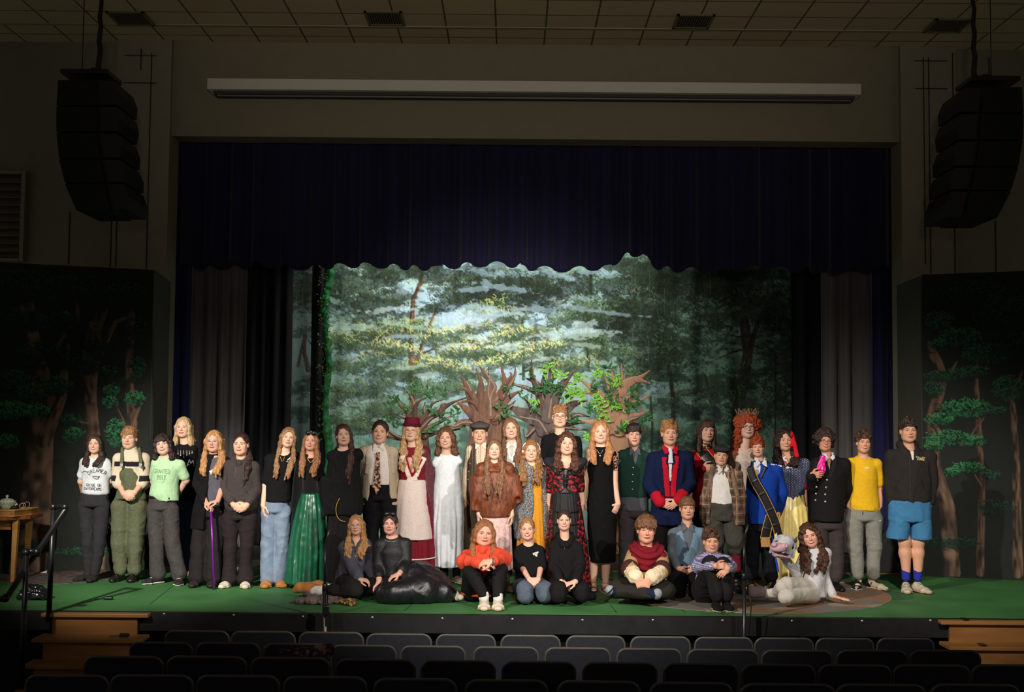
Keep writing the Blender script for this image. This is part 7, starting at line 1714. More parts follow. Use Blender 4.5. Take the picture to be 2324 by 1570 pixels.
# 20 green vest
S = make_person(13.5, (1438, 960, 1011), (1402, 1025, 1480, 1029), 'person in a bottle green buttoned vest over an untucked grey shirt',
    smile=1, brow=(44, 28, 24), skin=(232, 178, 152), wd=.94, aL=[(1400, 1085, .06), (1410, 1125, .17)], aR=[(1480, 1085, .06), (1468, 1125, .17)])
GS = fab((88, 88, 94), 'slate_shirt'); top(S, 'shirt', GS, [(1050, 1408, 1470, .108), (1100, 1408, 1470, .108), (1158, 1411, 1472, .118)], 1.0, (.060, .054, .044), k=.03); points_collar(S, 'shirt_collar', GS, dz=.006)
F = SDF(); shoulders(F, S, .066, k=.05); secs(F, S.Y, [(1050, 1404, 1476, .124), (1095, 1406, 1472, .124), (1127, 1408, 1471, .126)], k=.03); vneck(S, .16, .055)(F); F.ell(S.N + V3(0, -.02, .05), (.066, .09, .06), k=.01, neg=True)
o = piece(S, 'vest', F, fab((30, 58, 50), 'bottle_green_wool', scale=90, bump=.3), None, folds(.005)); buttons(S, [(1437, 1061), (1436, 1077), (1435, 1093), (1435, 1110)], SILVER, .009, target=o)
pants(S, 'trousers', fab((64, 56, 58), 'brown_grey_trousers'), (1150, 1410, 1469), [(1422, 1172, 0), (1421, 1238, 0), (1420, 1296, 0)], [(1458, 1172, 0), (1459, 1238, 0), (1460, 1296, 0)], (.102, .080, .072)); feet(S, LEA_K, SOLE_K)
hair(S, (52, 34, 30), 'short', vol=1.02, fringe=2)
# 21 navy coat
NV = fab((20, 30, 62), 'navy_corduroy', scale=100, bump=.3); RED = fab((190, 22, 44), 'scarlet_felt')
S = make_person(13.4, (1519, 955, 1009), (1472, 1030, 1572, 1030), 'person in a navy coat with scarlet collar, front bands and cuffs',
    yaw=2, smile=0, brow=(140, 98, 64), skin=(238, 180, 152), aL=[(1464, 1098, -.02), (1500, 1142, -.19)], aR=[(1576, 1098, -.02), (1538, 1137, -.2)], hL=dict(d=(.9, -.1, -.25), n=(.1, 1, .2), c=.3), hR=dict(d=(-.75, -.2, -.6), n=(0, 1, .1), c=.4))
top(S, 'shirt', WHITE, [(1050, 1490, 1552, .11), (1100, 1490, 1552, .11), (1150, 1490, 1550, .11)], .1, sides='')
F = SDF(); F.cap(W(1521, 1020, S.Y - .085), W(1523, 1028, S.Y - .12), .022, .018); F.loft(W(1523, 1026, S.Y - .125), W(1522, 1050, S.Y - .128), (1, 0, 0), .014, .014, .030, .010, k=.01); piece(S, 'cravat', F, fab((222, 222, 232), 'white_cravat'), .005)
F = SDF(); shoulders(F, S, .070); secs(F, S.Y + .005, [(1052, 1478, 1566, .128), (1095, 1480, 1563, .128), (1140, 1480, 1562, .135), (1190, 1474, 1566, .15)], k=.04)
for sd in 'LR': sleeve(F, S, sd, (.078, .072, .062), .93)
openfront(S, [(1005, 1522), (1050, 1522), (1080, 1522), (1092, 1522)], .036, .010)(F); F.plane((0, 0, W(1520, 1190, S.Y)[2]), (0, 0, -1))
cj = piece(S, 'coat', F, NV, None, folds(.008))
ribbon(S, 'front_band', [(1508, 1038), (1510, 1060), (1512, 1085), (1514, 1105), (1515, 1126)], .030, .007, RED, cj, .004)
ribbon(S, 'front_band', [(1536, 1036), (1533, 1060), (1530, 1085), (1528, 1105), (1528, 1126)], .030, .007, RED, cj, .004)
for s in (-1, 1): ribbon(S, 'collar', [S.N + V3(s * .055, .03, .055), S.N + V3(s * .062, -.03, .045), S.N + V3(s * .040, -.10, -.02)], .030, .008, RED)
for sd in 'LR':
    a, e, w_ = S.arm[sd]; F = SDF(); F.cap(e + (w_ - e) * .60, e + (w_ - e) * .92, .066, .064, .01); piece(S, 'cuff', F, RED, .007)
pants(S, 'trousers', BLK, (1160, 1490, 1550), [(1503, 1180, 0), (1500, 1240, 0), (1500, 1300, 0)], [(1537, 1180, 0), (1538, 1240, 0), (1538, 1300, 0)], (.105, .086, .078)); feet(S, LEA_K, SOLE_K)
hair(S, (164, 112, 70), 'curlshort', vol=1.03, fringe=3, curl=.007)
# 22 red uniform
S = make_person(13.75, (1604, 951, 1001), (1562, 1026, 1650, 1030), 'person in a scarlet uniform tunic and black sash, one hand on the chest',
    yaw=6, roll=3, smile=0, brow=(54, 36, 30), skin=(238, 188, 162), aL=[(1578, 1080, -.06), (1594, 1060, -.19)], aR=[(1660, 1090, .04), (1654, 1130, .05)], hL=dict(d=(.95, -.05, -.05), n=(0, 1, 0), c=.35))
F = SDF(); shoulders(F, S, .064); secs(F, S.Y, [(1050, 1570, 1646, .118), (1090, 1574, 1642, .116), (1150, 1570, 1646, .125)], k=.04); sleeve(F, S, 'L', (.066, .060, .050), .95); sleeve(F, S, 'R', (.066, .060, .050), .95)
F.cap(S.N + V3(0, 0, -.01), S.N + V3(0, 0, .03), .062, .062, .01)
o = piece(S, 'tunic', F, fab((184, 24, 40), 'scarlet_tunic'), None, folds(.005))
F = SDF(); F.cap(S.N + V3(0, 0, .0), S.N + V3(0, -.004, .050), .070, .068, .01); F.ell(S.N + V3(0, -.01, .095), (.056, .056, .05), k=.005, neg=True); piece(S, 'black_gold_collar', F, mat('collar_braid', (20, 18, 22), .5, rgb2=(196, 150, 60), scale=34, thr=(.55, .6)), .005)
ribbon(S, 'sash', [(1588, 1020), (1598, 1032), (1608, 1044), (1620, 1062)], .055, .007, BLKS, o, .003)
for dx in (-9, 12): cord(S, 'sash_piping', [(x + dx, y - dx * .6) for x, y in ((1590, 1022), (1598, 1032), (1608, 1044), (1620, 1062))], .0045, GOLD, o, .012)
F = SDF(); F.ell(S.shL + V3(-.02, -.01, .055), (.05, .05, .014)); piece(S, 'epaulette', F, GOLD, .005)
pants(S, 'trousers', BLK, (1146, 1576, 1640), [(1590, 1170, 0), (1590, 1230, 0), (1590, 1288, 0)], [(1626, 1170, 0), (1626, 1230, 0), (1628, 1288, 0)], (.10, .08, .075)); feet(S, LEA_K, SOLE_K)
hair(S, (74, 48, 40), 'bob', .0, 1.02, fringe=2, back=False)
# 24 big curly red hair
S = make_person(14.1, (1695, 942, 993), (1652, 1024, 1716, 1026), 'person with glasses, furry ears and a huge mass of curly red hair',
    smile=1, brow=(150, 84, 56), skin=(240, 196, 178), aL=[(1650, 1085, .05), (1656, 1130, .08)], aR=[(1722, 1085, .05), (1716, 1130, .08)])
top(S, 'blouse', mat('cream_lace', (232, 214, 200), .9, rgb2=(206, 180, 166), scale=50, thr=(.45, .6), bump=.4), [(1045, 1660, 1716, .12), (1080, 1660, 1714, .12), (1140, 1660, 1714, .12)], .5)
F = SDF(); shoulders(F, S, .066); secs(F, S.Y + .02, [(1050, 1650, 1722, .122), (1120, 1652, 1722, .13), (1200, 1650, 1722, .14), (1270, 1652, 1720, .14)], k=.04); sleeve(F, S, 'L', (.066, .06, .05), .95); sleeve(F, S, 'R', (.066, .06, .05), .95)
openfront(S, [(1000, 1690), (1060, 1690), (1140, 1690), (1280, 1690)], .085, .11)(F); piece(S, 'long_coat', F, fab((112, 84, 66), 'brown_coat'), None, folds(.006))
pants(S, 'trousers', BLK, (1130, 1662, 1714), [(1674, 1150, 0), (1674, 1210, 0), (1674, 1280, 0)], [(1704, 1150, 0), (1704, 1210, 0), (1704, 1280, 0)], (.10, .08, .075)); feet(S, LEA_K, SOLE_K)
hair(S, (168, 70, 36), 'afro', vol=1.22, curl=.010)
F = SDF(); rr = random.Random(4)
for i in range(80):
    q = -1 if i % 2 else 1; t = rr.random(); F.ell(S.H.pt((0, .02, 0)) + V3(q * (.085 + .05 * t + rr.uniform(-.02, .03)), rr.uniform(-.05, .08), -.04 - .30 * t), (.028, .028, .032), k=.02)
piece(S, 'side_curls', F, hairm((168, 70, 36)), VH, strand(S.hc, .004, 40, .0, .013, 3))
glasses(S, (60, 60, 90), .022)
F = SDF(); H = S.H
for s in (-1, 1): F.cap(H.pt((s * .050, .0, .115)), H.pt((s * .085, -.01, .185)), .034, .012, .01)
for i in range(46): x = rr.uniform(-.095, .095); F.cap(H.pt((x, -.01, .118)), H.pt((x * 1.15 + rr.uniform(-.02, .02), rr.uniform(-.04, .02), .150 + rr.uniform(0, .045))), .014, .004, .01)
piece(S, 'furry_ears', F, mat('tabby_fur', (150, 112, 84), .9, rgb2=(76, 56, 46), scale=40, thr=(.42, .6), bump=.5), .005)
# 23 plaid jacket
S = make_person(12.95, (1636, 1010, 1055), (1600, 1072, 1684, 1070), 'person in a flat cap, brown plaid jacket and grey knickerbockers',
    roll=5, yaw=-4, smile=1, brow=(48, 34, 30), skin=(236, 180, 152), aL=[(1592, 1130, .0), (1597, 1176, .0)], aR=[(1690, 1126, .0), (1680, 1168, .0)], hR=dict(d=(-.4, -.1, -1), n=(-1, 0, 0), c=.6))
top(S, 'shirt', fab((232, 226, 222), 'white_shirt'), [(1100, 1610, 1670, .112), (1130, 1608, 1668, .118), (1146, 1608, 1668, .122)], .1, sides='', extra=vneck(S, .06, .04)); points_collar(S, 'shirt_collar', WHITE)
def plaid(V):
    c = np.ones((len(V), 3)) * np.array(lin((122, 98, 80))); a = (V[:, 0] / .085 + .2) % 1; b = (V[:, 2] / .085) % 1
    c[(a < .35)] *= .62; c[(b < .35)] *= .62; c[(np.abs(a - .7) < .05) | (np.abs(b - .7) < .05)] = lin((176, 140, 116)); c[(np.abs(a - .5) < .03)] = lin((96, 50, 44)); return c
PL = mat('brown_plaid', (255, 255, 255), .9, var=.12, scale=60, bump=.2, attr=True)
F = SDF(); shoulders(F, S, .070); secs(F, S.Y, [(1095, 1600, 1684, .128), (1130, 1598, 1686, .132), (1190, 1592, 1690, .14)], k=.04)
for sd in 'LR': sleeve(F, S, sd, (.074, .068, .056), .95)
openfront(S, [(1052, 1636), (1090, 1636), (1130, 1638), (1200, 1640)], .060, .150)(F); F.plane((0, 0, W(1640, 1192, S.Y)[2]), (0, 0, -1))
cj = piece(S, 'plaid_jacket', F, PL, .006, folds(.007), None, plaid)
LN = fab((136, 112, 92), 'tan_lining')
for s, xs in ((-1, ((1618, 1060), (1614, 1078), (1610, 1100), (1604, 1125))), (1, ((1656, 1058), (1662, 1076), (1666, 1100), (1674, 1125)))):
    ribbon(S, 'lapel', xs, .022, .006, LN, cj, .004)
GT = fab((70, 68, 62), 'grey_tweed_breeches', scale=80, var=.2)
F = SDF(); y = S.Y; F.stack([(W(1638, 1140, y), .142, .12), (W(1640, 1165, y), .155, .13), (W(1641, 1180, y), .16, .13)])
for p in ([(1622, 1182, 0), (1622, 1230, -.02)], [(1660, 1180, 0), (1668, 1228, -.05)]):
    q = [W(a, b, y + c) for a, b, c in p]; F.cap(q[0], q[1], .100, .094, .015); F.cap(q[1], q[1] + V3(0, 0, -.09), .094, .066, .02)
piece(S, 'knickerbockers', F, GT, None, folds(.012, 9, 9, 5))
S.ank = [W(1626, 1300, y), W(1674, 1300, y - .04)]
for a, k_ in zip(S.ank, (W(1624, 1250, y), W(1670, 1250, y - .04))):
    F = SDF(); F.cap(k_, a + V3(0, 0, .04), .052, .038, .02); piece(S, 'sock', F, fab((112, 28, 44), 'burgundy_sock'), .007)
feet(S, LEA_K, SOLE_K, (-.2, -1), (.25, -1), boot=.05, laces=LEA_K)
hair(S, (58, 40, 36), 'short', vol=.97); flatcap(S, fab((54, 50, 50), 'charcoal_tweed', scale=120, var=.2))
# 26 polka blouse
S = make_person(13.6, (1780, 974, 1022), (1752, 1042, 1838, 1044), 'person with a red hair bow, navy dotted blouse and yellow satin skirt',
    smile=3, brow=(50, 34, 28), skin=(230, 172, 144), aL=[(1748, 1100, .06), (1752, 1140, .1)], aR=[(1834, 1106, .0), (1828, 1152, -.05)], hR=dict(d=(-.1, -.2, -1), n=(-.9, .4, 0), c=.5))
def dots(V):
    c = np.ones((len(V), 3)) * np.array(lin((50, 54, 84))); a = (V[:, 0] / .018) % 1 - .5; b = (V[:, 2] / .018 + .5 * (np.floor(V[:, 0] / .018) % 2)) % 1 - .5; c[np.hypot(a, b) < .24] = lin((190, 190, 206)); return c
o = top(S, 'blouse', mat('navy_dotted', (255, 255, 255), .85, var=.05, bump=.08, attr=True), [(1070, 1758, 1830, .118), (1100, 1762, 1826, .112), (1122, 1764, 1826, .114), (1136, 1778, 1812, .12)], .44, (.066, .066, .05), vox=.0045, col=dots, extra=vneck(S, .14, .06), disp=folds(.004))
a, e, w_ = S.arm['R']; F = SDF(); q = a + (e - a) * .86; F.cap(q, q + (e - a) * .04, .064, .064); piece(S, 'sleeve_trim', F, RED, .006)
for s in (-1, 1): ribbon(S, 'collar', [S.N + V3(s * .05, .0, .035), S.N + V3(s * .055, -.07, .0), S.N + V3(s * .022, -.115, -.12)], .022, .006, mat('white_red_ricrac', (226, 222, 220), .8, rgb2=(200, 30, 50), scale=42, thr=(.53, .57)))
buttons(S, [(1782, 1078), (1782, 1094), (1783, 1110)], SILVER, .008, target=o)
skirt(S, 'skirt', mat('yellow_satin', (240, 214, 130), .32, var=.08, scale=6, bump=.1, spec=.6), [(1120, 1764, 1826, .112), (1160, 1756, 1834, .15), (1240, 1744, 1838, .20), (1316, 1734, 1832, .22)], 16, .024, seed=5)
S.ank = [W(1770, 1316, S.Y), W(1800, 1316, S.Y)]; feet(S, LEA_K, SOLE_K)
hair(S, (50, 32, 28), 'long', .08, 1.12, wav=.010, curl=.008, part=.1)
F = SDF(); p = S.H.pt((.070, -.045, .065)); F.ell(p, (.022, .018, .024)); F.loft(p, W(1803, 1005, S.Y - .09), (1, 0, 0), .014, .008, .020, .007, k=.01); F.loft(W(1803, 1005, S.Y - .09), W(1809, 1036, S.Y - .09), (1, 0, 0), .020, .007, .024, .006, k=.01); F.loft(p, W(1797, 984, S.Y - .09), (0, 0, 1), .02, .01, .03, .008, k=.01); F.loft(p + V3(.01, 0, 0), W(1796, 1012, S.Y - .1), (1, 0, 0), .016, .008, .022, .006, k=.01)
piece(S, 'hair_bow', F, fab((214, 26, 40), 'red_ribbon'), .005, folds(.004, 20, 20, 2))
# 25 blue coat
S = make_person(13.25, (1718, 993, 1035), (1697, 1060, 1773, 1058), 'person in a royal blue coat with a long black sash edged in gold',
    yaw=-8, roll=-4, smile=0, brow=(150, 84, 54), skin=(238, 186, 162), neck=(1725, 1050), aL=[(1696, 1120, .04), (1702, 1165, .06)], aR=[(1785, 1118, .04), (1768, 1158, .16)])
top(S, 'shirt', fab((226, 216, 228), 'pale_lilac_shirt'), [(1080, 1704, 1752, .108), (1150, 1704, 1752, .108)], .1, sides=''); points_collar(S, 'shirt_collar', WHITE, dz=.02)
F = SDF(); shoulders(F, S, .066); secs(F, S.Y, [(1080, 1697, 1770, .120), (1115, 1700, 1762, .118), (1150, 1699, 1764, .13), (1188, 1700, 1752, .135)], k=.04)
for sd in 'LR': sleeve(F, S, sd, (.070, .064, .052), .95)
openfront(S, [(1040, 1722), (1065, 1720), (1080, 1718)], .055, .010)(F); F.plane((0, 0, W(1730, 1189, S.Y)[2]), (0, 0, -1))
o = piece(S, 'blue_coat', F, fab((22, 62, 158), 'royal_blue_wool'), None, folds(.005))
for s, xs in ((-1, ((1708, 1048), (1706, 1062), (1708, 1080))), (1, ((1740, 1046), (1738, 1062), (1728, 1084)))): ribbon(S, 'satin_lapel', xs, .020, .006, BLKS, o, .004)
sp = ((1702, 1062, .13), (1712, 1092, .145), (1730, 1120, .155), (1748, 1156, .165), (1762, 1190, .17), (1768, 1216, .17))
ribbon(S, 'sash', [W(x, yy, S.Y - d) for x, yy, d in sp], .044, .007, BLKS); ribbon(S, 'sash_tail', [W(x, yy, S.Y - d) for x, yy, d in ((1752, 1165, .15), (1742, 1200, .155), (1738, 1222, .155))], .055, .007, BLKS)
for off in (-8.5, 8.5): cord(S, 'sash_piping', [W(x + off, yy - off * .45, S.Y - d - .012) for x, yy, d in sp], .0045, GOLD)
for off in (-11, 10): cord(S, 'sash_piping', [W(x + off, yy, S.Y - d - .012) for x, yy, d in ((1750, 1168, .15), (1741, 1200, .155), (1737, 1222, .155))], .0045, GOLD)
F = SDF(); F.loft(W(1737, 1219, S.Y - .155), W(1738, 1241, S.Y - .155), (1, 0, 0), .052, .010, .052, .008, k=.01, capf=.3); piece(S, 'gold_fringe', F, mat('gold_bullion', (186, 138, 82), .5, var=.3, scale=60, stretch=(4, 4, .2), bump=.6), .005)
F = SDF()
for i in range(5): F.ell(S.shR + V3(-.05 + .025 * i, -.03, .060 - .004 * i), (.016, .014, .012), k=.004)
piece(S, 'epaulette', F, mat('pearl_white', (226, 226, 232), .3, var=0, bump=0), .005)
pants(S, 'trousers', fab((22, 23, 30), 'black_trousers'), (1180, 1702, 1750), [(1714, 1205, 0), (1708, 1252, .02), (1704, 1300, .08)], [(1738, 1205, 0), (1744, 1255, 0), (1749, 1306, 0)], (.092, .080, .082))
cord(S, 'trouser_stripe', [W(x, yy, S.Y - .10) for x, yy in ((1752, 1215), (1757, 1250), (1764, 1285), (1766, 1298))], .012, fab((50, 70, 170), 'blue_stripe')); feet(S, mat('black_gold_shoe', (28, 26, 34), .5, rgb2=(180, 140, 60), scale=14, thr=(.56, .6)), mat('pale_sole', (190, 184, 190), .6, var=0, bump=0), (-.2, -1), (.35, -1))
hair(S, (158, 66, 34), 'short', vol=1.10, fringe=3, curl=.006)
# 27 black coat
S = make_person(13.2, (1871, 977, 1023), (1842, 1044, 1929, 1046), 'person with curly dark hair in a black double-breasted coat and magenta scarf',
    roll=4, yaw=-4, smile=2, brow=(40, 28, 24), skin=(214, 150, 120), aL=[(1836, 1102, -.05), (1841, 1078, -.19)], aR=[(1930, 1108, .05), (1914, 1150, .16)], hL=dict(d=(.95, -.05, .05), n=(0, 1, 0), c=.35))
points_collar(S, 'shirt_collar', fab((196, 204, 214), 'pale_blue_shirt'), dz=.02)
F = SDF(); shoulders(F, S, .072); secs(F, S.Y, [(1065, 1846, 1924, .128), (1110, 1848, 1918, .128), (1150, 1844, 1916, .14), (1182, 1842, 1912, .145)], k=.04)
for sd in 'LR': sleeve(F, S, sd, (.076, .070, .060), .92)
vneck(S, .13, .055)(F); F.plane((0, 0, W(1880, 1184, S.Y)[2]), (0, 0, -1)); o = piece(S, 'black_coat', F, fab((25, 23, 24), 'black_melton', scale=100), None, folds(.005))
buttons(S, [(1855, 1089), (1877, 1089), (1853, 1105), (1875, 1106), (1852, 1120), (1873, 1122), (1851, 1135), (1873, 1138)], SILVER, .012, target=o)
for s, xs in ((1, ((1896, 1042), (1892, 1060), (1884, 1082))), (-1, ((1853, 1048), (1851, 1064), (1856, 1084)))): ribbon(S, 'lapel', xs, .024, .006, fab((34, 32, 33), 'black_lapel'), o, .003)
F = SDF(); F.loft(W(1868, 1035, S.Y - .13), W(1862, 1066, S.Y - .165), (1, 0, 0), .026, .020, .046, .014, k=.01); F.loft(W(1862, 1060, S.Y - .165), W(1868, 1074, S.Y - .165), (1, 0, 0), .046, .012, .026, .01, k=.01); piece(S, 'magenta_scarf', F, mat('magenta_satin', (222, 20, 140), .35, var=.1, scale=10, bump=.05, spec=.6), .005, pleats(30, .006, 1.0, 1.6, (W(1866, 1050, S.Y)[0], S.Y - .15), 1, .8))
pants(S, 'trousers', fab((62, 54, 54), 'charcoal_brown'), (1172, 1848, 1912), [(1862, 1200, 0), (1866, 1252, 0), (1870, 1306, .03)], [(1897, 1200, 0), (1899, 1252, 0), (1898, 1308, -.02)], (.100, .080, .076)); feet(S, LEA_K, SOLE_K, (-.2, -1), (.1, -1))
hair(S, (50, 32, 28), 'afro', vol=1.12, curl=.009); glasses(S, (70, 60, 56), .020)
# 28 yellow tee
S = make_person(13.3, (1958, 978, 1027), (1919, 1044, 2002, 1045), 'person with messy brown hair in a bright yellow T-shirt and grey sweatpants',
    smile=2, brow=(84, 58, 42), skin=(226, 168, 138), wd=.94, roll=2, yaw=-2, aL=[(1915, 1106, .0), (1926, 1148, .0)], aR=[(2006, 1106, .02), (1997, 1148, .0)], hL=dict(d=(.42, .02, -1), n=(1, 0, 0)), hR=dict(d=(-.42, .02, -1), n=(-1, 0, 0)))
o = top(S, 'tshirt', fab((226, 176, 34), 'yellow_cotton'), [(1068, 1929, 1991, .112), (1110, 1929, 1991, .112), (1150, 1925, 1996, .122), (1158, 1929, 1992, .12)], .40, (.062, .066, .05))
decal(S, 'chest_logo', [[(1967 + 5 * math.cos(a) * (1 if math.cos(a) > 0 else .9), 1062 + 2.4 * math.sin(a) - .8 * math.cos(a)) for a in np.linspace(0, 6.28, 14)[:-1]]], INKW, o)
GSW = fab((132, 130, 122), 'heather_grey_fleece', var=.14); o = pants(S, 'sweatpants', GSW, (1152, 1923, 1999), [(1939, 1180, 0), (1941, 1240, 0), (1947, 1302, 0)], [(1982, 1180, 0), (1984, 1240, 0), (1982, 1302, 0)], (.108, .082, .068), k=.02)
for a in S.ank:
    F = SDF(); F.cap(a + V3(0, 0, .0), a + V3(0, 0, .03), .058, .062, .01); piece(S, 'ankle_cuff', F, GSW, .007)
cord(S, 'waist_cord', [(1958, 1160), (1958, 1168)], .004, fab((60, 58, 56), 'grey_cord'), o); decal(S, 'hip_logo', [[(1993, 1182), (2000, 1179), (1999, 1183)]], INKW, o)
feet(S, mat('black_cream_trainer', (24, 23, 26), .5, rgb2=(220, 204, 176), scale=9, thr=(.49, .53), spec=.4), SOLE_W, (-.4, -1), (.55, -1), laces=LEA_K, boot=.03)
hair(S, (74, 50, 36), 'curlshort', vol=1.08, fringe=3, curl=.010)
# 29 tall boy
S = make_person(13.08, (2060, 949, 1003), (2012, 1027, 2122, 1028), 'tall person in a black zip hoodie and blue shorts, rightmost of all',
    yaw=-3, smile=0, brow=(56, 42, 34), eye=(70, 70, 66), skin=(224, 166, 136), jaw=1.08, eo=.7, aL=[(2010, 1098, .02), (2024, 1143, .0)], aR=[(2124, 1098, .02), (2110, 1145, .0)], hL=dict(d=(.45, .02, -1), n=(1, 0, 0)), hR=dict(d=(-.45, .02, -1), n=(-1, 0, 0)), armr=(.055, .045, .03),
    legs=[((2040, 1170, 0), (2053, 1228, -.01), (2057, 1306, .01)), ((2088, 1170, 0), (2084, 1228, -.01), (2083, 1306, .01))], legr=(.075, .062, .040))
top(S, 'white_tee', WHITE, [(1060, 2026, 2108, .112), (1120, 2026, 2108, .112)], .1, sides='')
HB = fab((44, 39, 38), 'black_fleece')
F = SDF(); shoulders(F, S, .074); secs(F, S.Y, [(1060, 2022, 2112, .13), (1100, 2022, 2113, .134), (1132, 2022, 2112, .14), (1143, 2028, 2106, .13)], k=.04)
for sd in 'LR': sleeve(F, S, sd, (.080, .070, .058), .93)
for s in (-1, 1): F.cap(S.N + V3(s * .07, .03, .04), S.N + V3(s * .045, -.10, -.06), .034, .024, .02)
F.cap(S.N + V3(-.06, .06, .05), S.N + V3(.06, .06, .05), .05, .05, .03); F.ell(S.N + V3(0, -.04, .05), (.055, .085, .07), k=.01, neg=True); vneck(S, .10, .042)(F)
o = piece(S, 'zip_hoodie', F, HB, None, folds(.007)); cord(S, 'zip', [(2065, 1034), (2065, 1060), (2066, 1090), (2067, 1118), (2067, 1138)], .0035, mat('zip_metal', (70, 66, 62), .4, var=0, bump=0, metal=.5), o)
cord(S, 'drawstring', [(2090, 1022), (2091, 1042), (2090, 1060)], .004, fab((30, 28, 28), 'black_cord'), o)
decal(S, 'chest_print', letters('VALLEY', 2079, 1035, 21, 3.4, .55, 0, .12) + letters('CORE', 2082, 1040, 16, 3.2, .6, 0, .12), mat('gold_print', (196, 186, 140), .8, var=0, bump=0), o)
decal(S, 'pocket_seam', line([(2040, 1087), (2030, 1112)], .5) + line([(2090, 1087), (2100, 1112)], .5), fab((26, 24, 24), 'black_seam'), o)
BS = fab((64, 118, 160), 'sky_blue_shorts'); F = SDF(); y = S.Y; F.stack([(W(2065, 1136, y), .215, .135), (W(2065, 1165, y), .225, .14), (W(2065, 1182, y), .225, .135)])
for p in ([(2042, 1182), (2037, 1222)], [(2089, 1182), (2090, 1222)]): a, b = W(*p[0], y), W(*p[1], y); F.loft(a, b, (1, 0, 0), .108, .12, .112, .12, k=.01, capf=.2)
F.plane((0, 0, W(2065, 1222, y)[2]), (0, 0, -1)); piece(S, 'shorts', F, BS, None, folds(.008, 9, 7, 6))
S.ank = [W(2056, 1306, y + .01), W(2083, 1306, y + .01)]
for a in S.ank: F = SDF(); F.cap(a + V3(0, 0, -.02), a + V3(0, 0, .05), .044, .047); piece(S, 'sock', F, fab((44, 50, 150), 'royal_sock'), .006)
feet(S, mat('stone_suede', (186, 172, 150), .8, var=.08), mat('gum_sole', (178, 140, 104), .6, var=0, bump=0), (-.25, -1), (.3, -1), laces=LACE, L=.30, w=.050)
hair(S, (58, 44, 38), 'short', vol=1.02, fringe=3, curl=.003)
# ================================================================ people: the seated row, left to right
GRP = 'cast members sitting or kneeling in front'
# 30 sweatshirt, legs folded to the left
S = make_person(12.45, (809, 1168, 1212), (771, 1234, 846, 1230), 'person sitting with folded legs in a grey half-zip sweatshirt and tan slippers',
    roll=-3, smile=1, brow=(120, 84, 56), skin=(236, 178, 152), group=GRP, root=0, aL=[(790, 1288, -.14), (816, 1314, -.30)], aR=[(848, 1285, -.02), (846, 1316, -.14)], hL=dict(d=(.95, -.1, -.15), n=(0, .3, -1), c=.55, t=-1), hR=dict(d=(.3, -.5, -.5), n=(0, .3, -1), c=.4, t=1))
SW = fab((76, 76, 88), 'slate_fleece')
F = SDF(); shoulders(F, S, .064); secs(F, S.Y, [(1256, 776, 838, .12), (1290, 768, 834, .125), (1322, 756, 822, .14), (1336, 758, 816, .14)], k=.04)
sleeve(F, S, 'L', (.074, .072, .052), .93); sleeve(F, S, 'R', (.070, .064, .050), .93); vneck(S, .12, .045)(F); F.ell(S.N + V3(0, -.03, .04), (.062, .085, .055), k=.01, neg=True)
for s in (-1, 1): F.cap(S.N + V3(s * .06, .0, .02), S.N + V3(s * .02, -.11, -.09), .020, .018, .01)
o = piece(S, 'sweatshirt', F, SW, None, folds(.009)); cord(S, 'zip', [(811, 1252), (812, 1258), (812, 1264)], .003, SILVER, o)
decal(S, 'chest_print', letters('CAMP', 829, 1236, 13, 3, .4, .9), INKW, o)
limbs(S, 'leggings', fab((40, 36, 36), 'black_leggings'), [[(784, 1322, .0, .11), (802, 1334, -.34, .085), (806, 1340, -.40, .072), (760, 1342, -.28, .062), (738, 1341, -.22, .046)], [(800, 1324, .0, .11), (858, 1334, -.22, .078), (862, 1338, -.22, .066), (790, 1338, -.05, .05), (750, 1334, .04, .044)]])
limbs(S, 'sock', fab((230, 222, 218), 'white_sock'), [[(742, 1341, -.22, .046), (712, 1340, -.20, .046)]]); limbs(S, 'sock', fab((230, 222, 218), 'white_sock'), [[(752, 1334, .04, .046), (726, 1333, .06, .046)]])
for q in ([(722, 1338, -.20, .050), (700, 1334, -.18, .056), (680, 1333, -.16, .050), (672, 1338, -.15, .036)], [(738, 1331, .06, .048), (722, 1329, .08, .052), (708, 1330, .09, .046)]):
    limbs(S, 'slipper', UGG, [q], disp=folds(.001)); a = W(q[0][0] - 4, q[0][1] + 5, S.Y + q[0][2] - .0); b = W(q[2][0] - 4, q[2][1] + 8, S.Y + q[2][2])
hair(S, (182, 132, 84), 'long', .16, 1.06, wav=.007, part=0); glasses(S, (214, 200, 200), .022)
# 31 black dress
S = make_person(12.25, (886, 1163, 1211), (852, 1226, 936, 1224), 'person sitting in a black dress with a wide shiny black skirt',
    yaw=-2, smile=1, brow=(70, 48, 46), eye=(96, 110, 120), skin=(238, 180, 160), group=GRP, root=0, aL=[(850, 1282, -.02), (860, 1322, -.20)], aR=[(932, 1280, -.06), (906, 1302, -.24)], hR=dict(d=(-.9, -.2, -.35), n=(0, .2, -1), c=.5, t=1), hL=dict(d=(.2, -.6, -.4), n=(0, .3, -1), c=.5, t=-1))
SQ = mat('black_sequined_net', (22, 21, 22), .5, rgb2=(150, 150, 150), scale=130, thr=(.70, .74), bump=.4, spec=.5)
o = top(S, 'dress_bodice', SQ, [(1250, 858, 930, .12), (1290, 866, 922, .12), (1336, 862, 930, .13)], .80, (.068, .062, .056), neckcut=.078, neckz=.0)
SAT = mat('black_satin_skirt', (22, 21, 26), .40, var=.1, scale=8, bump=.08, spec=.7); wrinkle(SAT, 4, .5, .05)
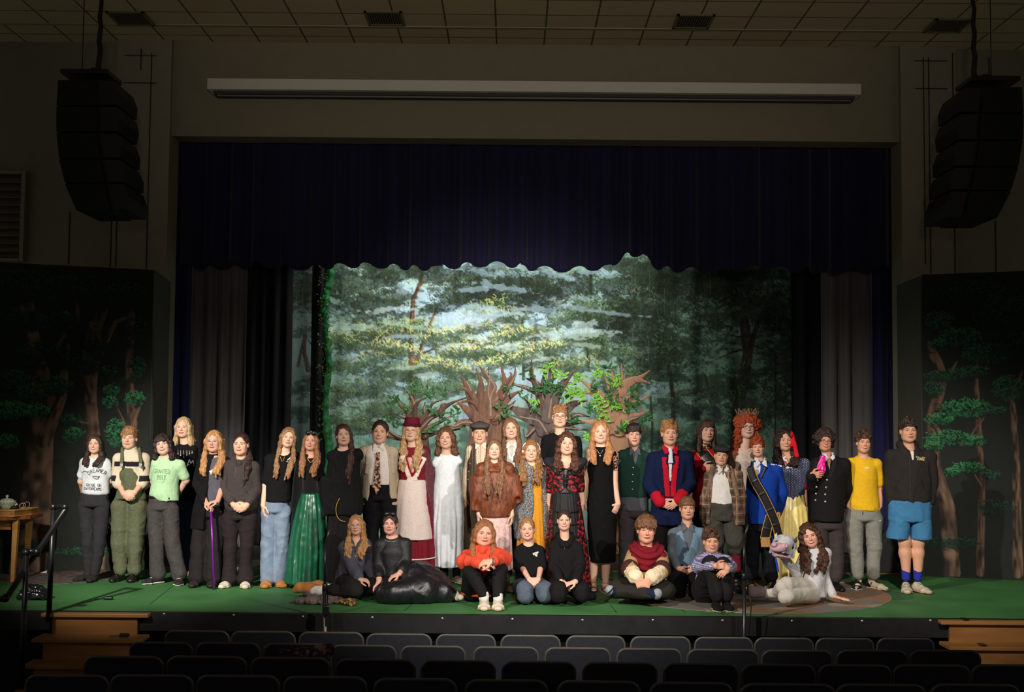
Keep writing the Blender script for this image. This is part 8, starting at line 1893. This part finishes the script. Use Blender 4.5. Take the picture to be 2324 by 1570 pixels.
limbs(S, 'satin_skirt', SAT, [[(888, 1330, -.02, .15), (872, 1344, -.26, .085), (900, 1345, -.32, .10), (960, 1338, -.25, .13), (1005, 1344, -.16, .10), (1030, 1350, -.12, .055)], [(905, 1320, .02, .14), (940, 1316, -.10, .16), (985, 1330, -.06, .13), (1015, 1345, -.05, .08)], [(920, 1310, .05, .12), (960, 1308, -.02, .12), (1000, 1330, .02, .09)]], k=.06, disp=lambda V, N: folds(.011, 6, 6, 4, (.9, .2, .5))(V, N))
limbs(S, 'sock', WHITE, [[(1024, 1350, -.13, .034), (1034, 1350, -.14, .032)]]); limbs(S, 'shoe', mat('cream_sneaker', (206, 196, 172), .6, var=.1), [[(1034, 1350, -.14, .030), (1040, 1356, -.18, .026), (1046, 1355, -.24, .024)]])
for i in range(16):
    a = -1.3 + 2.6 * i / 15; F = SDF(); F.ell(S.N + V3(.078 * math.sin(a), -.085 * math.cos(a) - .012, -.010 - .032 * math.cos(a)), (.005, .005, .005)) ; V, Fc = F.mesh(.002); 
    if i == 0: VV, FF = [V], [Fc]
    else: FF.append(Fc + sum(len(v) for v in VV)); VV.append(V)
mesh_np('neckline_beads', np.concatenate(VV), np.concatenate(FF), SILVER, S.root)
hair(S, (78, 52, 50), 'bun', vol=1.0); H = S.H; mb = MB()
for s in (-1, 1): mb.lathe(H.pt((s * .034, -.050, .106)), [(.004, -.004), (.024, -.003), (.026, .003), (.004, .005)], 14, 'y'); mb.tube([H.pt((s * .058, -.05, .106)), H.pt((s * .082, .02, .05))], .003, 6)
mb.tube([H.pt((-.02, -.055, .108)), H.pt((.02, -.055, .108))], .003, 6); mb.build('sunglasses', LEA_K, S.root, True)
F = SDF()
for s in (-1, 1): F.cap(H.pt((s * .012, -.070, .082)), H.pt((s * .055, -.066, .040)), .012, .010, .01); F.cap(H.pt((s * .055, -.066, .040)), H.pt((s * .068, -.045, -.01)), .010, .006, .01)
piece(S, 'curtain_fringe', F, hairm((78, 52, 50)), .0045)
# 32 orange hoodie
S = make_person(12.2, (1099, 1179, 1237), (1048, 1252, 1140, 1248), 'person sitting with arms folded over knees in a coral orange hoodie and cream trainers',
    roll=5, yaw=8, smile=1, brow=(120, 84, 58), eye=(90, 100, 104), skin=(240, 176, 152), wd=1.06, jaw=1.08, group=GRP, root=0, aL=[(1042, 1274, -.26), (1090, 1278, -.50)], aR=[(1156, 1268, -.26), (1116, 1274, -.52)], hL=dict(d=(.9, -.05, .0), n=(0, .6, -1), c=.4, t=-1), hR=dict(d=(-.95, -.05, -.1), n=(0, .6, -.8), c=.5, t=1))
CO = fab((222, 78, 52), 'coral_fleece')
F = SDF(); shoulders(F, S, .070); secs(F, S.Y, [(1272, 1056, 1136, .13), (1310, 1052, 1140, .15), (1348, 1046, 1144, .17)], k=.05); sleeve(F, S, 'L', (.080, .074, .054), .94); sleeve(F, S, 'R', (.080, .074, .054), .92)
F.cap(S.N + V3(-.06, 0, .01), S.N + V3(0, -.09, -.02), .034, .03, .02); F.cap(S.N + V3(.06, 0, .01), S.N + V3(0, -.09, -.02), .034, .03, .02); F.ell(S.N + V3(0, -.02, .06), (.056, .075, .06), k=.01, neg=True)
piece(S, 'hoodie', F, CO, None, folds(.010), .004)
limbs(S, 'leggings', fab((26, 24, 25), 'black_leggings_b'), [[(1076, 1335, -.02, .125), (1070, 1296, -.36, .076), (1098, 1350, -.50, .046)], [(1120, 1335, -.02, .125), (1132, 1294, -.36, .076), (1129, 1350, -.50, .046)], [(1076, 1342, .0, .12), (1120, 1342, .0, .12)]])
for x in (1099, 1130):
    a = W(x, 1352, S.Y - .50); limbs(S, 'sock', WHITE, [[(x, 1350, -.50, .044), (x, 1357, -.50, .046)]]); shoe(S, V3(a[0], a[1] + .01, 0), (.02, -1), mat('cream_leather_trainer', (214, 198, 178), .5, var=.06), mat('tan_sole', (196, 164, 134), .6, var=0, bump=0), h=.08, w=.052, laces=LACE, L=.26)
mb = MB(); p = S.arm['R'][2]; mb.tube([p + V3(.012, .034 * math.cos(t), .034 * math.sin(t)) for t in np.linspace(0, 6.28, 16)[:-1]], .006, 6, True); mb.build('wristwatch', mat('grey_strap', (90, 88, 92), .4, var=0, bump=0), S.root, True)
hair(S, (146, 96, 60), 'long', .24, 1.06, wav=.005, part=.2)
# 33, 34 kneeling
S = make_person(12.3, (1197, 1174, 1224), (1168, 1242, 1236, 1243), 'child with fair hair tied back kneeling in a black T-shirt and blue-grey jeans',
    yaw=-3, roll=-3, smile=3, brow=(130, 92, 64), skin=(240, 182, 158), group=GRP, root=0, handsc=.86, aL=[(1172, 1284, -.06), (1201, 1314, -.30)], aR=[(1238, 1284, -.06), (1222, 1314, -.30)], hL=dict(d=(.7, -.2, -.5), n=(.1, .6, -.6), c=.5, t=1), hR=dict(d=(-.7, -.2, -.5), n=(0, .6, -.6), c=.5, t=-1), armr=(.040, .032, .022))
o = top(S, 'tshirt', BLK, [(1262, 1174, 1234, .112), (1296, 1172, 1238, .13), (1330, 1168, 1242, .14)], .52, (.068, .074, .06))
decal(S, 'chest_print', line([(1209, 1256), (1222, 1252), (1216, 1258), (1219, 1262), (1214, 1260)], 1.1) + line([(1210, 1258), (1220, 1257)], 1.3), INKW, o)
JN = fab((84, 92, 106), 'blue_grey_denim', var=.2)
limbs(S, 'jeans', JN, [[(1188, 1332, .0, .10), (1190, 1338, -.36, .082), (1192, 1350, -.38, .075), (1190, 1350, .05, .06)], [(1222, 1332, .0, .10), (1236, 1340, -.34, .082), (1237, 1351, -.36, .072), (1228, 1350, .05, .06)]], k=.014)
hair(S, (164, 116, 74), 'bun', vol=.97)
S = make_person(12.2, (1280, 1156, 1202), (1245, 1232, 1323, 1233), 'person kneeling in a black half-zip hoodie and black leggings',
    smile=3, brow=(60, 40, 34), skin=(240, 184, 158), group=GRP, root=0, handsc=.88, aL=[(1246, 1284, -.05), (1272, 1318, -.24)], aR=[(1326, 1284, -.05), (1306, 1320, -.32)], hL=dict(d=(.8, -.2, -.4), n=(0, .4, -.9), c=.4, t=-1), hR=dict(d=(-.8, -.3, -.15), n=(0, .3, -1), c=.3, t=1))
F = SDF(); shoulders(F, S, .062); secs(F, S.Y, [(1258, 1252, 1318, .115), (1292, 1256, 1314, .12), (1326, 1252, 1320, .13)], k=.04); sleeve(F, S, 'L', (.066, .062, .046), .94); sleeve(F, S, 'R', (.066, .062, .046), .94)
for s in (-1, 1): F.cap(S.N + V3(s * .065, .01, .02), S.N + V3(s * .02, -.10, -.05), .032, .022, .02)
F.cap(S.N + V3(-.05, .06, .03), S.N + V3(.05, .06, .03), .045, .045, .03); F.ell(S.N + V3(0, -.03, .05), (.052, .075, .06), k=.01, neg=True)
o = piece(S, 'hoodie', F, fab((24, 23, 24), 'black_hoodie'), None, folds(.008)); cord(S, 'zip', [(1280, 1226), (1280, 1236), (1281, 1246)], .004, mat('brass_zip', (150, 140, 110), .4, var=0, bump=0, metal=.6), o); cord(S, 'drawstring', [(1275, 1228), (1274, 1250), (1276, 1264)], .0035, fab((40, 38, 40), 'cord_dark'), o)
limbs(S, 'leggings', fab((24, 22, 24), 'black_leggings_c'), [[(1268, 1330, .0, .10), (1268, 1340, -.36, .080), (1268, 1350, -.38, .068), (1270, 1350, .05, .06)], [(1302, 1330, .0, .10), (1320, 1340, -.30, .078), (1322, 1350, -.32, .066), (1318, 1350, .05, .06), (1346, 1353, .06, .034)]], k=.014)
hair(S, (62, 42, 36), 'bun', vol=.95)
# 35 red scarf boy
S = make_person(12.25, (1466, 1171, 1231), (1424, 1252, 1512, 1254), 'person sitting cross-legged in a tan tunic, cream sleeves and burgundy scarf',
    roll=2, smile=0, brow=(80, 54, 40), eo=.55, skin=(236, 170, 142), group=GRP, root=0, aL=[(1418, 1292, -.20), (1446, 1312, -.42)], aR=[(1514, 1294, -.20), (1474, 1314, -.42)], hL=dict(d=(.35, -.25, -.85), n=(.2, .8, -.2), c=.35), hR=dict(d=(-.45, -.25, -.85), n=(-.2, .8, -.2), c=.35))
TN = fab((176, 142, 96), 'tan_tunic')
F = SDF(); shoulders(F, S, .068); secs(F, S.Y, [(1278, 1430, 1506, .13), (1310, 1426, 1510, .135), (1345, 1420, 1516, .15)], k=.04); sleeve(F, S, 'L', (.076, .080, .08), .56); sleeve(F, S, 'R', (.076, .080, .08), .56); piece(S, 'tunic', F, TN, None, folds(.008), .004)
for sd in 'LR':
    a, e, w_ = S.arm[sd]; F = SDF(); F.cap(a + (e - a) * .86, e, .082, .084, .01); piece(S, 'sleeve_band', F, fab((72, 42, 40), 'maroon_band'), .007)
    F = SDF(); F.cap(e + (w_ - e) * .05, e + (w_ - e) * .80, .064, .070, .02); piece(S, 'cream_sleeve', F, fab((236, 212, 178), 'cream_linen'), .007, folds(.008, 20, 20, 3))
F = SDF(); c = S.N + V3(0, -.01, .0); pts = [c + V3(.115 * math.sin(t), -.100 * math.cos(t), -.012 - .03 * math.cos(t)) for t in np.linspace(0, 6.28, 18)]
for a, b in zip(pts[:-1], pts[1:]): F.cap(a, b, .048, .048, .02)
F.stack([(W(1466, 1240, S.Y - .08), .15, .075), (W(1467, 1262, S.Y - .10), .13, .075), (W(1464, 1284, S.Y - .11), .075, .06), (W(1462, 1296, S.Y - .11), .04, .04)], .04); F.loft(W(1436, 1256, S.Y), W(1502, 1258, S.Y), (0, 1, 0), .12, .06, .12, .06, k=.04); F.ell(S.N + V3(0, -.02, .065), (.058, .075, .06), k=.01, neg=True)
piece(S, 'scarf', F, fab((120, 24, 36), 'burgundy_gauze', bump=.4), None, lambda V, N: folds(.010, 12, 10, 4)(V, N) + .008 * np.sin(np.hypot(V[:, 0] - c[0], V[:, 2] - c[2] - .12) * 110))
limbs(S, 'trousers', fab((44, 40, 36), 'dark_olive_trousers'), [[(1448, 1334, .0, .12), (1400, 1336, -.22, .085), (1398, 1338, -.24, .075), (1460, 1345, -.42, .058), (1474, 1348, -.44, .050)], [(1488, 1336, .0, .12), (1512, 1338, -.20, .085), (1510, 1340, -.24, .075), (1440, 1342, -.32, .06), (1398, 1344, -.30, .048)], [(1450, 1340, .0, .13), (1486, 1340, .0, .13)]])
for q in ([(1474, 1346, -.45, .042), (1490, 1350, -.47, .046), (1492, 1346, -.47, .046)], [(1396, 1343, -.31, .042), (1386, 1340, -.32, .046), (1384, 1338, -.32, .044)]):
    limbs(S, 'shoe', fab((30, 34, 54), 'navy_canvas'), [q[:2]], disp=folds(.001)); limbs(S, 'sole', mat('grey_rubber', (146, 150, 154), .6, var=.1), [[q[1], q[2]]], disp=folds(.001))
hair(S, (112, 74, 50), 'short', vol=1.14, fringe=1, curl=.006)
F = SDF(); rr = random.Random(3)
for i in range(30):
    x = rr.uniform(-.07, .07); F.cap(S.H.pt((x, -.05, .10 - abs(x) * .3)), S.H.pt((x + rr.uniform(-.02, .02), -.090 + abs(x) * .4, .030 + rr.uniform(-.012, .02))), .018, .008, .012)
piece(S, 'tousled_fringe', F, hairm((112, 74, 50)), .005, strand(S.hc, .003, 46, 0, .004, 2))
# 36 blue vest boy
S = make_person(12.75, (1559, 1127, 1177), (1515, 1202, 1604, 1201), 'child kneeling in a pale blue waistcoat over a grey shirt, straight light brown fringe',
    yaw=0, smile=0, brow=(110, 78, 54), eye=(90, 100, 110), skin=(240, 178, 150), group=GRP, root=0, handsc=.88, aL=[(1514, 1258, -.02), (1540, 1290, -.24)], aR=[(1602, 1258, -.02), (1578, 1290, -.24)], hL=dict(d=(.7, -.2, -.4), n=(.2, .8, -.2), c=.7), hR=dict(d=(-.7, -.2, -.4), n=(-.2, .8, -.2), c=.7))
GY = fab((98, 102, 110), 'grey_chambray'); top(S, 'shirt', GY, [(1230, 1524, 1596, .108), (1270, 1526, 1592, .108), (1300, 1526, 1592, .11)], .93, (.058, .052, .042)); points_collar(S, 'shirt_collar', GY)
F = SDF(); shoulders(F, S, .060); secs(F, S.Y, [(1230, 1526, 1590, .122), (1262, 1528, 1586, .122), (1284, 1530, 1586, .122)], k=.03); vneck(S, .24, .085)(F); F.ell(S.N + V3(0, -.02, .05), (.085, .10, .06), k=.01, neg=True)
for sd, q in ((S.shL, -1), (S.shR, 1)): F.ell(sd + V3(q * .055, 0, -.02), (.05, .12, .10), k=.01, neg=True)
o = piece(S, 'waistcoat', F, fab((116, 142, 164), 'pale_blue_wool'), None, folds(.003)); buttons(S, [(1556, 1244), (1554, 1258)], SILVER, .007, target=o)
limbs(S, 'trousers', BLK, [[(1544, 1300, .0, .12), (1536, 1320, -.34, .085), (1538, 1335, -.36, .07), (1545, 1335, .05, .06)], [(1576, 1300, .0, .12), (1582, 1320, -.34, .085), (1580, 1335, -.36, .07), (1576, 1335, .05, .06)]])
hair(S, (122, 86, 60), 'short', vol=1.0, fringe=1)
# 37 check shirt boy
S = make_person(12.2, (1613, 1201, 1253), (1576, 1264, 1662, 1263), 'child in a checked shirt sitting with hands clasped over drawn-up knees',
    yaw=2, smile=3, brow=(70, 48, 38), skin=(240, 176, 146), group=GRP, root=0, handsc=.88, aL=[(1572, 1286, -.22), (1624, 1284, -.60)], aR=[(1668, 1286, -.22), (1652, 1290, -.60)], hL=dict(d=(.9, -.1, .05), n=(0, .8, -.4), c=.45), hR=dict(d=(-.7, -.15, -.55), n=(0, .8, -.4), c=.45))
def chk(V):
    c = np.ones((len(V), 3)) * np.array(lin((206, 204, 224))); a = np.abs(((V[:, 0] + V[:, 1]) / .020) % 1 - .5) < .2; b = np.abs((V[:, 2] / .020) % 1 - .5) < .2; c[a] = lin((130, 126, 176)); c[b & ~a] = lin((130, 126, 176)); c[a & b] = lin((70, 62, 130)); return c
F = SDF(); shoulders(F, S, .060); secs(F, S.Y, [(1282, 1584, 1650, .115), (1310, 1580, 1652, .12), (1352, 1576, 1656, .14)], k=.04); sleeve(F, S, 'L', (.064, .060, .046), .92); sleeve(F, S, 'R', (.064, .060, .046), .92)
piece(S, 'checked_shirt', F, mat('checked_cotton', (255, 255, 255), .85, var=.05, bump=.1, attr=True), .0045, folds(.006), .004, chk)
limbs(S, 'trousers', fab((34, 31, 32), 'dark_grey_trousers'), [[(1600, 1345, .0, .12), (1612, 1280, -.38, .082), (1626, 1345, -.50, .058), (1627, 1352, -.50, .054)], [(1634, 1345, .0, .12), (1640, 1283, -.36, .078), (1650, 1345, -.48, .056), (1650, 1352, -.48, .054)], [(1598, 1342, .02, .13), (1634, 1342, .02, .13)]], k=.014)
for x, dd in ((1626, -.50), (1650, -.48)):
    a = W(x, 1354, S.Y + dd); shoe(S, V3(a[0], a[1], 0), (.03, -1), fab((26, 24, 26), 'black_canvas_b'), mat('cream_sole', (190, 176, 136), .6, var=0, bump=0), h=.07, w=.046, L=.23)
hair(S, (92, 64, 48), 'curlshort', vol=1.0, fringe=3, curl=.005)
# 38 girl in white with the cow head
S = make_person(12.2, (1836, 1187, 1240), (1812, 1254, 1887, 1246), 'person sitting on the floor in white, leaning on one hand, holding a puppet up',
    roll=-16, yaw=-10, smile=3, brow=(70, 46, 36), skin=(232, 172, 146), group=GRP, root=0, neck=(1848, 1246), aL=[(1798, 1300, -.02), (1779, 1266, -.14)], aR=[(1881, 1300, .02), (1890, 1352, -.05)], hL=dict(d=(-.15, -.1, 1), n=(0, 1, .1), c=.5, t=1), hR=dict(d=(.85, -.35, -.20), n=(0, 0, -1), c=.02, t=1, sp=.6))
WT = fab((196, 192, 196), 'white_jersey'); F = SDF(); shoulders(F, S, .056)
secs(F, S.Y, [(1272, 1828, 1886, .108), (1300, 1826, 1876, .108), (1330, 1818, 1872, .12), (1352, 1808, 1876, .14)], k=.04); sleeve(F, S, 'L', (.056, .052, .042), .95); sleeve(F, S, 'R', (.058, .050, .042), .96); piece(S, 'top', F, WT, None, folds(.006), .004)
limbs(S, 'trousers', fab((206, 198, 188), 'off_white_cotton'), [[(1846, 1338, .0, .105), (1786, 1326, -.26, .074), (1776, 1330, -.28, .064), (1762, 1345, -.12, .048), (1738, 1347, -.05, .042)], [(1842, 1346, -.05, .10), (1790, 1353, -.34, .064), (1780, 1355, -.33, .058), (1800, 1352, -.14, .05), (1750, 1350, .0, .05)]], k=.006, disp=folds(.0035, 8, 8, 3))
limbs(S, 'shoe', mat('mauve_suede_boot', (138, 120, 122), .85, var=.12), [[(1740, 1345, -.05, .046), (1722, 1343, -.05, .052), (1708, 1345, -.06, .048), (1706, 1338, -.06, .040)]], disp=folds(.001))
hair(S, (72, 44, 30), 'long', .20, 1.10, wav=.010, curl=.008, part=.2)
# cow head puppet
Yc = 11.98; c = W(1781, 1242, Yc); t = thing('cow_head_puppet', 'papier-mache white and pink cow head puppet held up by the person in white', 'puppet', (c[0], Yc, c[2] - .12))
cw = mat('papier_mache_white', (212, 210, 212), .7, rgb2=(160, 160, 168), scale=14, thr=(.45, .65), bump=.3); ck = mat('papier_mache_pink', (206, 160, 172), .7, var=.15, scale=18, bump=.3)
def cp_(px, py, dy=0.0): return W(px, py, Yc + dy)
F = SDF(); F.ell(cp_(1784, 1236, .06), (.105, .10, .095)); F.loft(cp_(1778, 1232, .02), cp_(1764, 1248, -.12), (1, 0, 0), .10, .085, .075, .055, k=.03); F.ell(cp_(1797, 1240, -.02), (.026, .02, .030), k=.015, neg=True); F.ell(cp_(1764, 1231, -.06), (.018, .02, .020), k=.015, neg=True); F.ell(cp_(1778, 1256, .0), (.09, .09, .05), k=.03)
V, Fc = F.mesh(.006); mesh_np('cow_skull', V, Fc, cw, t)
F = SDF(); F.ell(cp_(1767, 1243, -.13), (.085, .060, .048)); F.ell(cp_(1757, 1236, -.17), (.03, .03, .024)); F.ell(cp_(1782, 1238, -.16), (.03, .03, .024)); F.ell(cp_(1784, 1238, -.19), (.010, .014, .010), k=.006, neg=True); V, Fc = F.mesh(.005); mesh_np('pink_muzzle', V, Fc, ck, t)
F = SDF(); F.loft(cp_(1758, 1258, -.10), cp_(1788, 1262, -.06), (0, 1, 0), .05, .022, .07, .026, k=.02); V, Fc = F.mesh(.005); mesh_np('lower_jaw', V, Fc, ck, t)
F = SDF(); F.loft(cp_(1757, 1251, -.155), cp_(1786, 1257, -.12), (0, 1, 0), .03, .006, .05, .006, k=.01); V, Fc = F.mesh(.004); mesh_np('mouth_gap', V, Fc, LEA_K, t)
for px, py, dy in ((1797, 1241, -.015), (1763, 1232, -.065)): F = SDF(); F.ell(cp_(px, py, dy), (.020, .016, .024)); V, Fc = F.mesh(.004); mesh_np('eye', V, Fc, LEA_K, t)
for a, b, b2 in (((1763, 1226), (1761, 1216), (1762, 1211)), ((1800, 1230), (1806, 1226), (1807, 1220))):
    F = SDF(); F.cap(cp_(*a), cp_(*b), .020, .014, .01); F.cap(cp_(*b), cp_(*b2), .014, .008, .01); V, Fc = F.mesh(.004); mesh_np('horn', V, Fc, mat('horn_cream', (196, 188, 176), .5, var=.1, bump=0) if a[0] < 1780 else mat('horn_grey_dark', (60, 58, 62), .5, var=.1, bump=0), t)
for a, b in (((1757, 1244), (1747, 1254)), ((1799, 1246), (1800, 1266))):
    F = SDF(); F.loft(cp_(*a), cp_(*b, -.02), (1, 0, 0), .030, .010, .012, .008, k=.01); V, Fc = F.mesh(.004); mesh_np('ear', V, Fc, cw, t)
F = SDF(); rr = random.Random(1)
for i in range(16): x = 1766 + i * 2; F.cap(cp_(x, 1224, .0), cp_(x + rr.uniform(-4, 4), 1217 + rr.uniform(-2, 3), rr.uniform(-.03, .03)), .008, .004, .006)
V, Fc = F.mesh(.004); mesh_np('forelock', V, Fc, mat('straw_hair', (176, 160, 130), .8, var=.2, bump=.2), t)
